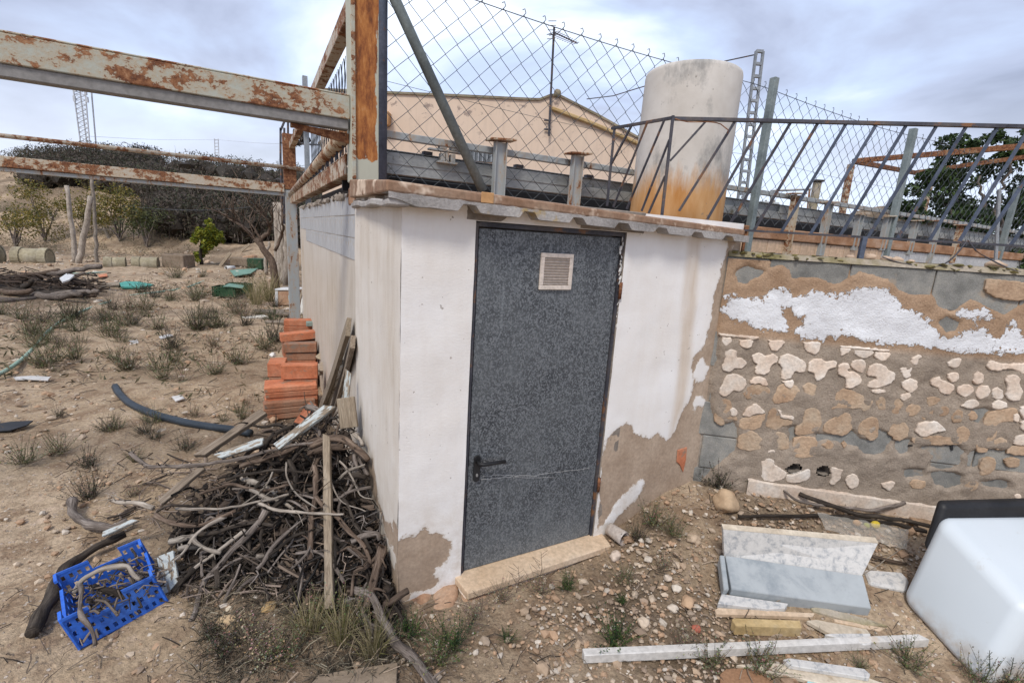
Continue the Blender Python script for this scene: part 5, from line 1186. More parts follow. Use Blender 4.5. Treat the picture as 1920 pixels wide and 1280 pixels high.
m = MB(); c_ = at(1665, 405, 12); m.blob(c_ - ZZ * .3, .8, 3, 5, .25, (1.3, .8, .62)); m.c = [(.20, .15, .10)] * len(m.v); build(m, 'boulder', MT['tank_far'], None, 'large brown boulder seen behind the cistern left of the dark tree', 'boulder', smooth=True)
for k, (x, y0, y1, lab) in enumerate([(1388, 358, 425, 'thin grey metal rod standing right of the white tank'), (1866, 355, 500, 'slim galvanised stake leaning against the dark tree backdrop')]):
    m = MB(); d_ = 6.5; m.tube([at(x, y1, d_), at(x + 8, y0, d_)], .02, 6); build(m, 'metal_stake', MT['galv'], None, lab, 'stake')

def leaf_cloud(mb, pts_r, n, size, cols, seed=0, flat=.5):
    r_ = np.random.RandomState(seed); w = np.array([p[1] ** 2 for p in pts_r]); w /= w.sum(); ch = r_.choice(len(pts_r), n, p=w)
    C_ = np.array([pts_r[i][0] for i in ch]); R_s = np.array([pts_r[i][1] for i in ch])
    d = r_.normal(size=(n, 3)); d /= np.linalg.norm(d, axis=1)[:, None]; rad = R_s * r_.uniform(.35, 1.08, n) ** .6
    d[:, 2] *= .85
    P = C_ + d * rad[:, None]
    a = r_.normal(size=(n, 3)); a /= np.linalg.norm(a, axis=1)[:, None]; b = r_.normal(size=(n, 3)); b -= a * (a * b).sum(1)[:, None]; b /= np.linalg.norm(b, axis=1)[:, None]
    s_ = size * r_.uniform(.6, 1.3, n)[:, None]; cols = np.array(cols); ci = cols[r_.randint(0, len(cols), n)] * r_.uniform(.75, 1.25, (n, 1))
    V = np.stack([P - a * s_, P - b * s_ * flat, P + a * s_, P + b * s_ * flat], 1).reshape(-1, 3); b0_ = len(mb.v)
    mb.v.extend(map(tuple, V)); mb.c.extend(map(tuple, np.repeat(ci, 4, 0)))
    mb.f.extend([(b0_ + 4 * i, b0_ + 4 * i + 1, b0_ + 4 * i + 2, b0_ + 4 * i + 3) for i in range(n)]); mb.uv.extend([[(0, 0)] * 4] * n)
TD = 10.5
tr = thing('fig_tree', 'dense dark green broadleaf tree at the right behind the railing', 'tree', at(1850, 470, TD) * [1, 1, 0] + [0, 0, -.1])
base = np.array([at(1850, 470, TD)[0], TD, -.1])
m = MB(); tops_ = [at(*q_) for q_ in [(1770, 370, TD), (1840, 330, TD), (1900, 300, TD - .4), (1960, 330, TD), (1740, 430, TD - .5), (1880, 400, TD - .8)]]
limb(m, [base, base + [.05, 0, .8], base + [0, 0, 1.5]], .16, .12, .1, .02, 9)
for k, t_ in enumerate(tops_): limb(m, [base + [0, 0, 1.2], (base + [0, 0, 1.4] + t_) / 2 + [rnd.uniform(-.2, .2), 0, .1], t_], .08, .02, .12, .05, 7, seed=k)
build(m, 'trunk', MT['bark_grey'], tr, smooth=True)
cr_ = []
for (x, y, r_, dd) in [(1840, 290, .42, 0), (1790, 300, .38, .2), (1900, 285, .45, -.2), (1755, 345, .40, 0), (1830, 350, .6, .3), (1900, 360, .6, 0), (1960, 320, .7, 0), (1720, 385, .33, -.2), (1770, 400, .5, 0), (1850, 420, .6, -.3), (1930, 430, .6, 0), (1705, 420, .3, 0), (1990, 400, .7, .3), (1880, 480, .5, 0), (1800, 450, .45, 0), (2040, 300, .6, 0), (1745, 440, .32, .1), (1700, 400, .2, .1), (1735, 330, .22, 0), (1870, 262, .28, 0), (1815, 262, .20, 0), (1920, 255, .25, .2), (1685, 440, .25, 0), (1720, 358, .2, 0)]:
    c_ = at(x, y, TD + dd)
    for k in range(4): cr_.append((c_ + nrs.normal(size=3) * r_ * .45, r_ * nrs.uniform(.35, .6)))
m = MB(); leaf_cloud(m, cr_, 15000, .055, [(.035, .055, .02), (.05, .085, .028), (.022, .04, .015), (.075, .12, .035)], 5); build(m, 'crown', MT['leaf'], tr, cols=True)
m = MB(); leaf_cloud(m, [(at(x, y, 8.0) - [0, 0, .1], r_) for x, y, r_ in [(1890, 505, .25), (1915, 480, .25), (1950, 500, .4), (1870, 520, .2)]], 1500, .05, [(.05, .08, .03), (.08, .12, .04)], 8)
build(m, 'shrub', MT['leaf'], None, 'low green shrub peeping over the wall at the right edge', 'shrub', cols=True)
# ---------------------------------------------------------------- background on the left: scrub, mast, poles, trees
m = MB(); L = []
for k in range(1500):
    q_ = k % 5
    if q_ < 3: rt_ = nrs.uniform(.40, .80); y = nrs.uniform(23.5, 33); h = nrs.uniform(.7, 1.45)
    elif q_ == 3: rt_ = nrs.uniform(.74, 1.02); y = nrs.uniform(31, 44); h = nrs.uniform(.8, 1.5)
    else: rt_ = nrs.uniform(-.2, 1.15); y = nrs.uniform(38, 58); h = nrs.uniform(.8, 1.5)
    if rt_ > .74 and y < 30: continue
    if rt_ > 1.0 and y < 50: continue
    x = -rt_ * y; z = float(gh(x, y)); L.append((np.array([x, y, z + h * .7]), h))
for (c_, h_) in L:
    v_ = rnd.uniform(.7, 1.3); m.col = (.055 * v_, .043 * v_, .032 * v_); m.blob(c_ - [0, 0, h_ * .2], h_ * .5, 2 if c_[1] < 34 else 1, int(c_[0] * 50), .55, (1, 1, .95))
leaf_cloud(m, L, 230000, .105, [(.065, .050, .038), (.10, .077, .058), (.055, .053, .034), (.14, .108, .08), (.075, .078, .042)], 3, .30)
build(m, 'scrub_thicket', MT['leaf'], None, 'dark brown leafless thicket covering the bank behind the yard', 'thicket', kind='stuff', cols=True)
m = MB()
for k in range(1100):
    rt_ = nrs.uniform(.40, .80) if k % 4 else nrs.uniform(.7, 1.0); y = nrs.uniform(23, 33) if k % 4 else nrs.uniform(31, 44); x = -rt_ * y; z = float(gh(x, y)); h = nrs.uniform(.8, 2.2); p = np.array([x, y, z]); d_ = np.array([nrs.uniform(-.4, .4), nrs.uniform(-.3, .3), 1]); v_ = nrs.uniform(.3, 1.4); m.col = (.10 * v_, .08 * v_, .065 * v_)
    m.tube([p, p + d_ * h * .5 + [nrs.uniform(-.2, .2), 0, 0], p + d_ * h], [.022, .014, .006], 3, cap=False)
build(m, 'bare_stems', MT['twig'], None, 'upright bare stems rising through the thicket', 'stems', kind='stuff', cols=True)
m = MB(); L = []
for k in range(420):
    rt_ = nrs.uniform(.62, 1.2); y = nrs.uniform(21, 31); x = -rt_ * y; h = nrs.uniform(.15, .4); L.append((np.array([x, y, float(gh(x, y)) + h * .4]), h))
for k in range(900):
    y = nrs.uniform(4.5, 21); x = -nrs.uniform(.40, 1.15) * y
    if vnoise(np.array([x * .5]), np.array([y * .5]), 5)[0] < -.05: continue
    h = nrs.uniform(.04, .11) * (1 + y * .03); L.append((np.array([x, y, float(gh(x, y)) + h * .2]), h))
leaf_cloud(m, L, 26000, .045, [(.20, .16, .10), (.13, .11, .065), (.26, .21, .13), (.10, .095, .05), (.16, .15, .08)], 13, .22)
build(m, 'dry_ground_cover', MT['leaf'], None, 'low dry grass and ground cover over yard and bank', 'ground cover', kind='stuff', cols=True)
# skyline trees
for k, (x, y, w_, lab) in enumerate([(225, 290, 60, 'low round dark green pine on the skyline right of the lattice mast'), (262, 280, 34, 'small pine top on the skyline between beam and thicket'), (480, 312, 40, 'dark bushy tree on the skyline beside the far rusty post')]):
    D_ = 64.0; c_ = at(x, y + 12, D_); r_ = w_ / F_PX * D_ / 2.4; t_ = thing('pine_tree', lab, 'tree', (c_[0], D_, float(gh(c_[0], D_))))
    m = MB(); m.tube([(c_[0], D_, float(gh(c_[0], D_)) - .2), c_], .12, 6); build(m, 'trunk', MT['bark_dark'], t_)
    m = MB(); leaf_cloud(m, [(c_ + nrs.normal(size=3) * [r_ * .5, r_ * .4, r_ * .13], r_ * .42) for _ in range(9)], 1100, .16, [(.05, .07, .03), (.07, .09, .035), (.03, .045, .02)], 70 + k); build(m, 'crown', MT['leaf'], t_, cols=True)
# far lattice mast and small pylon
mt_ = thing('lattice_mast', 'tall pale telecom lattice mast on the skyline left of the hut', 'mast', at(158, 275, 110) - [0, 0, 1])
b0_, b1_, t0_, t1_ = at(152, 274, 110), at(168, 274, 110), at(135, 150, 110), at(158, 153, 110)
MT['mast'] = mott('pale_lattice', [(.42, .45, .50), (.55, .58, .62)], 1, 5, .7, 0, .001)
for a, b in ((b0_, t0_), (b1_, t1_)):
    for off in (0, 1.6): m = MB(); m.tube([a + [0, off, -2], b + [0, off, 0]], .14, 4); build(m, 'leg', MT['mast'], mt_)
m = MB()
for k in range(14):
    p, q_ = b0_ + (t0_ - b0_) * k / 14, b1_ + (t1_ - b1_) * (k + 1) / 14; p2, q2 = b1_ + (t1_ - b1_) * k / 14, b0_ + (t0_ - b0_) * (k + 1) / 14
    m.tube([p, q_], .07, 3); m.tube([p2, q2], .07, 3); m.tube([p2, p], .07, 3)
build(m, 'bracing', MT['mast'], mt_)
for k, (x, y) in enumerate([(136, 152), (157, 158), (140, 172), (160, 178), (152, 166), (139, 190), (163, 192)]):
    m = MB(); c_ = at(x, y, 109.5); m.box(c_ - [.22, 0, 0], [.44, 0, 0], [0, .3, 0], [0, 0, 1.9 if k < 4 else 1.1]); build(m, 'antenna_panel', MT['mast'], mt_)
py_ = thing('small_pylon', 'distant thin grey pylon on the skyline above the thicket', 'pylon', at(405, 300, 120) - [0, 0, 1])
m = MB(); 
for dx in (0, .9): m.tube([at(403, 300, 120) + [dx, 0, -3], at(402, 260, 120) + [dx, 0, 0]], .10, 4)
build(m, 'leg', MT['mast'], py_); m = MB()
for k in range(7): m = MB(); p = at(403, 299 - k * 6, 120); m.tube([p, p + [.9, 0, .1]], .09, 4); build(m, 'crossbar', MT['mast'], py_)
for k, pts in enumerate([[(170, 256, 60), (300, 262, 80), (405, 262, 118)], [(405, 262, 118), (480, 268, 90), (545, 270, 60)]]):
    m = MB(); m.tube(catmull([at(*p) for p in pts], 3), .025, 3, cap=False); build(m, 'power_line', MT['mast'], None, ['faint power line between lattice mast and distant pylon', 'faint power line from distant pylon towards the rusty post'][k], 'cable')
for k, (pts, lab) in enumerate([([(230, 385, 15), (300, 392, 15), (390, 394, 13), (470, 388, 12)], 'thin wire strung low across the thicket to the bare tree')]):
    m = MB(); m.tube(catmull([at(*p) for p in pts], .5), .007, 4, cap=False); build(m, 'wire', MT['wire'], None, lab, 'wire')

# poles in the yard
for k, (x0, y0, x1, y1, r_, lab) in enumerate([(141, 492, 125, 348, .075, 'left upright weathered pole of the three behind the log heap'), (146, 494, 170, 368, .095, 'thick pale pole leaning right in the middle of the three'), (181, 496, 172, 332, .055, 'thinnest tallest pole, right of the leaning one')]):
    b_ = G(x0, y0); t_ = at(x1, y1, b_[1]); m = MB(); limb(m, [b_ - ZZ * .1, (b_ + t_) / 2 + [.03, 0, 0], t_], r_, r_ * .8, .25, .02, 8, .1, k)
    build(m, 'wooden_pole', MT['bark_pale'], None, lab, 'pole', 'poles standing behind the log heap', smooth=True)
# stakes on the bank
for k, (x, y, lab) in enumerate([(98, 405, 'short pale stake leaning on the bank left of the poles'), (203, 440, 'short pale stake on the bank right of the poles')]):
    b_ = G(x + 2, y + 8); m = MB(); m.tube([b_, b_ + [-.2, 0, .55]], .07, 5); build(m, 'stake', MT['bark_pale'], None, lab, 'stake')
# culvert pipes and troughs
def lying(name, x0, y0, x1, y1, r_, mat, lab, cat, collar=True):
    a, b = G(x0, y0), G(x1, y1); b = np.array([b[0], a[1] + .3, a[2]]); up_ = ZZ * r_ * (.55 if r_ > .15 else 1)
    th_ = thing(name, lab, cat, (a + b) / 2); d_ = (b - a) / np.linalg.norm(b - a)
    m = MB(); L = np.linalg.norm(b - a)
    P = [a + up_, b + up_]; N = 20; V = []; f = []
    rings = [(0, r_), (L, r_), (L, r_ * .82), (L * .7, r_ * .82), ]
    s_ = np.cross(d_, ZZ); 
    for (t_, rr) in [(L * .3, r_ * .82), (0, r_ * .82), (0, r_), (L, r_), (L, r_ * .82), (L * .7, r_ * .82)]:
        for k in range(N): an = 2 * math.pi * k / N; V.append(a + up_ + d_ * t_ + rr * (math.cos(an) * s_ + math.sin(an) * ZZ))
    for q_ in range(5):
        for k in range(N): f.append((q_ * N + k, q_ * N + (k + 1) % N, (q_ + 1) * N + (k + 1) % N, (q_ + 1) * N + k))
    m.add(V, f); build(m, 'barrel', MT[mat], th_, smooth=True)
    if collar:
        for t_ in (0, L - .22): m = MB(); m.tube([a + up_ + d_ * t_, a + up_ + d_ * (t_ + .22)], r_ * 1.12, 20); build(m, 'collar', MT[mat], th_, smooth=False)
lying('concrete_pipe', -60, 488, 20, 489, .33, 'concrete_pipe', 'mossy concrete pipe section cut by the left frame edge', 'pipe')
lying('concrete_pipe', 30, 490, 118, 491, .29, 'concrete_pipe', 'yellow mossy concrete pipe lying left of the poles', 'pipe')
lying('concrete_pipe', 196, 500, 246, 500, .20, 'concrete_pipe', 'smaller half sunk concrete pipe right of the poles', 'pipe')
lying('concrete_pipe', 250, 501, 300, 502, .22, 'concrete_pipe', 'half sunk concrete pipe left of the trough', 'pipe')
a = G(304, 502); tg = thing('concrete_trough', 'square grey concrete trough lying left of the yellow green bush', 'trough', a)
w_ = G(362, 503) - a; w_[1] = 0; w_[2] = 0
for (o_, e1, e2, e3) in [((0, 0, 0), w_, (0, .06, 0), (0, 0, .48)), ((0, .061, 0), (.06, 0, 0), (0, .5, 0), (0, 0, .48)), ((w_[0] - .06, .061, 0), (.06, 0, 0), (0, .5, 0), (0, 0, .48)), ((w_[0] * .5, .061, 0), (.05, 0, 0), (0, .5, 0), (0, 0, .46)), ((0, .562, 0), w_, (0, .06, 0), (0, 0, .48))]:
    m = MB(); m.box(a + o_, e1, e2, e3); build(m, 'trough_side', MT['tank_far'], tg, bevel=.02)
# yellow green bush
b_ = G(378, 497); bu = thing('lemon_bush', 'bright yellow green bush beside the concrete trough', 'bush', b_)
m = MB(); limb(m, [b_, b_ + [0, 0, .5], b_ + [.1, 0, 1.0]], .07, .04, .1, .02, 6); build(m, 'stem', MT['bark_dark'], bu, smooth=True)
sc_ = b_[1] / F_PX
m = MB(); leaf_cloud(m, [(at(x + nrs.uniform(-7, 7), y + nrs.uniform(-6, 6), b_[1] + nrs.uniform(-.3, .3)), r_ * sc_ * .55) for x, y, r_ in [(378, 440, 17), (395, 432, 18), (412, 440, 14), (385, 458, 18), (376, 475, 13), (398, 452, 14), (392, 420, 10), (416, 447, 12), (366, 448, 11), (374, 486, 8)] for _ in range(3)], 2600, .06, [(.14, .17, .015), (.22, .24, .02), (.08, .11, .015), (.30, .28, .03)], 9); build(m, 'crown', MT['leaf'], bu, cols=True)
# loose autumn shrubs on the bank
for k, (x, y, w__, n_, lab) in enumerate([(85, 440, 70, 2300, 'sparse yellowing shrub on the bank behind the left pole'), (160, 430, 50, 1700, 'yellow leaved sapling growing behind the leaning pole'), (225, 440, 75, 3000, 'yellow green leafy shrub right of the thin pole'), (275, 450, 45, 1500, 'darker green shrub at the edge of the thicket'), (30, 450, 60, 1300, 'pale grassy shrub on the bank at the left edge')]):
    b_ = G(x, y + 20 if y < 440 else y + 12); D_ = b_[1]; s_ = D_ / F_PX; th_ = thing('bank_shrub', lab, 'shrub', b_)
    m = MB(); tt = []
    for j in range(9):
        t_ = at(x + nrs.uniform(-w__, w__) * .5, y - nrs.uniform(15, 85 if k < 3 else 50), D_ + nrs.uniform(-.4, .4)); tt.append(t_); limb(m, [b_, (b_ + t_) / 2 + [0, 0, .15], t_], .035, .01, .3, .05, 4, seed=j)
    build(m, 'stem', MT['bark_grey'], th_); m = MB()
    leaf_cloud(m, [(t_ + nrs.normal(size=3) * .25, nrs.uniform(.25, .5)) for t_ in tt for _ in range(3)], n_, .055, [(.16, .14, .035), (.22, .18, .04), (.10, .11, .03), (.30, .22, .05)] if k != 3 else [(.06, .07, .03), (.09, .10, .03)], 90 + k); build(m, 'crown', MT['leaf'], th_, cols=True)
# bare tree beside the far corner
b_ = G(519, 545); D_ = b_[1]; bt = thing('bare_tree', 'leafless grey almond tree leaning left beside the far rusty post', 'tree', b_)
m = MB()
def at2(x, y, dd=0): return at(x, y, D_ + dd)
limb(m, [b_ - ZZ * .1, at2(512, 500), at2(497, 470), at2(480, 448)], .115, .07, .15, .03, 9)
BR = [((480, 448), (455, 425), (425, 405), (384, 388), .06), ((470, 440), (440, 415), (412, 395), (398, 392), .035), ((488, 458), (505, 430), (508, 405), (520, 370), .06), ((495, 462), (478, 430), (455, 405), (436, 393), .03), ((508, 430), (498, 405), (480, 385), (470, 372), .02), ((505, 425), (490, 400), (468, 380), (455, 350), .02), ((515, 470), (528, 440), (530, 410), (526, 360), .045), ((455, 425), (445, 408), (437, 398), (430, 392), .02), ((480, 448), (470, 420), (472, 395), (462, 372), .018)]
for k, b5 in enumerate(BR):
    P = [at2(x, y, rnd.uniform(-.3, .3) * i) for i, (x, y) in enumerate(b5[:4])]; limb(m, P, b5[4], .008, .15, .04, 6, seed=k)
    for j in range(5):
        p = P[1 + j % 3]; q_ = p + np.array([rnd.uniform(-.5, .4), rnd.uniform(-.4, .4), rnd.uniform(.2, .8)]); limb(m, [p, (p + q_) / 2 + [0, 0, .05], q_], .012, .004, .15, .04, 4, seed=j + k * 5)
build(m, 'trunk', MT['bark_brown'], bt, smooth=True)
b2 = G(500, 515); m = MB(); limb(m, [b2, at(498, 480, b2[1]), at(506, 455, b2[1])], .06, .04, .12, .03, 6); build(m, 'stump', MT['bark_pale'], None, 'pale forked stump leaning beside the bare tree trunk', 'stump', smooth=True)
m = MB()
for k, (x, d_) in enumerate([(524, 15), (530, 14.5), (536, 14), (518, 15.5)]):
    b_ = np.array([at(x, 500, d_)[0], d_, -.1]); limb(m, [b_, at(x + 1, 440, d_), at(x - 2, 380, d_)], .09, .07, .2, .03, 6, .2, k)
build(m, 'dead_trunk', MT['bark_pale'], None, 'cluster of upright dead grey trunks behind the far post', 'tree trunk', smooth=True)
# frame far behind the cistern's side
gf = thing('greenhouse_frame', 'thin dark metal rack frame behind the far rusty post', 'frame', at(535, 420, 13) * [1, 1, 0])
for (x0, y0, x1, y1) in [(526, 240, 526, 300), (540, 215, 540, 420), (526, 245, 540, 212), (533, 240, 533, 420), (526, 268, 600, 272), (545, 238, 640, 245), (575, 320, 640, 232), (590, 330, 625, 258), (526, 300, 530, 420)]:
    m = MB(); m.tube([at(x0, y0, 13), at(x1, y1, 13)], .028, 4); build(m, 'bar', MT['rail_dark'], gf)
m = MB(); m.prism([at(x, y, 13.4) for x, y in [(595, 268), (620, 246), (650, 250), (650, 262), (602, 276)]], np.array([0, 1.5, 0])); build(m, 'sloping_roof', MT['cap'], gf)
m = MB(); leaf_cloud(m, [(at(x, y, 12.6), r_) for x, y, r_ in [(560, 250, .12), (572, 262, .12), (556, 268, .10), (566, 256, .08)]], 260, .06, [(.06, .05, .045), (.10, .08, .07)], 12); build(m, 'dry_creeper', MT['leaf'], None, 'dry brown creeper clump hanging on the rack frame', 'creeper', cols=True)

# ---------------------------------------------------------------- yard clutter, far and middle
def box_on(name, px, py, w, d, h, mat, lab, cat, rot=0, group=None, bevel=.004, lift=0, tilt=0):
    p = G(px, py) + ZZ * lift; c_, s_ = math.cos(rot), math.sin(rot); x = np.array([c_, s_, 0]); y = np.array([-s_, c_, 0]); z = np.array([0, 0, 1.0])
    if tilt: x = x * math.cos(tilt) + z * math.sin(tilt); z = np.cross(x, y)
    m = MB(); m.box(p - x * w / 2 - y * d / 2, x * w, y * d, z * h); return build(m, name, MT[mat], None, lab, cat, group, bevel=bevel)
# log heap at the left
lg = [(0, 548, 190, 490 + 8), (-20, 536, 150, 556), (20, 560, 140, 540), (60, 580, 150, 552), (30, 575, 120, 560), (-30, 560, 60, 548), (100, 570, 185, 545), (40, 540, 160, 530), (-10, 525, 110, 508), (10, 570, 90, 585), (90, 545, 175, 560), (-20, 580, 60, 572), (60, 520, 160, 514), (50, 565, 62, 528), (120, 585, 180, 572), (0, 590, 70, 580), (110, 525, 175, 538), (-15, 548, 80, 520), (30, 530, 130, 522), (70, 550, 168, 575)]
for k, (x0, y0, x1, y1) in enumerate(lg):
    zc_ = .08 + .05 * (k % 6) + rnd.uniform(0, .05); D_ = 10.6 + rnd.uniform(-.5, .6) - (max(y0, y1) - 540) * .03
    a_, b_ = at(x0, y0, D_), at(x1, y1, D_ + rnd.uniform(-.5, .5))
    for p in (a_, b_): p[2] = max(p[2], gh(p[0], p[1]) + .06)
    m = MB(); limb(m, [a_, (a_ + b_) / 2 + [0, rnd.uniform(-.1, .1), rnd.uniform(-.04, .06)], b_], rnd.uniform(.05, .085), rnd.uniform(.03, .06), .15, .03, 8, .25, k)
    build(m, 'log', MT[['bark_grey', 'bark_dark', 'bark_brown'][k % 3]], None, 'weathered log lying in the heap by the poles at the left edge', 'log', 'logs in the heap by the poles', smooth=True)
m = MB()
for k in range(420):
    D_ = rnd.uniform(9.9, 11.2); p = at(rnd.uniform(-40, 190), 570, D_); p[2] = gh(p[0], p[1]) + rnd.uniform(0, .35) * max(0, 1 - max(0, (p[0] + 9.0)) / 1.2 if p[0] > -9 else 1)
    d_ = np.array([rnd.uniform(-1, 1), rnd.uniform(-.5, .5), rnd.uniform(-.15, .3)]) * .35; v_ = rnd.uniform(.3, 1.3); m.col = (.09 * v_, .065 * v_, .05 * v_); m.tube([p, p + d_], rnd.uniform(.006, .02), 4)
build(m, 'twig_litter', MT['twig'], None, 'broken twigs and bark among the heaped logs', 'twigs', kind='stuff', cols=True)
def sheet(name, pts, mat, lab, cat, th_=.01, lift=.03):
    P = [G(x, y, lift) for x, y in pts]; m = MB(); m.prism(P, ZZ * th_); return build(m, name, MT[mat], None, lab, cat)
sheet('white_sheet', [(112, 524), (125, 515), (140, 518), (130, 527), (118, 531)], 'white_plastic', 'crumpled white sheet lying on the log heap', 'sheet', .03, .38)
sheet('flat_board', [(182, 534), (224, 532), (224, 538), (186, 541)], 'wood_tan', 'pale flat board lying left of the teal sheet', 'board', .05)
sheet('teal_sheet', [(224, 533), (236, 530), (262, 531), (288, 536), (262, 541), (228, 541)], 'teal', 'crumpled teal plastic sheet on the ground right of the log heap', 'sheet', .04)
sheet('red_cloth', [(184, 517), (200, 515), (202, 519), (188, 521)], 'terracotta', 'small red brown rag lying below the poles', 'rag', .03)
lying('white_pipe', 424, 507, 468, 503, .08, 'white_plastic', 'short white plastic pipe lying behind the green sheet', 'pipe', False)
sheet('green_sheet', [(431, 508), (484, 504), (470, 514), (440, 519)], 'sheet_green', 'pale green flat panel lying beyond the green crates', 'panel', .03, .06)
box_on('green_bin', 484, 503, .55, .5, .38, 'crate_green', 'dark green bin half hidden behind the bare tree', 'bin')
# planks and stones of the little rubble heap
for k, (x, y, w_, d_, h_, m_, lab, r_) in enumerate([(452, 500, .7, .35, .36, 'tank_far', 'grey brown block of the rubble heap behind the green panel', .1), (432, 497, .3, .3, .25, 'plaster_tan', 'small tan block at the left of the rubble heap', .4), (470, 490, .6, .3, .25, 'footing', 'orange brown stone topping the rubble heap', -.2)]):
    box_on('rubble_block', x, y, w_, d_, h_, m_, lab, 'block', r_, 'rubble blocks beyond the crates', .05, tilt=.1 * k)
b_ = G(412, 500); plank('leaning_plank', b_, at(432, 474, b_[1]), .12, .04, (0, -1, .4), MT['wood_tan'], label='short plank leaning on the rubble heap beyond the crates', cat='plank')
b_ = G(455, 480); plank('curved_plank', at(453, 470, b_[1]), at(468, 458, b_[1]), .12, .04, (0, -1, .4), MT['wood_tan'], label='pale broken plank on top of the rubble heap', cat='plank')

# perforated crates
def panel(mb, A, B, C_, D_, nx, ny, hole=.5, skip=(), th_=.004, kind='sq'):
    """A,B bottom edge, D,C top edge; cells with a hole, `skip` = cells left out altogether"""
    A, B, C_, D_ = map(np.asarray, (A, B, C_, D_)); nrm = np.cross(B - A, D_ - A); nrm = nrm / np.linalg.norm(nrm) * th_
    def pt(u, v): return (A * (1 - u) + B * u) * (1 - v) + (D_ * (1 - u) + C_ * u) * v
    for i in range(nx):
        for j in range(ny):
            if (i, j) in skip: continue
            u0, u1, v0, v1 = i / nx, (i + 1) / nx, j / ny, (j + 1) / ny; e = (1 - hole) / 2
            a0, a1, b0__, b1__ = u0 + (u1 - u0) * e, u1 - (u1 - u0) * e, v0 + (v1 - v0) * e, v1 - (v1 - v0) * e
            if kind == 'dia':
                sk = (u1 - u0) * .28; H_ = [pt(a0 + sk, b0__), pt(a1 + sk * .3, b0__), pt(a1 - sk, b1__), pt(a0 - sk * .3, b1__)]
            else: 
                H_ = [pt(a0, b0__), pt(a1, b0__), pt(a1, b1__), pt(a0, b1__)]
            O_ = [pt(u0, v0), pt(u1, v0), pt(u1, v1), pt(u0, v1)]
            if hole <= 0: mb.add(O_ + [p - nrm for p in O_], [(0, 1, 2, 3), (7, 6, 5, 4)]); continue
            Vv_ = O_ + H_ + [p - nrm for p in O_ + H_]
            f = []
            for k in range(4):
                k2 = (k + 1) % 4; f += [(k, k2, 4 + k2, 4 + k), (8 + k2, 8 + k, 12 + k, 12 + k2), (4 + k, 4 + k2, 12 + k2, 12 + k)]
            mb.add(Vv_, f)
def crate(name, B, R, lab, mat, hole=.5, nx=10, ny=3, wid=8, slot=None):
    th_ = thing(name, lab, 'crate', B[0])
    hs_ = slot or set()
    m = MB(); panel(m, B[0], B[1], B[2], B[3], wid, 5, .62, kind='dia'); build(m, 'base', MT[mat], th_)
    sides = [(0, 1, nx), (1, 2, wid - 2), (2, 3, nx), (3, 0, wid - 2)]
    for q_, (i, j, n_) in enumerate(sides):
        m = MB(); mid = n_ // 2; sk = {(mid - 2, ny - 1), (mid - 1, ny - 1), (mid, ny - 1), (mid + 1, ny - 1)} if slot else set()
        panel(m, B[i], B[j], R[j], R[i], n_, ny, hole, sk); build(m, 'crate_side', MT[mat], th_)
        ed = (R[j] - R[i]); 
        up_ = (R[i] - B[i]); up_ = up_ / np.linalg.norm(up_)
        m = MB(); inn = np.cross(ed, up_); inn = inn / np.linalg.norm(inn) * .012
        if not slot: m.box(R[i] - inn * .5, ed, inn, up_ * .012); build(m, 'rim', MT[mat], th_)
        else:
            for t0, t1 in ((0, (mid - 2) / n_), ((mid + 2) / n_, 1)): m.box(R[i] + ed * t0 - inn * .5, ed * (t1 - t0), inn, up_ * .012)
            dn = -up_ * (np.linalg.norm(R[i] - B[i]) / ny)
            m.box(R[i] + ed * (mid - 2) / n_ - inn * .5 + dn, ed * 4 / n_, inn, up_ * .012); build(m, 'rim', MT[mat], th_)
        m = MB(); m.tube([B[i], R[i]], .007, 6); build(m, 'corner', MT[mat], th_)
    return th_
z0 = float(gh(*G(220, 1150)[:2]))
N1, N2 = atz(150, 1216, z0 + .01), atz(314, 1128, z0 + .0)
back = (atz(286, 1052, z0 + .02) - N2); back = back / np.linalg.norm(back) * .33
F2_, F1_ = N2 + back, N1 + back
lean = np.array([-.02, -.045, .135])
R0 = atz(100, 1166, z0 + .135); R1 = atz(300, 1082, z0 + .150); 
upv = ((R0 - N1) + (R1 - N2)) / 2
Rr = [N1 + upv, N2 + upv, atz(277, 988, z0 + .17), atz(170, 1030, z0 + .17)]
crate('blue_crate', [N1, N2, F2_, F1_], [Rr[0], Rr[1], N2 + back + upv, N1 + back + upv], 'bright blue perforated plastic crate holding twisted vine wood', 'blue', .46, 11, 3, 8, True)
# folded green crates in the distance
for k, (x, y, lab) in enumerate([(420, 556, 'dark green plastic crate lying at the left of the pair'), (445, 550, 'dark green plastic crate with raised lid at the right of the pair')]):
    p = G(x, y); w_, d_, h_ = .52, .36, .22; a = .1 + .1 * k; x_ = np.array([math.cos(a), math.sin(a), 0]) * w_; y__ = np.array([-math.sin(a), math.cos(a), 0]) * d_; p = p - x_ / 2
    B = [p, p + x_, p + x_ + y__, p + y__]; crate('green_crate', B, [q_ + ZZ * h_ for q_ in B], lab, 'crate_green', .4, 8, 3, 6)
sheet('green_flap', [(418, 538), (430, 532), (458, 536), (455, 541), (432, 538)], 'sheet_green', 'pale green flap resting across the two green crates', 'flap', .015, .24)

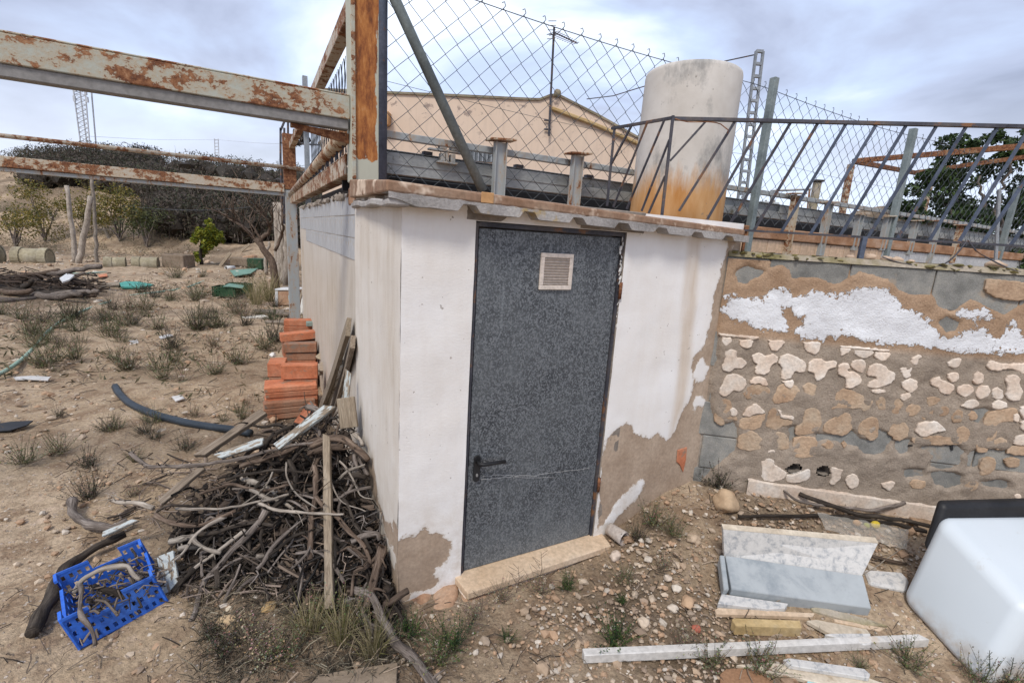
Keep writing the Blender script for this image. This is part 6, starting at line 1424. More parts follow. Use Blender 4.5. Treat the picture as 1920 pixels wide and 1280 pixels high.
# white box / sink, boards by the far corner
a = G(518, 573); sk_ = thing('white_washbasin', 'broken white edged slab box standing at the far wall corner', 'box', a)
D_ = a[1]
q_ = [at(517, 573, D_), at(560, 573, D_), at(560, 541, D_), at(517, 541, D_)]
m = MB(); m.box(q_[0], q_[1] - q_[0], [0, .35, 0], q_[3] - q_[0] - ZZ * .05); build(m, 'body', MT['footing'], sk_, bevel=.02); m = MB(); m.box(q_[3] - [.02, .02, .045], q_[2] - q_[3] + [.04, 0, 0], [0, .4, 0], [0, 0, .04]); build(m, 'top_slab', MT['white_plastic'], sk_, bevel=.01)
m = MB(); m.box(q_[0] - [.01, .012, 0], [.06, 0, 0], [0, .01, 0], q_[3] - q_[0] - ZZ * .05); build(m, 'white_edge', MT['white_plastic'], sk_)
m = MB(); p = at(541, 562, D_ - .04); m.box(p, [.22, 0, 0], [0, .01, 0], [0, 0, .10]); MT['pale_blue'] = mott('pale_blue_card', [(.35, .62, .68), (.48, .72, .76)], 3, 30, .6, 0, .001); build(m, 'card', MT['pale_blue'], None, 'small pale blue card against the white edged box', 'card')
for k, (x0, y0, x1, y1, w_, m_, lab) in enumerate([(540, 598, 565, 548, .07, 'wood_dark', 'dark grey lath leaning at the far end of the side wall'), (548, 602, 569, 541, .06, 'wood_tan', 'tan lath leaning beside the dark one at the far wall end'), (564, 590, 571, 543, .09, 'wood_pale', 'broad pale board upright against the far wall end')]):
    b_ = G(x0, y0); t_ = at(x1, y1, b_[1] + .25); plank('leaning_lath', b_, t_, w_, .02, (-.5, -1, 0), MT[m_], label=lab, cat='lath', group='laths at the far wall end')
for k, (x, y, w_, d_, rt, lab) in enumerate([(478, 597, .42, .20, .9, 'tan flat plank on the ground left of the grass clump'), (505, 586, .55, .35, .4, 'grey brown flat board under the grass near the box'), (535, 590, .35, .25, .2, 'short flat board in front of the white edged box'), (520, 606, .40, .22, .5, 'small grey board nearest the brick pile')]):
    box_on('flat_plank', x, y, w_, d_, .04, 'wood_pale' if k == 0 else 'wood_grey', lab, 'plank', rt, 'flat planks near the far wall corner')
# hoses
wirething([G(x, y, .02) for x, y in [(-30, 712), (5, 698), (40, 674), (70, 645), (100, 612), (150, 585), (200, 567), (240, 555), (300, 547), (345, 540), (380, 528), (400, 520)]], .022, 'garden_hose', 'pale green garden hose winding over the dry ground', 'hose', 'hose', .1)
wirething([G(x, y, .045) for x, y in [(216, 724), (224, 738), (245, 757), (285, 775), (330, 788), (380, 798), (440, 806), (470, 812)]], .034, 'drain_pipe', 'thick black plastic pipe curving on the ground towards the woodpile', 'pipe', 'pipe_black', .06)
wirething([G(x, y, .02) for x, y in [(120, 512), (150, 513), (185, 511), (200, 510)]], .03, 'thin_hose', 'thin pale tube beside the poles', 'hose', 'hose', .1)
sheet('black_sheet', [(-30, 800), (20, 792), (62, 790), (50, 799), (20, 808), (-30, 812)], 'black', 'black plastic sheet scrap at the left frame edge', 'sheet', .01, .02)
for k, (pts, lab) in enumerate([([(25, 708), (60, 706), (95, 708), (90, 714), (55, 712), (30, 713)], 'long pale debris scrap on the ground at the left'), ([(240, 640), (258, 638), (260, 644), (243, 647)], 'pale blue white scrap in the middle of the yard'), ([(298, 632), (318, 627), (325, 630), (302, 637)], 'white plastic scrap right of the pale blue one'), ([(322, 745), (340, 742), (346, 748), (330, 754)], 'white scrap inside the curve of the black pipe')]):
    sheet('debris_scrap', pts, 'paper', lab, 'scrap', .012, .01)

# ---------------------------------------------------------------- terracotta pile
def tslab(px, py, D_, L, W_, T_, rot, mat, lab, nst=1, holes_=0, tilt=0, name='clay_block', gap=.004, support=True):
    o_ = at(px, py, D_); o_[2] = max(o_[2], float(gh(o_[0], o_[1])))
    rot += rnd.uniform(-.13, .13); x = np.array([math.cos(rot), math.sin(rot), 0]); y = np.array([-x[1], x[0], 0]); z = ZZ
    if tilt: x = x * math.cos(tilt) + ZZ * math.sin(tilt); z = np.cross(x, y)
    out_ = []
    zs__ = float(gh(*(o_ + x * L / 2)[:2])) - .01; nb_ = int((o_[2] - zs__) / .085) if support else 0
    for k in range(nb_):
        hb = (o_[2] - zs__ - .003) / nb_; j = np.array([rnd.uniform(-.015, .015), rnd.uniform(0, .02), 0]); m = MB()
        m.box(np.array([o_[0], o_[1], zs__ + k * hb]) + j + x * L * .04, np.array([x[0], x[1], 0]) * L * .92, y * max(W_, .2), ZZ * (hb - .004)); build(m, name, MT[['brick_dark', 'terracotta'][k % 2]], None, 'clay block low in the pile, carrying the blocks above it', 'clay block', 'clay blocks low in the pile', bevel=.005)
    for k in range(nst):
        j = np.array([rnd.uniform(-.02, .02), rnd.uniform(-.012, .012), 0]) if k else 0
        p = o_ + z * k * (T_ + gap) + j
        if not holes_: m = MB(); m.box(p, x * L, y * W_, z * T_); ob = build(m, name, MT[mat], None, (lab if nst == 1 else lab + (', ' + ['lowest', 'second', 'third', 'fourth', 'fifth', 'sixth'][k] + ' of its stack' if k < nst - 1 else ', topmost of its stack')), 'clay block', 'clay blocks piled along the side wall', bevel=.005)
        else:
            th_ = thing(name, lab, 'clay block', p, 'clay blocks piled along the side wall'); n_ = holes_; w_ = .010
            m = MB(); m.box(p, x * L, y * W_, z * w_); m.box(p + z * (T_ - w_), x * L, y * W_, z * w_); m.box(p + z * (w_ + .0005), x * w_, y * W_, z * (T_ - 2 * w_ - .001)); m.box(p + x * (L - w_) + z * (w_ + .0005), x * w_, y * W_, z * (T_ - 2 * w_ - .001)); build(m, 'shell', MT[mat], th_, bevel=.002)
            for q_ in range(1, n_): m = MB(); m.box(p + x * (L * q_ / n_ - w_ / 2) + z * (w_ + .0005), x * w_ * .8, y * W_, z * (T_ - 2 * w_ - .001)); build(m, 'web', MT[mat], th_)
            m = MB(); m.box(p + x * (w_ + .0005) + z * (T_ / 2 - w_ / 2), x * (L - 2 * w_ - .001), y * (W_ * .98), z * w_ * .7); build(m, 'web', MT[mat], th_)
            m = MB(); m.box(p + x * .012 + y * W_ * .4 + z * .012, x * (L - .024), y * .01, z * (T_ - .024)); build(m, 'inner_dark', MT['black'], th_)
r1 = .42
tslab(499, 797, 4.15, .44, .26, .052, r1, 'brick_dark', 'flat clay slab in the front stack of the pile', 3)
tslab(497, 757, 4.22, .46, .26, .050, r1, 'terracotta', 'orange clay slab in the upper front stack', 3)
tslab(502, 707, 4.55, .16, .24, .14, r1, 'terracotta', 'small orange hollow block at the left on the front stack')
tslab(527, 712, 4.40, .33, .12, .14, r1, 'terracotta', 'orange perforated brick lying on its side on the front stack')
tslab(531, 662, 5.0, .34, .12, .10, r1, 'brick_dark', 'brownish clay block behind the perforated brick', tilt=.02)
tslab(527, 642, 5.3, .38, .14, .09, r1, 'terracotta', 'broken tapered clay block above the brownish one', tilt=.06)
tslab(532, 622, 5.7, .40, .14, .07, r1, 'terracotta', 'thin orange clay slab near the top of the pile', 2)
tslab(537, 625, 6.0, .24, .28, .13, .3, 'terracotta', 'hollow clay block with open cells facing the yard at the pile top', 1, 4)
o_ = at(574, 612, 5.7); m = MB(); m.box(o_, [.20, .09, 0], [-.07, .16, 0], [0, 0, .05]); MT['grey_green'] = mott('grey_green_slab', [(.18, .23, .20), (.26, .31, .27)], 4, 40, .8, .2, .003); build(m, 'green_slab', MT['grey_green'], None, 'grey green slab on top of the clay pile against the wall', 'slab', bevel=.005)
for k, (x, y, D_, r_, lab) in enumerate([(600, 655, 5.4, .07, 'grey mortar lump between the clay pile and the wall'), (607, 670, 5.1, .08, 'tan concrete lump wedged by the wall'), (606, 690, 4.9, .09, 'broken block end beside the leaning boards'), (512, 665, 5.0, .035, 'small white stone on the left of the clay pile')]):
    m = MB(); p = at(x, y, D_); m.blob(p, r_, 2, 30 + k, .4, (1, .8, .8)); m.c = [[(.36, .34, .31), (.42, .34, .24), (.36, .29, .22), (.75, .72, .68)][k]] * len(m.v); build(m, 'mortar_lump', MT['stone'], None, lab, 'lump', cols=True)
o_ = at(560, 795, 3.95); plank('tilted_tile', o_, at(588, 758, 4.1), .10, .04, (-.4, -.8, .5), MT['terracotta'], label='orange clay tile tilted against the front of the pile', cat='clay tile', bevel=.004)
# supports under the mid pile so that nothing floats
# boards leaning on the side wall
for k, (x0, y0, x1, y1, w_, t_, m_, lab, dd) in enumerate([(600, 770, 655, 612, .14, .03, 'wood_tan', 'long brown board leaning on the side wall, nearest the clay pile', .35), (625, 776, 662, 640, .10, .03, 'wood_grey', 'grey board leaning on the wall right of the long brown one', .22), (612, 768, 640, 680, .06, .02, 'wood_pale', 'thin split lath with a white edge between the leaning boards', .33)]):
    top_ = onplane(x1, y1, CC - dF * .03, dF); bot_ = G(x0, y0 + 4, .01)
    plank('leaning_board', bot_, top_, w_, t_, (-1, -.6, .3), MT[m_], label=lab, cat='board', group='boards leaning on the side wall', rag=.1, bevel=.002)

# ---------------------------------------------------------------- heap of vine wood
def smooth_plane():
    A_ = G(380, 1105); B_ = G(700, 1190); C_ = onplane(664, 795, CC - dF * .05, dF)
    n_ = np.cross(B_ - A_, C_ - A_); n_ /= np.linalg.norm(n_)
    if np.dot(n_, CAM - A_) < 0: n_ = -n_
    return A_, n_
PA, PN = smooth_plane()
def HPt(x, y, lift=.0):
    P = onplane(x, y, PA, PN)
    Gp = G(x, y)
    if np.linalg.norm(Gp - CAM) < np.linalg.norm(P - CAM): P = Gp
    P = P + PN * lift
    return P
# under-mass
poly = [(300, 985), (345, 930), (400, 885), (440, 845), (500, 800), (560, 780), (620, 765), (655, 780), (668, 830), (690, 900), (705, 960), (722, 1020), (738, 1090), (745, 1170), (700, 1190), (600, 1130), (500, 1090), (420, 1060), (380, 1090), (340, 1060)]
mound = MB(); gx = range(300, 760, 7); gy = range(765, 1200, 7); idx = {}; pts2 = np.array([(x, y) for x in gx for y in gy], float); ins = sdf(pts2, poly)
for (x, y), s_ in zip(pts2, ins):
    if s_ < -14: continue
    P = HPt(x, y); Gp = G(x, y); t_ = float(sstep(-14, 26, s_)); h_ = P[2] - Gp[2]
    Gp = np.array([P[0], P[1], float(gh(P[0], P[1]))]); Q = Gp + (P - Gp) * t_ * .88 - ZZ * .03 * (1 - t_); Q = Q + PN * (.05 * mnoise.noise(Vector((x * .05, y * .05, 1))) + .03 * mnoise.noise(Vector((x * .14, y * .14, 4))) - .045)
    idx[(int(x), int(y))] = len(mound.v); mound.v.append(tuple(Q)); mound.c.append((1, 1, 1))
for x in gx:
    for y in gy:
        ks = [(x, y), (x, y + 7), (x + 7, y + 7), (x + 7, y)]
        if all(k in idx for k in ks): mound.f.append(tuple(idx[k] for k in ks)); mound.uv.append([(0, 0)] * 4)
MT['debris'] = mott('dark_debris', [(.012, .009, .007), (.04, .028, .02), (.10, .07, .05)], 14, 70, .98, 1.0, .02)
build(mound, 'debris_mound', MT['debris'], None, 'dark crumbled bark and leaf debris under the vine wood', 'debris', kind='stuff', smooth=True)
def inpoly():
    while True:
        x, y = rnd.uniform(300, 755), rnd.uniform(770, 1195)
        if sdf([(x, y)], poly)[0] > 4: return x, y
m = MB()
for k in range(1500):
    x, y = inpoly(); small = rnd.random(); L = rnd.uniform(.03, .14) if small < .85 else rnd.uniform(.14, .30)
    p = HPt(x, y, rnd.uniform(-.13, .01)); d_ = np.array([rnd.gauss(0, 1), rnd.gauss(0, 1), rnd.gauss(0, .6)]); d_ -= PN * np.dot(d_, PN) * .65; d_ /= np.linalg.norm(d_)
    v_ = rnd.choice([.12, .25, .4, .7, 1.0, 1.5, 3.0 if small < .6 else 1.8]); w_ = rnd.random(); m.col = (.105 * v_, (.075 + .018 * w_) * v_, (.052 + .034 * w_) * v_); bend = np.array([rnd.uniform(-1, 1), rnd.uniform(-1, 1), rnd.uniform(-.3, 1)]) * L * .34
    r_ = rnd.uniform(.0012, .004) if small < .85 else rnd.uniform(.003, .007); q0_ = p - d_ * L / 2; q1_ = p + d_ * L / 2
    for q in (q0_, q1_):
        gz = float(gh(q[0], q[1])); q[2] = max(q[2], gz)
        w = np.dot(q - CC, dF)
        if w > -.03 and q[1] > 2.0: q -= dF * (w + .03)
    b2_ = np.array([rnd.uniform(-1, 1), rnd.uniform(-1, 1), rnd.uniform(-.3, .6)]) * L * .2
    m.tube(catmull([q0_, (q0_ + p) / 2 + b2_, p + bend, q1_], L / 5), r_, 4, cap=False)
for k in range(900):
    x, y = inpoly(); p = HPt(x, y, rnd.uniform(-.10, .0)); v_ = rnd.choice([.15, .25, .4, .7, 1.1]); m.col = (.11 * v_, .08 * v_, .06 * v_)
    w = np.dot(p - CC, dF)
    if w > -.05 and p[1] > 2.0: p -= dF * (w + .05)
    m.blob(p, rnd.uniform(.008, .026), 1, k, .6, (rnd.uniform(1, 2.2), rnd.uniform(.4, 1), rnd.uniform(.3, .7)))
build(m, 'vine_twigs', MT['twig'], None, 'tangled small vine twigs filling the wood heap by the hut', 'twigs', kind='stuff', cols=True)
VB = [  # px points with lift, radii, bark, label
 ([(250, 853, .05), (285, 880, .08), (330, 882, .10), (400, 880, .12), (470, 868, .13), (540, 852, .15), (600, 842, .14)], .012, .010, 'bark_grey', 'long grey vine cane sweeping from the left over the heap'),
 ([(455, 880, .06), (520, 862, .09), (570, 846, .12), (610, 832, .12)], .016, .013, 'bark_brown', 'brown cane lying over the top of the heap beside the long grey one'),
 ([(590, 845, .10), (625, 835, .14), (655, 838, .15), (680, 855, .13), (700, 872, .10)], .024, .018, 'bark_brown', 'thick reddish brown branch curving down to the side wall'),
 ([(585, 858, .10), (618, 850, .12), (650, 848, .12)], .02, .022, 'bark_brown', 'stub branch below the thick reddish one'),
 ([(340, 962, .10), (420, 963, .13), (480, 955, .15), (520, 950, .16), (556, 940, .17)], .008, .006, 'bark_pale', 'bleached pale forked stick across the middle of the heap'),
 ([(500, 955, .15), (540, 968, .15), (600, 974, .15), (655, 973, .14)], .009, .006, 'bark_pale', 'bleached lower prong reaching right across the heap'),
 ([(212, 942, .04), (240, 946, .06), (270, 948, .06), (297, 955, .06)], .010, .013, 'bark_pale', 'short bleached stick with a pale broken end left of the heap'),
 ([(510, 965, .12), (480, 1005, .10), (445, 1035, .08), (415, 1065, .05), (385, 1095, .03), (362, 1165, .02)], .017, .011, 'bark_grey', 'long grey branch slanting down to the ground right of the crate'),
 ([(470, 1000, .10), (430, 1030, .09), (390, 1055, .08), (350, 1085, .06)], .011, .007, 'bark_pale', 'thin pale branch parallel to the slanting grey one'),
 ([(545, 870, .06), (560, 900, .08), (550, 930, .08), (520, 960, .10), (490, 990, .08)], .018, .014, 'bark_dark', 'dark knotted branch in the middle of the heap'),
 ([(595, 880, .08), (598, 930, .09), (590, 990, .08), (585, 1050, .06)], .015, .014, 'bark_brown', 'upright brown branch left of the long wooden post'),
 ([(640, 905, .07), (660, 890, .10), (690, 880, .10)], .010, .006, 'bark_pale', 'short pale knobbly twig near the wall'),
 ([(640, 940, .07), (665, 928, .10), (700, 920, .09)], .010, .007, 'bark_grey', 'grey knobbly twig reaching the wall'),
 ([(600, 940, .10), (640, 980, .10), (680, 1020, .08), (700, 1060, .07)], .013, .010, 'bark_brown', 'brown vine strip slanting down right across the heap'),
 ([(720, 1030, .05), (712, 1060, .06), (705, 1095, .05), (690, 1140, .03)], .025, .020, 'bark_brown', 'split brown stump leaning at the foot of the side wall'),
 ([(665, 1105, .03), (700, 1120, .05), (720, 1160, .05), (745, 1205, .05), (780, 1240, .04), (815, 1290, .03)], .022, .020, 'bark_grey', 'thick gnarled vine trunk running down to the bottom edge'),
 ([(545, 1170, .01), (560, 1130, .02), (570, 1080, .04), (560, 1050, .05)], .010, .006, 'bark_grey', 'thin grey branch at the lower middle of the heap'),
 ([(360, 1010, .04), (420, 1000, .06), (470, 985, .07), (520, 990, .07)], .012, .010, 'bark_dark', 'dark branch under the slanting grey one'),
 ([(300, 970, .05), (350, 990, .07), (400, 985, .08), (450, 965, .09)], .014, .010, 'bark_brown', 'brown branch between the crate and the heap'),
 ([(610, 790, .05), (590, 800, .10), (582, 770, .12), (580, 745, .12)], .004, .002, 'bark_brown', 'thin whip rising before the clay pile'),
 ([(580, 770, .08), (600, 778, .10), (620, 792, .08)], .022, .017, 'bark_grey', 'striped grey stick end resting on the leaning boards'),
 ([(640, 870, .06), (665, 900, .09), (680, 935, .09), (705, 940, .07)], .006, .003, 'bark_pale', 'curved thin cane hooping by the wall'),
 ([(625, 905, .08), (650, 950, .10), (690, 965, .08)], .005, .003, 'bark_pale', 'second thin cane hooping below the first'),
 ([(520, 885, .08), (505, 920, .10), (480, 945, .10), (450, 960, .09)], .006, .003, 'bark_pale', 'thin curved cane at the left middle of the heap'),
 ([(545, 875, .09), (548, 905, .12), (570, 940, .12), (600, 960, .11)], .006, .004, 'bark_pale', 'thin pale cane crossing the forked stick'),
 ([(420, 1130, .01), (440, 1090, .03), (455, 1060, .05)], .008, .006, 'bark_grey', 'short grey twig standing at the lower left of the heap'),
 ([(650, 1090, .04), (630, 1060, .06), (600, 1040, .07), (560, 1040, .06)], .010, .007, 'bark_grey', 'knotted grey twig right of the lower middle'),
 ([(480, 1060, .05), (520, 1040, .07), (560, 1010, .08), (600, 1000, .08)], .011, .008, 'bark_dark', 'dark branch low in the middle of the heap'),
 ([(700, 1040, .05), (680, 1000, .07), (660, 960, .08), (640, 930, .08)], .012, .009, 'bark_dark', 'dark branch beside the wall foot'),
 ([(430, 905, .05), (470, 895, .08), (530, 890, .10), (590, 895, .08)], .010, .007, 'bark_dark', 'dark branch below the long grey cane'),
 ([(380, 930, .05), (440, 915, .07), (500, 925, .09), (560, 915, .09)], .009, .006, 'bark_brown', 'wavy brown branch in the upper left of the heap'),
]
for k, (pts, r0, r1_, mt, lab) in enumerate(VB):
    P = [HPt(x, y, l * .55) for x, y, l in pts]; m = MB()
    for p in P:
        w = np.dot(p - CC, dF)
        if w > -.03 and p[1] > 2.02: p -= dF * (w + .03)
    br = thing('vine_branch', lab, 'branch', P[0], 'vine wood in the heap by the hut')
    Q = limb(m, P, r0, r1_, .025, .006, 8, .35, k + 3); build(m, 'stem', MT[mt], br, smooth=True)
    if r0 > .008:
        m = MB()
        for j in range(3 + int(len(Q) / 7)):
            q_ = Q[rnd.randrange(len(Q))]; d_ = np.array([rnd.uniform(-1, 1), rnd.uniform(-1, .4), rnd.uniform(-.2, 1)]) * rnd.uniform(.04, .12)
            limb(m, [q_, q_ + d_ * .5 + [0, 0, .01], q_ + d_], r0 * .35, r0 * .12, .02, .006, 5, .3, j)
        build(m, 'side_twigs', MT[mt], br, smooth=True, kind='stuff')
for k in range(46):                       # further gnarled pieces lying deeper in the heap
    x, y = inpoly(); L = rnd.uniform(.16, .42); d_ = np.array([rnd.gauss(0, 1), rnd.gauss(0, .8), rnd.gauss(0, .7)]); d_ -= PN * np.dot(d_, PN) * .8; d_ /= np.linalg.norm(d_)
    p = HPt(x, y, rnd.uniform(-.05, .03)); P = [p - d_ * L / 2, p - d_ * L * .15 + np.array([rnd.uniform(-.05, .05), rnd.uniform(-.05, .05), rnd.uniform(-.01, .05)]), p + d_ * L * .2 + np.array([rnd.uniform(-.05, .05), rnd.uniform(-.05, .05), rnd.uniform(-.01, .05)]), p + d_ * L / 2]
    for q in P:
        q[2] = max(q[2], float(gh(q[0], q[1])) + .01); w = np.dot(q - CC, dF)
        if w > -.04 and q[1] > 1.98: q -= dF * (w + .04)
    r_ = rnd.uniform(.008, .020); m = MB(); Q = limb(m, P, r_, r_ * .6, .02, .009, 8, .5, k + 200)
    for j in range(3): q_ = Q[rnd.randrange(len(Q))]; e_ = np.array([rnd.uniform(-1, 1), rnd.uniform(-1, .4), rnd.uniform(-.2, 1)]) * rnd.uniform(.03, .09); limb(m, [q_, q_ + e_ * .5 + [0, 0, .01], q_ + e_], r_ * .4, r_ * .15, .02, .006, 5, .3, j)
    br_ = build(m, 'vine_branch', MT[['bark_grey', 'bark_dark', 'bark_brown', 'bark_grey', 'bark_dark', 'bark_pale'][k % 6]], None, 'gnarled vine offcut jammed among others in the wood heap', 'branch', 'gnarled offcuts in the wood heap', smooth=True)
m = MB()
for k in range(2600):                     # dry tangle of straw and stalks at the foot of the heap
    x, y = rnd.uniform(370, 800), rnd.uniform(1080, 1290)
    if y > 1290 or (x > 740 and y < 1180): continue
    if vnoise(np.array([x * .016]), np.array([y * .022]), 8)[0] < -.25: continue
    p = G(x, y); L = rnd.uniform(.02, .10); a = rnd.uniform(0, 6.28); up_ = rnd.uniform(0, .9); d_ = np.array([math.cos(a), math.sin(a), up_]) * L; v_ = rnd.choice([.3, .5, .8, 1.2, 2.0]); w_ = rnd.random(); m.col = (.14 * v_, (.105 + .02 * w_) * v_, (.07 + .02 * w_) * v_)
    m.tube([p, p + d_ * .5 + [0, 0, L * .15], p + d_], rnd.uniform(.0008, .0022), 3, cap=False)
build(m, 'dry_tangle', MT['twig'], None, 'tangled dry stalks and straw at the foot of the wood heap', 'straw', kind='stuff', cols=True)
# boards in and on the heap
PL = [((385, 862, .09), (500, 776, .05), .055, .035, 'wood_grey', 'long weathered batten slanting up left of the heap to the clay pile'),
 ((420, 868, .13), (512, 840, .16), .045, .022, 'wood_white', 'short board with flaking white paint and fresh split end on the heap'),
 ((530, 855, .15), (630, 778, .16), .06, .03, 'wood_white', 'white painted split board slanting up towards the wall'),
 ((623, 1150, .06), (623, 830, .14), .042, .03, 'wood_tan', 'long tan post standing up through the heap'),
 ((310, 945, .06), (385, 885, .07), .045, .025, 'wood_grey', 'grey lath at the upper left edge of the heap'),
 ((205, 1010, .10), (268, 985, .12), .03, .02, 'wood_white', 'white edged lath end resting on the far rim of the blue crate'),
 ((318, 1040, .05), (325, 1110, .03), .085, .012, 'wood_white', 'flat piece of board with flaking pale paint right of the crate')]
for k, (a, b, w_, t_, mt, lab) in enumerate(PL):
    plank('old_board', HPt(*a[:2], a[2] * .6), HPt(*b[:2], b[2] * .6), w_, t_, PN + np.array([0, -.2, 0]), MT[mt], label=lab, cat='board', group='boards on the wood heap', rag=.25, bevel=.003)
D0 = HPt(655, 800)[1]; plank('old_board', at(648, 745, D0 + .02), at(655, 802, D0 - .03), .115, .022, (-.1, -1, .1), MT['wood_tan'], label='square tan wood piece leaning on the wall above the heap', cat='board', group='boards on the wood heap', bevel=.004)
plank('old_board', at(643, 790, D0 + .03), at(654, 690, D0 + .10), .04, .012, (-.1, -1, .1), MT['wood_white'], label='thin white splinter board standing behind the square piece', cat='board', group='boards on the wood heap', rag=.3)
# charred log beside the crate
P = [G(58, 1188, .04), G(95, 1120, .05), G(130, 1060, .05), G(190, 1020, .06), G(235, 1000, .07)]
m = MB(); limb(m, P, .030, .022, .02, .006, 10, .35, 9); build(m, 'charred_log', MT['bark_dark'], None, 'charred black log lying along the left side of the blue crate', 'log', smooth=True)
P = [G(132, 940, .05), G(140, 965, .05), G(175, 985, .05), G(210, 990, .05), G(240, 978, .05)]
m = MB(); limb(m, P, .028, .022, .02, .008, 8, .4, 19); build(m, 'gnarled_branch', MT['bark_grey'], None, 'short gnarled grey branch curving above the crate', 'branch', smooth=True)
# vine wood in the crate
for k, (pts, r_, mt, lab) in enumerate([([(140, 1110, .12), (165, 1080, .18), (200, 1062, .22), (240, 1060, .22), (262, 1085, .20)], .011, 'bark_pale', 'twisted pale vine arching inside the blue crate'), ([(148, 1095, .15), (150, 1140, .16), (165, 1175, .12), (180, 1205, .05)], .011, 'bark_grey', 'knotty vine hanging out over the crate front'), ([(180, 1100, .08), (215, 1110, .09), (245, 1125, .07)], .014, 'bark_dark', 'dark short vine lying in the crate bottom')]):
    P = [atz(x, y, z0 + h) for x, y, h in pts]; m = MB(); limb(m, P, r_, r_ * .8, .015, .008, 8, .5, k + 40); build(m, 'vine_branch', MT[mt], None, lab, 'branch', 'vine wood in the blue crate', smooth=True)
m = MB()
for k in range(150):
    t_, s_ = rnd.random(), rnd.random(); p = N1 + (N2 - N1) * t_ + back * s_ + ZZ * rnd.uniform(.015, .13); a = rnd.uniform(0, 6.28); L = rnd.uniform(.03, .12); v_ = rnd.choice([.4, .8, 1.3, 2.2]); m.col = (.12 * v_, .095 * v_, .075 * v_)
    d_ = np.array([math.cos(a), math.sin(a) * .8, rnd.uniform(-.2, .6)]) * L; m.tube(catmull([p - d_ / 2, p + np.array([rnd.uniform(-1, 1), rnd.uniform(-1, 1), rnd.uniform(-1, 1)]) * L * .25, p + d_ / 2], .02), rnd.uniform(.0015, .0055), 5)
build(m, 'crate_twigs', MT['twig'], None, 'tangled thin vine twigs filling the blue crate', 'twigs', kind='stuff', cols=True)
m = MB()
for k in range(420):                      # sticks strewn left and forward of the heap
    x, y = rnd.uniform(225, 520), rnd.uniform(860, 1120)
    s_ = float(sdf([(x, y)], poly)[0])
    if s_ > 0 or s_ < -130 or rnd.random() > 1.1 + s_ / 130: continue
    if x < 330 and y > 1000: continue
    p = G(x, y, .012); a = rnd.uniform(0, 6.28); L = rnd.uniform(.05, .24); d_ = np.array([math.cos(a), math.sin(a), rnd.uniform(0, .15)]) * L; v_ = rnd.choice([.3, .6, 1, 1.6, 2.2]); m.col = (.13 * v_, .10 * v_, .08 * v_)
    m.tube(catmull([p - d_ * [.5, .5, 0], p + np.array([rnd.uniform(-1, 1), rnd.uniform(-1, 1), .5]) * L * .15, p + d_ / 2 + [0, 0, .02]], .03), rnd.uniform(.0015, .006), 5)
build(m, 'strewn_twigs', MT['twig'], None, 'sticks strewn on the ground left of the wood heap', 'twigs', kind='stuff', cols=True)
sheet('black_bag', [(712, 1075), (735, 1050), (738, 1062), (722, 1090)], 'black', 'small black plastic bag at the foot of the side wall', 'bag', .03, .04)

# ---------------------------------------------------------------- right foreground
# two marble offcuts, one leaning on the other
MBx = thing('marble_slab', 'grey veined marble slab lying in front of the upright one', 'slab', G(1490, 1100))
g0 = float(gh(*G(1500, 1130)[:2]))
fl, fr2 = atz(1372, 1104, g0 + .055), atz(1634, 1140, g0 + .055); bl, br2 = atz(1360, 1040, g0 + .15), atz(1618, 1078, g0 + .15)
dn = np.array([0, 0.01, -.065])
m = MB(); m.hexa([fl + dn, fr2 + dn, br2 + dn, bl + dn, fl, fr2, br2, bl]); build(m, 'slab_body', MT['marble_grey'], MBx, bevel=.003)
M2 = thing('marble_slab', 'mottled pale marble slab propped upright behind the grey one', 'slab', bl)
tl, tr2 = atz(1356, 992, g0 + .285), atz(1647, 1018, g0 + .285); bk = np.array([.0, .028, .012])
l0, r0_ = bl - ZZ * .02 + [0, .005, 0], br2 - ZZ * .02 + [0, .005, 0]
m = MB(); m.hexa([l0, r0_, r0_ + bk, l0 + bk, tl, tr2, tr2 + bk, tl + bk]); build(m, 'slab_body', MT['marble_mottled'], M2, bevel=.002)
m = MB(); m.hexa([tl + [0, -.001, .001], tr2 + [0, -.001, .001], tr2 + bk, tl + bk + [0, 0, .0], tl + [0, 0, .004], tr2 + [0, 0, .004], tr2 + bk + [0, 0, .004], tl + bk + [0, 0, .004]]); build(m, 'sawn_edge', MT['travertine'], M2)
p_ = G(1352, 1095); m = MB(); q1_ = atz(1345, 1085, g0 + .06); m.hexa([fl + dn + [-.01, .01, 0], bl + dn - [.0, -.0, 0], bl + dn - [.03, 0, 0], fl + dn - [.04, 0, 0], fl - [.012, 0, .005], bl - [.004, 0, .0], bl - [.03, 0, .0], fl - [.04, 0, .005]]); build(m, 'support_stone', MT['marble_grey'], MBx, bevel=.004)
def offcut(pts, h, mat, lab, name='stone_offcut', lift=0.0, cat='stone piece', group='stone offcuts by the marble slabs', bev=.003):
    P = [G(x, y, lift + h) for x, y in pts]; m = MB(); m.prism(P, -ZZ * h); return build(m, name, MT[mat], None, lab, cat, group, bevel=bev)
offcut([(1346, 1130), (1353, 1112), (1478, 1130), (1472, 1139), (1440, 1141)], .035, 'marble_mottled', 'pale wedge shaped offcut just below the marble slab')
offcut([(1340, 1142), (1346, 1138), (1528, 1148), (1524, 1155), (1344, 1150)], .022, 'travertine_pink', 'thin long pinkish strip below the pale wedge')
offcut([(1372, 1160), (1376, 1157), (1500, 1162), (1504, 1176), (1380, 1172)], .055, 'stone_ochre', 'ochre yellow stone block with porous face')
offcut([(1520, 1138), (1540, 1136), (1630, 1160), (1665, 1172), (1620, 1170), (1525, 1144)], .02, 'moss_cap', 'mossy thin strip right of the marble slab')
offcut([(1562, 1158), (1660, 1176), (1650, 1182), (1565, 1164)], .016, 'travertine_pink', 'narrow pink strip under the mossy one')
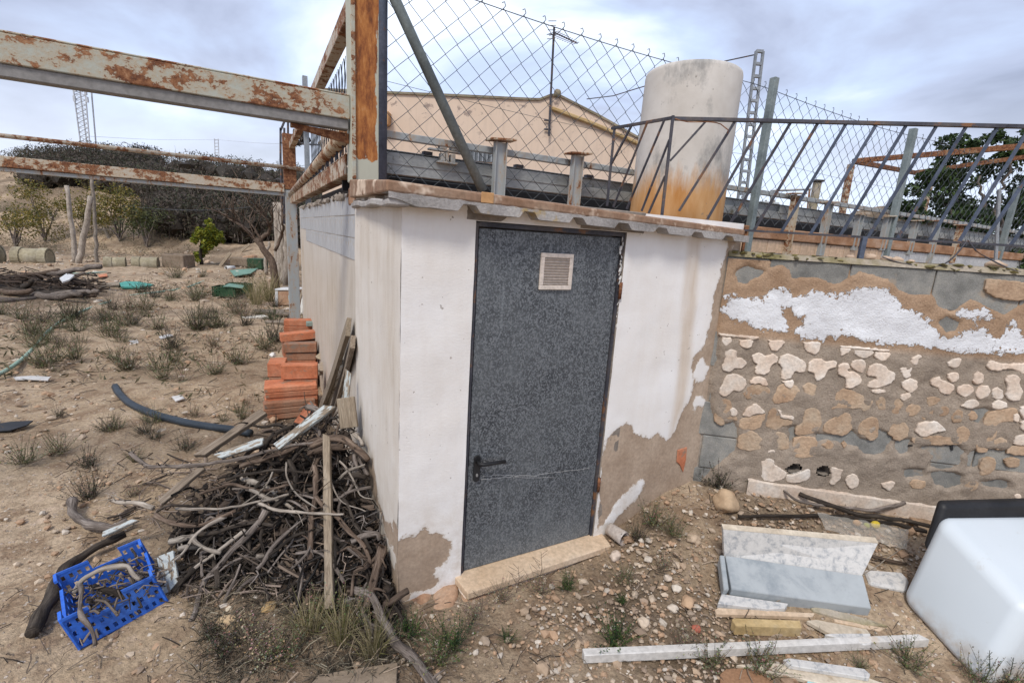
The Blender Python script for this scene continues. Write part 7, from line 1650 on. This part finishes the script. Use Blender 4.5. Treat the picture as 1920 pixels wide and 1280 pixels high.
offcut([(1512, 1162), (1530, 1160), (1625, 1178), (1632, 1186), (1570, 1194)], .022, 'travertine', 'cream wedge offcut pointing left above the white plank', lift=.018)
offcut([(1546, 1188), (1560, 1186), (1632, 1186), (1634, 1206), (1622, 1208)], .026, 'marble_mottled', 'speckled cream offcut resting on the white plank', lift=.03)
offcut([(1440, 1240), (1600, 1260), (1665, 1282), (1560, 1284), (1460, 1262), (1380, 1245)], .02, 'travertine', 'cream strip on the ground below the white plank')
offcut([(1468, 1235), (1480, 1232), (1620, 1252), (1632, 1262), (1630, 1270), (1480, 1246)], .022, 'marble_mottled', 'white stone strip lying across the cream strip', lift=.02)
offcut([(1350, 1262), (1362, 1252), (1420, 1250), (1450, 1275), (1470, 1300), (1350, 1300)], .012, 'board_brown', 'brown cardboard corner at the bottom edge', 'brown_board')
offcut([(1512, 1268), (1600, 1276), (1660, 1295), (1515, 1300)], .014, 'pale_blue', 'pale turquoise card corner at the bottom edge', 'turquoise_card')
offcut([(1620, 1065), (1690, 1070), (1705, 1085), (1700, 1105), (1630, 1092)], .03, 'marble_mottled', 'flat pale stone lying between marble and white tub', bev=.01)
# long white plank of stone
A0_, A1_, A2_, A3_ = G(1096, 1228, .05), G(1744, 1198, .05), G(1722, 1187, .05), G(1092, 1214, .05)
m = MB(); m.hexa([A0_ - ZZ * .045, A1_ - ZZ * .045, A2_ - ZZ * .045, A3_ - ZZ * .045, A0_, A1_, A2_, A3_]); MT['white_stone'] = mott('white_stone', [(.66, .62, .56), (.76, .73, .69)], 4, 40, .5, .1, .002, grime=((.50, .42, .33), 5, .62)); build(m, 'white_sill', MT['white_stone'], None, 'long white stone sill lying across the bottom right foreground', 'sill', bevel=.003)
# brown patterned slab at bottom left and flat board
p0_, p1_ = G(600, 1262), G(747, 1240); offcut([(600, 1262), (680, 1250), (746, 1240), (742, 1300), (560, 1300)], .02, 'tank_far', 'dusty brown board lying flat at the bottom edge below the vine trunk', 'flat_board')
# boulders and stones of note
for k, (x, y, r_, c_, lab, sq) in enumerate([(1360, 948, .078, (.50, .36, .23), 'round tan boulder at the foot of the block wall', (1.15, .9, .85)), (428, 1172, .042, (.60, .43, .25), 'flat cream orange stone on the ground right of the blue crate', (1.3, 1, .5)), (430, 1142, .016, (.66, .56, .42), 'small round pale stone above the cream orange one', (1, 1, .7)), (1206, 1170, .03, (.62, .5, .38), 'pale pink stone in the gravel left of the marble', (1, .9, .7)), (1290, 1130, .035, (.52, .35, .22), 'orange stone half buried left of the marble', (1.2, .9, .6)), (1300, 1012, .04, (.5, .38, .27), 'tan stone between door step and boulder', (1, .9, .7)), (1268, 1105, .025, (.66, .58, .48), 'pale pebble cluster stone near the step corner', (1, 1, .8)), (505, 1140, .03, (.45, .3, .14), 'ochre stone in the debris below the heap', (1.1, .9, .7)), (385, 822, .04, (.62, .5, .36), 'pale flat stone beside the black pipe end', (1.4, 1, .4)), (1153, 1045, .035, (.58, .47, .38), 'pale stone at the right end of the door step', (1.1, .8, .8)), (1306, 1180, .02, (.45, .14, .09), 'reddish brick chip in the gravel', (1, 1, .8)), (1252, 1085, .022, (.60, .5, .4), 'small cream stone in the gravel before the step', (1, 1, .8)), (1262, 1142, .026, (.62, .53, .43), 'cream stone left of the white sill end', (1, 1, .8)), (1215, 1050, .022, (.6, .52, .43), 'pale stone below the fallen cup', (1, 1, .8))]):
    m = MB(); p = G(x, y); m.blob(p + ZZ * r_ * sq[2] * .35, r_, 3, 100 + k, .30, sq); m.c = [c_] * len(m.v); build(m, 'stone', MT['stone'], None, lab, 'stone', cols=True, smooth=True)
# fallen plastic cup by the step
c0_, c1_ = G(1142, 990, .05), G(1168, 1008, .035); d_ = (c1_ - c0_) / np.linalg.norm(c1_ - c0_); L = .12
s_ = np.cross(d_, ZZ); s_ /= np.linalg.norm(s_); t_ = np.cross(s_, d_); m = MB(); V = []; N = 26; f = []
pr = [(L * .1, .034), (L, .040), (L, .043), (L * .9, .0435), (0, .036), (-.003, .03)]
for (q_, r_) in pr:
    for k in range(N): an = 2 * math.pi * k / N; V.append(c0_ + d_ * q_ + r_ * (math.cos(an) * s_ + math.sin(an) * t_))
for a in range(len(pr) - 1):
    for k in range(N): f.append((a * N + k, a * N + (k + 1) % N, (a + 1) * N + (k + 1) % N, (a + 1) * N + k))
f.append(tuple(range(5 * N, 6 * N))[::-1]); f.append(tuple(range(0, N))); m.add(V, f)
MT['cup'] = mott('dusty_plastic', [(.42, .35, .30), (.52, .46, .41), (.36, .28, .25)], 12, 60, .55, .1, .002); build(m, 'plastic_cup', MT['cup'], None, 'dusty pale plastic cup fallen on its side right of the door step', 'cup', smooth=True)
# dark branches by the wall foot
for k, (pts, r0, r1_, mt, lab) in enumerate([([(1430, 888, .03), (1465, 915, .05), (1500, 940, .05), (1560, 948, .05), (1640, 955, .04), (1695, 944, .07)], .007, .012, 'bark_grey', 'grey curved branch along the foot of the block wall'), ([(1500, 925, .05), (1550, 945, .06), (1620, 965, .05), (1690, 975, .04), (1740, 985, .03)], .016, .012, 'bark_dark', 'dark branch just below the grey curved one'), ([(1385, 968, .02), (1450, 966, .03), (1540, 966, .03), (1640, 975, .03), (1735, 995, .02)], .010, .012, 'bark_dark', 'long straight dark branch above the marble slabs'), ([(1630, 1040, .02), (1660, 1050, .03), (1700, 1056, .02)], .010, .008, 'bark_brown', 'short brown root between the marble and the tub'), ([(1590, 1095, .02), (1650, 1055, .03), (1710, 1010, .02)], .003, .002, 'bark_pale', 'thin dry stalk slanting right of the marble')]):
    P = [G(x, y, l) for x, y, l in pts]; m = MB(); limb(m, P, r0, r1_, .03, .006, 8, .2, k + 70); build(m, 'fallen_branch', MT[mt], None, lab, 'branch', 'branches by the block wall foot', smooth=True)
# clear plastic sheet
t = NT('clear_film'); v = t.vec(); n = t.noise(v, 20, 4, .6)
t.fin((.55, .52, .46), .35, t.bump(n, .4, .01), 0, .5); t.b.inputs['Alpha'].default_value = .3; MT['film'] = t.m
m = MB(); nx, ny = 26, 10; c4_ = [(1532, 962), (1600, 968), (1704, 996), (1700, 1026), (1640, 1012), (1545, 990)]
A_, B_, C_, D__ = G(1532, 960, .05), G(1704, 992, .05), G(1700, 1030, .03), G(1548, 992, .03)
for j in range(ny + 1):
    for i in range(nx + 1):
        u, v_ = i / nx, j / ny; p = (A_ * (1 - u) + B_ * u) * (1 - v_) + (D__ * (1 - u) + C_ * u) * v_; p = p + ZZ * (.012 * mnoise.noise(Vector((u * 7, v_ * 3, 0))) + .008 * mnoise.noise(Vector((u * 16, v_ * 9, 2)))); m.v.append(tuple(p)); m.c.append((1, 1, 1))
for j in range(ny):
    for i in range(nx): k = j * (nx + 1) + i; m.f.append((k, k + 1, k + nx + 2, k + nx + 1)); m.uv.append([(0, 0)] * 4)
build(m, 'plastic_film', MT['film'], None, 'dirty translucent plastic sheet lying below the wall foot', 'plastic sheet', smooth=True)
for k, (x, y, r_, c_, lab) in enumerate([(1605, 984, .020, (.50, .28, .12), 'orange brown fruit under the plastic sheet'), (1624, 988, .017, (.36, .36, .06), 'green fruit under the plastic sheet'), (1640, 988, .024, (.62, .46, .05), 'yellow fruit under the plastic sheet')]):
    m = MB(); m.blob(G(x, y) + ZZ * r_ * .8, r_, 2, 5 + k, .12, (1.15, 1, .95)); m.c = [c_] * len(m.v); build(m, 'fallen_fruit', MT['stone'], None, lab, 'fruit', cols=True, smooth=True)

# ---------------------------------------------------------------- white tub on its side with black rubber rim
tub = thing('white_tub', 'large white plastic tub lying on its side at the right edge, rounded corners', 'tub', G(1800, 1200))
A_ = G(1680, 1122); C_ = G(1836, 1296); gA, gC = A_[2], C_[2]
ax = (C_ - A_); Lx = np.linalg.norm(ax)
B_ = atz(1764, 958, gA + .52)
B_ = at(1756, 960, A_[1] + .06)
Dd = at(1935, 1142, C_[1] + .05)
rt = np.array([.80, .12, 0])
lo4 = [A_, C_, C_ + rt, A_ + rt]; hi4 = [B_, Dd, Dd + rt + [0, 0, -.04], B_ + rt * .82 + [0, .0, -.01]]
m = MB(); m.hexa(lo4 + hi4); shell = build(m, 'shell', MT['gloss_white'], tub, bevel=.06, seg=7, smooth=True)
cb = (A_ + B_ + (A_ + rt) + (B_ + rt * .82)) / 4; bd = -ax / Lx
def sq(P): return cb + (P - cb) * np.array([1.10, 1, 1.10])
back4 = [A_, A_ + rt, B_ + rt * .82, B_]
m = MB(); U4 = [A_ + [.11, 0, .27], A_ + rt + [0, 0, .27], B_ + rt * .86 + [0, 0, .04], B_ + [.035, 0, .04]]; lo_ = [p - bd * .0 for p in U4]; hi_ = [p + bd * .055 for p in U4]; m.hexa(lo_ + hi_); build(m, 'rubber_rim', MT['black'], tub, bevel=.075, seg=6, smooth=True)
for p in ():
    pass

# ---------------------------------------------------------------- loose stones, gravel, twigs on the ground
ST_L, n_st = MB(), 0
icv = np.array([tuple(v) for v in ICO[1][0]]); icf = ICO[1][1]
def scatter_stones(mb, n, xr, yr, sr, seed, keep=None):
    r_ = np.random.RandomState(seed); c_ = 0
    while c_ < n:
        x = r_.uniform(*xr); y = r_.uniform(*yr)
        P = np.array([x, y])
        if abs(x) > y * 1.25 + .6: continue
        if np.dot(P - CC[:2], dA[:2]) > -.02 and np.dot(P - CC[:2], dF[:2]) > -.04: continue
        if np.dot(P - KK[:2], nW[:2]) < .03 and x > .3: continue
        if keep is not None and r_.rand() > keep(x, y): continue
        s_ = r_.uniform(*sr) * (1 + 1.6 * r_.rand() ** 6); z = float(gh(x, y))
        sc = np.array([1, r_.uniform(.6, 1), r_.uniform(.4, .75)]) * s_; a = r_.uniform(0, 6.28); R = np.array([[math.cos(a), -math.sin(a), 0], [math.sin(a), math.cos(a), 0], [0, 0, 1]])
        V = (icv * (1 + r_.uniform(-.38, .30, (len(icv), 1))) * sc) @ R.T + [x, y, z + s_ * .12]
        base_ = [(.48, .35, .24), (.54, .43, .32), (.42, .28, .18), (.60, .52, .43), (.46, .30, .19), (.34, .25, .18), (.40, .31, .23)][r_.randint(7)]; k_ = r_.uniform(.75, 1.1)
        mb.col = tuple(q * k_ for q in base_); mb.add(V, icf); c_ += 1
gd = lambda x, y: (.35 + .65 * (x > .15) * (y < 2.6)) * float(sstep(-.5, .4, float(vnoise(np.array([x * 2.2]), np.array([y * 2.2]), 3)[0])))
m = MB(); scatter_stones(m, 5200, (-3.2, 3.0), (1.1, 4.2), (.003, .009), 1, gd); scatter_stones(m, 1500, (.2, 2.6), (1.2, 3.0), (.006, .016), 2); scatter_stones(m, 700, (-3, 2.4), (1.2, 4.0), (.008, .02), 6)
scatter_stones(m, 4200, (-12, -1), (3.2, 13), (.006, .022), 3); scatter_stones(m, 1300, (-22, -2), (9, 22), (.02, .06), 4)
build(m, 'gravel', MT['stone'], None, 'loose gravel and pebbles over the dry ground', 'gravel', kind='stuff', cols=True)
m = MB()
for k in range(2600):
    if k < 1500: x, y = rnd.uniform(-2.4, 2.4), rnd.uniform(1.2, 3.4)
    else: x, y = rnd.uniform(-8, -1), rnd.uniform(3, 9)
    P = np.array([x, y])
    if np.dot(P - CC[:2], dA[:2]) > -.04 and np.dot(P - CC[:2], dF[:2]) > -.06: continue
    if np.dot(P - KK[:2], nW[:2]) < .05 and x > .3: continue
    z = float(gh(x, y)); L = rnd.uniform(.03, .13) * (1 if k < 1500 else 1.8); a = rnd.uniform(0, 6.28); p = np.array([x, y, z + .006]); d_ = np.array([math.cos(a), math.sin(a), rnd.uniform(0, .25)]) * L; v_ = rnd.choice([.35, .6, 1, 1.7, 2.6]); m.col = (.15 * v_, .115 * v_, .085 * v_)
    m.tube([p, p + d_ * .5 + np.array([rnd.uniform(-.1, .1) * L, rnd.uniform(-.1, .1) * L, .01]), p + d_], rnd.uniform(.0009, .0028) * (1 if k < 1500 else 1.7), 3, cap=False)
build(m, 'dry_twigs', MT['twig'], None, 'scattered dry twigs and straw on the ground', 'twigs', kind='stuff', cols=True)

# ---------------------------------------------------------------- weeds, each a plant of its own
def weed_mesh(kind, seed):
    r_ = random.Random(seed); m = MB()
    if kind == 'grass':
        for k in range(110):
            a = r_.uniform(0, 6.28); rr = r_.uniform(0, .07); h = r_.uniform(.10, .30); b = np.array([math.cos(a) * rr, math.sin(a) * rr, 0]); d_ = np.array([math.cos(a), math.sin(a), 0]) * r_.uniform(.02, .16); w = .0016
            v_ = r_.uniform(.7, 1.3); m.col = [(.32, .27, .14), (.20, .19, .07), (.42, .35, .21)][r_.randrange(3)]; m.col = tuple(q * v_ for q in m.col)
            P = [b, b + d_ * .35 + ZZ * h * .6, b + d_ + ZZ * h]; m.tube(P, [w, w, w * .3], 3, cap=False)
    else:
        cols = {'green': [(.05, .085, .025), (.075, .12, .03), (.03, .055, .02)], 'dry': [(.26, .20, .13), (.17, .13, .09), (.34, .27, .18)], 'mixed': [(.17, .165, .08), (.22, .19, .11), (.11, .12, .05), (.28, .23, .15)], 'dark': [(.08, .07, .045), (.055, .055, .03), (.14, .11, .08)]}[kind]
        for k in range(46):
            a = r_.uniform(0, 6.28); el = r_.uniform(.25, 1.4); L = r_.uniform(.06, .17); d_ = np.array([math.cos(a) * math.cos(el), math.sin(a) * math.cos(el), math.sin(el)]); b = np.array([r_.uniform(-.03, .03), r_.uniform(-.03, .03), 0]); c_ = r_.choice(cols); v_ = r_.uniform(.6, 1.3)
            m.col = tuple(q * v_ * .8 for q in c_); mid = b + d_ * L * .5 + [r_.uniform(-.01, .01), r_.uniform(-.01, .01), 0]; tip = b + d_ * L + ZZ * .015; m.tube([b, mid, tip], [.0014, .001, .0006], 3, cap=False)
            nl_ = 11 if kind != 'dry' else 5
            for j in range(nl_):
                t_ = .2 + .8 * j / nl_; p = b + (tip - b) * t_; s_ = r_.uniform(.005, .011); q1 = np.array([r_.gauss(0, 1), r_.gauss(0, 1), r_.gauss(.3, .6)]); q1 /= np.linalg.norm(q1); q2 = np.cross(q1, [0, 0, 1.0]); q2 /= max(np.linalg.norm(q2), .01)
                m.col = tuple(q * r_.uniform(.7, 1.4) for q in c_); m.add([p, p + q1 * s_ * .5 + q2 * s_ * .35, p + q1 * s_, p + q1 * s_ * .5 - q2 * s_ * .35], [(0, 1, 2, 3)])
    return m
protos = {}
def weed(kind, px, py, size, lab=None, group=None, cat='weed'):
    v_ = rnd.randrange(3); key = (kind, v_); p = G(px, py)
    if key not in protos:
        o = build(weed_mesh(kind, hash(key[0]) % 1 + v_ + len(kind) * 7), 'weed_tuft' if kind != 'grass' else 'grass_tuft', MT['leaf'] if kind != 'dry' else MT['twig'], cols=True, origin=np.zeros(3)); protos[key] = o
        o.location = tuple(p); o.rotation_euler = (0, 0, rnd.uniform(0, 6.28)); o.scale = (size,) * 3; tag(o, lab, cat, group)
    else:
        place_copy(protos[key], p, None, rnd.uniform(0, 6.28), size, lab, cat, group)
NEARW = [('green', 1155, 1205, 1.1, 'dark green weed tuft above the left end of the white sill'), ('green', 1062, 1100, .7, 'small green weed in front of the door step'), ('green', 768, 1190, .9, 'upright fresh green weed at the hut corner'), ('green', 845, 1215, 1.1, 'spreading green weed below the hut corner'), ('mixed', 1430, 1262, 1.1, 'grey green weed below the middle of the white sill'), ('mixed', 1330, 1245, .9, 'wispy weed in front of the white sill'), ('green', 1435, 1225, .35, 'tiny green sprig touching the white sill'), ('dark', 1345, 915, 1.3, 'dark dead weed bush at the foot of the block wall'), ('dark', 1318, 900, 1.0, 'dark dead weed beside the hut and wall junction'), ('mixed', 1225, 985, 1.1, 'grey green weed behind the fallen cup'), ('mixed', 1260, 1000, .9, 'low weed right of the fallen cup'), ('dark', 1195, 1010, .8, 'dark weed beside the fallen cup'), ('dry', 1010, 1110, .9, 'dry pinkish weed stalks before the middle of the step'), ('dry', 940, 1125, .8, 'dry branching weed before the left of the step'), ('dry', 885, 1160, .8, 'reddish dry sprig at the left end of the step'), ('mixed', 1700, 1245, 1.0, 'weed between the sill end and the white tub'), ('mixed', 1610, 1250, .5, 'small weed by the right end of the white sill'), ('dry', 1240, 1065, .8, 'brown dry weed in the gravel'), ('mixed', 1170, 1090, .7, 'small mixed weed in the gravel right of the step'), ('green', 1165, 1130, .45, 'little green weed in the gravel'), ('green', 950, 1200, .5, 'small green weed in the sandy spot'), ('grass', 640, 1200, .75, 'yellow grass tuft under the vine heap'), ('grass', 580, 1190, .7, 'straw coloured grass tuft left under the heap'), ('grass', 700, 1230, .7, 'long thin grass beside the vine trunk'), ('mixed', 610, 1160, 1.2, 'bushy weed growing at the heap foot'), ('mixed', 540, 1230, 1.1, 'olive weed below the heap'), ('dry', 470, 1200, 1.1, 'dry weed clump below the slanting branch'), ('dry', 500, 1240, 1.2, 'dry brown weed at the bottom edge'), ('dark', 420, 1225, 1.0, 'dark dry weed right of the pale stone'), ('mixed', 670, 1170, 1.1, 'weed at the foot of the tan post'), ('dark', 400, 1195, .7, 'small dark weed by the pale stone'), ('mixed', 45, 868, 1.3, 'green tuft at the left edge below the black sheet'), ('mixed', 110, 850, 1.2, 'grey green tuft right of the left edge one'), ('dark', 165, 875, 1.1, 'dark low tuft above the gnarled branch'), ('dark', 165, 935, 1.3, 'dark dead tuft resting on the gnarled branch'), ('mixed', 820, 1240, .9, 'weed beside the vine trunk bottom'), ('dry', 880, 1180, .6, 'low brown weed by the hut footing'), ('dry', 250, 930, .8, 'pale dry stalks above the bleached stick'), ('dry', 1280, 1215, .9, 'dry stalks above the white sill'), ('mixed', 1830, 1285, 1.0, 'sparse weed in front of the white tub'), ('mixed', 1890, 1290, 1.2, 'taller weed at the bottom right corner')]
for a in NEARW: weed(a[0], a[1], a[2], a[3], a[4], 'weeds near the hut')
for k in range(100):
    px = rnd.uniform(0, 520); py = rnd.choice([rnd.uniform(500, 620), rnd.uniform(560, 700), rnd.uniform(560, 900)])
    if px > 470 and py > 600: continue
    if 480 < px and py > 780: continue
    if px < 200 and 505 < py < 590: continue
    kind = rnd.choice(['mixed', 'mixed', 'dry', 'dark', 'mixed']); D_ = G(px, py)[1]
    pl_ = ('left of the pale green hose' if px < 150 and py < 720 else 'in front of the black pipe' if py > 730 else 'between the hose and the clay pile' if py > 590 else 'in the far yard near the green crates')
    ad_ = {'mixed': 'low grey green', 'dry': 'dry straw brown', 'dark': 'dark brown dead'}[kind]
    weed(kind, px, py, rnd.uniform(.7, 1.3) * (1.0 + .13 * D_) * (.6 if py > 720 else 1), ad_ + ' weed growing ' + pl_, ad_ + ' weeds ' + pl_)
for k, (x, y, s_, kd, lab) in enumerate([(505, 565, 2.6, 'grass', 'tall green yellow grass clump below the bare tree'), (480, 572, 2.2, 'grass', 'grass clump left of the tall one'), (515, 640, 2.6, 'dark', 'dark leafy weed bush left of the clay pile'), (495, 655, 2.2, 'mixed', 'grey weed bush at the left foot of the clay pile'), (510, 600, 2.0, 'green', 'green weed between the flat planks'), (60, 630, 2.4, 'mixed', 'broad grey green weed beside the hose'), (130, 600, 2.2, 'mixed', 'grey green weed where the hose bends')]): weed(kd, x, y, s_, lab, 'large weeds by the clay pile and hose')
# taller dry stalks
for k, (x, y, h, lab) in enumerate([(1010, 1095, .20, 'single dry reddish stalk rising before the step'), (968, 1110, .16, 'thin forked dry stalk before the step'), (1840, 1290, .20, 'spiky dark stalk in front of the white tub'), (1880, 1292, .17, 'second spiky stalk in front of the tub'), (1925, 1290, .18, 'spiky stalk at the bottom right corner'), (900, 1150, .13, 'dry twiggy stalk at the left end of the step')]):
    p = G(x, y); m = MB(); m.col = (.13, .09, .07) if k not in (2, 3, 4) else (.05, .06, .04); P = [p, p + [.01, 0, h * .5], p + [rnd.uniform(-.02, .02), 0, h]]; m.tube(P, [.0022, .0018, .001], 4, cap=False)
    for j in range(16 if k in (2, 3, 4) else 7):
        q_ = p + (P[-1] - p) * (.15 + .8 * j / 16 if k in (2, 3, 4) else .3 + .1 * j); L = .018 if k in (2, 3, 4) else .05; d_ = np.array([rnd.choice([-1, 1]) * rnd.uniform(.5, 1), rnd.uniform(-.5, .5), rnd.uniform(.3, 1)]) * L; m.tube([q_, q_ + d_], .0011, 3, cap=False)
    build(m, 'dry_stalk', MT['twig'], None, lab, 'stalk', cols=True)
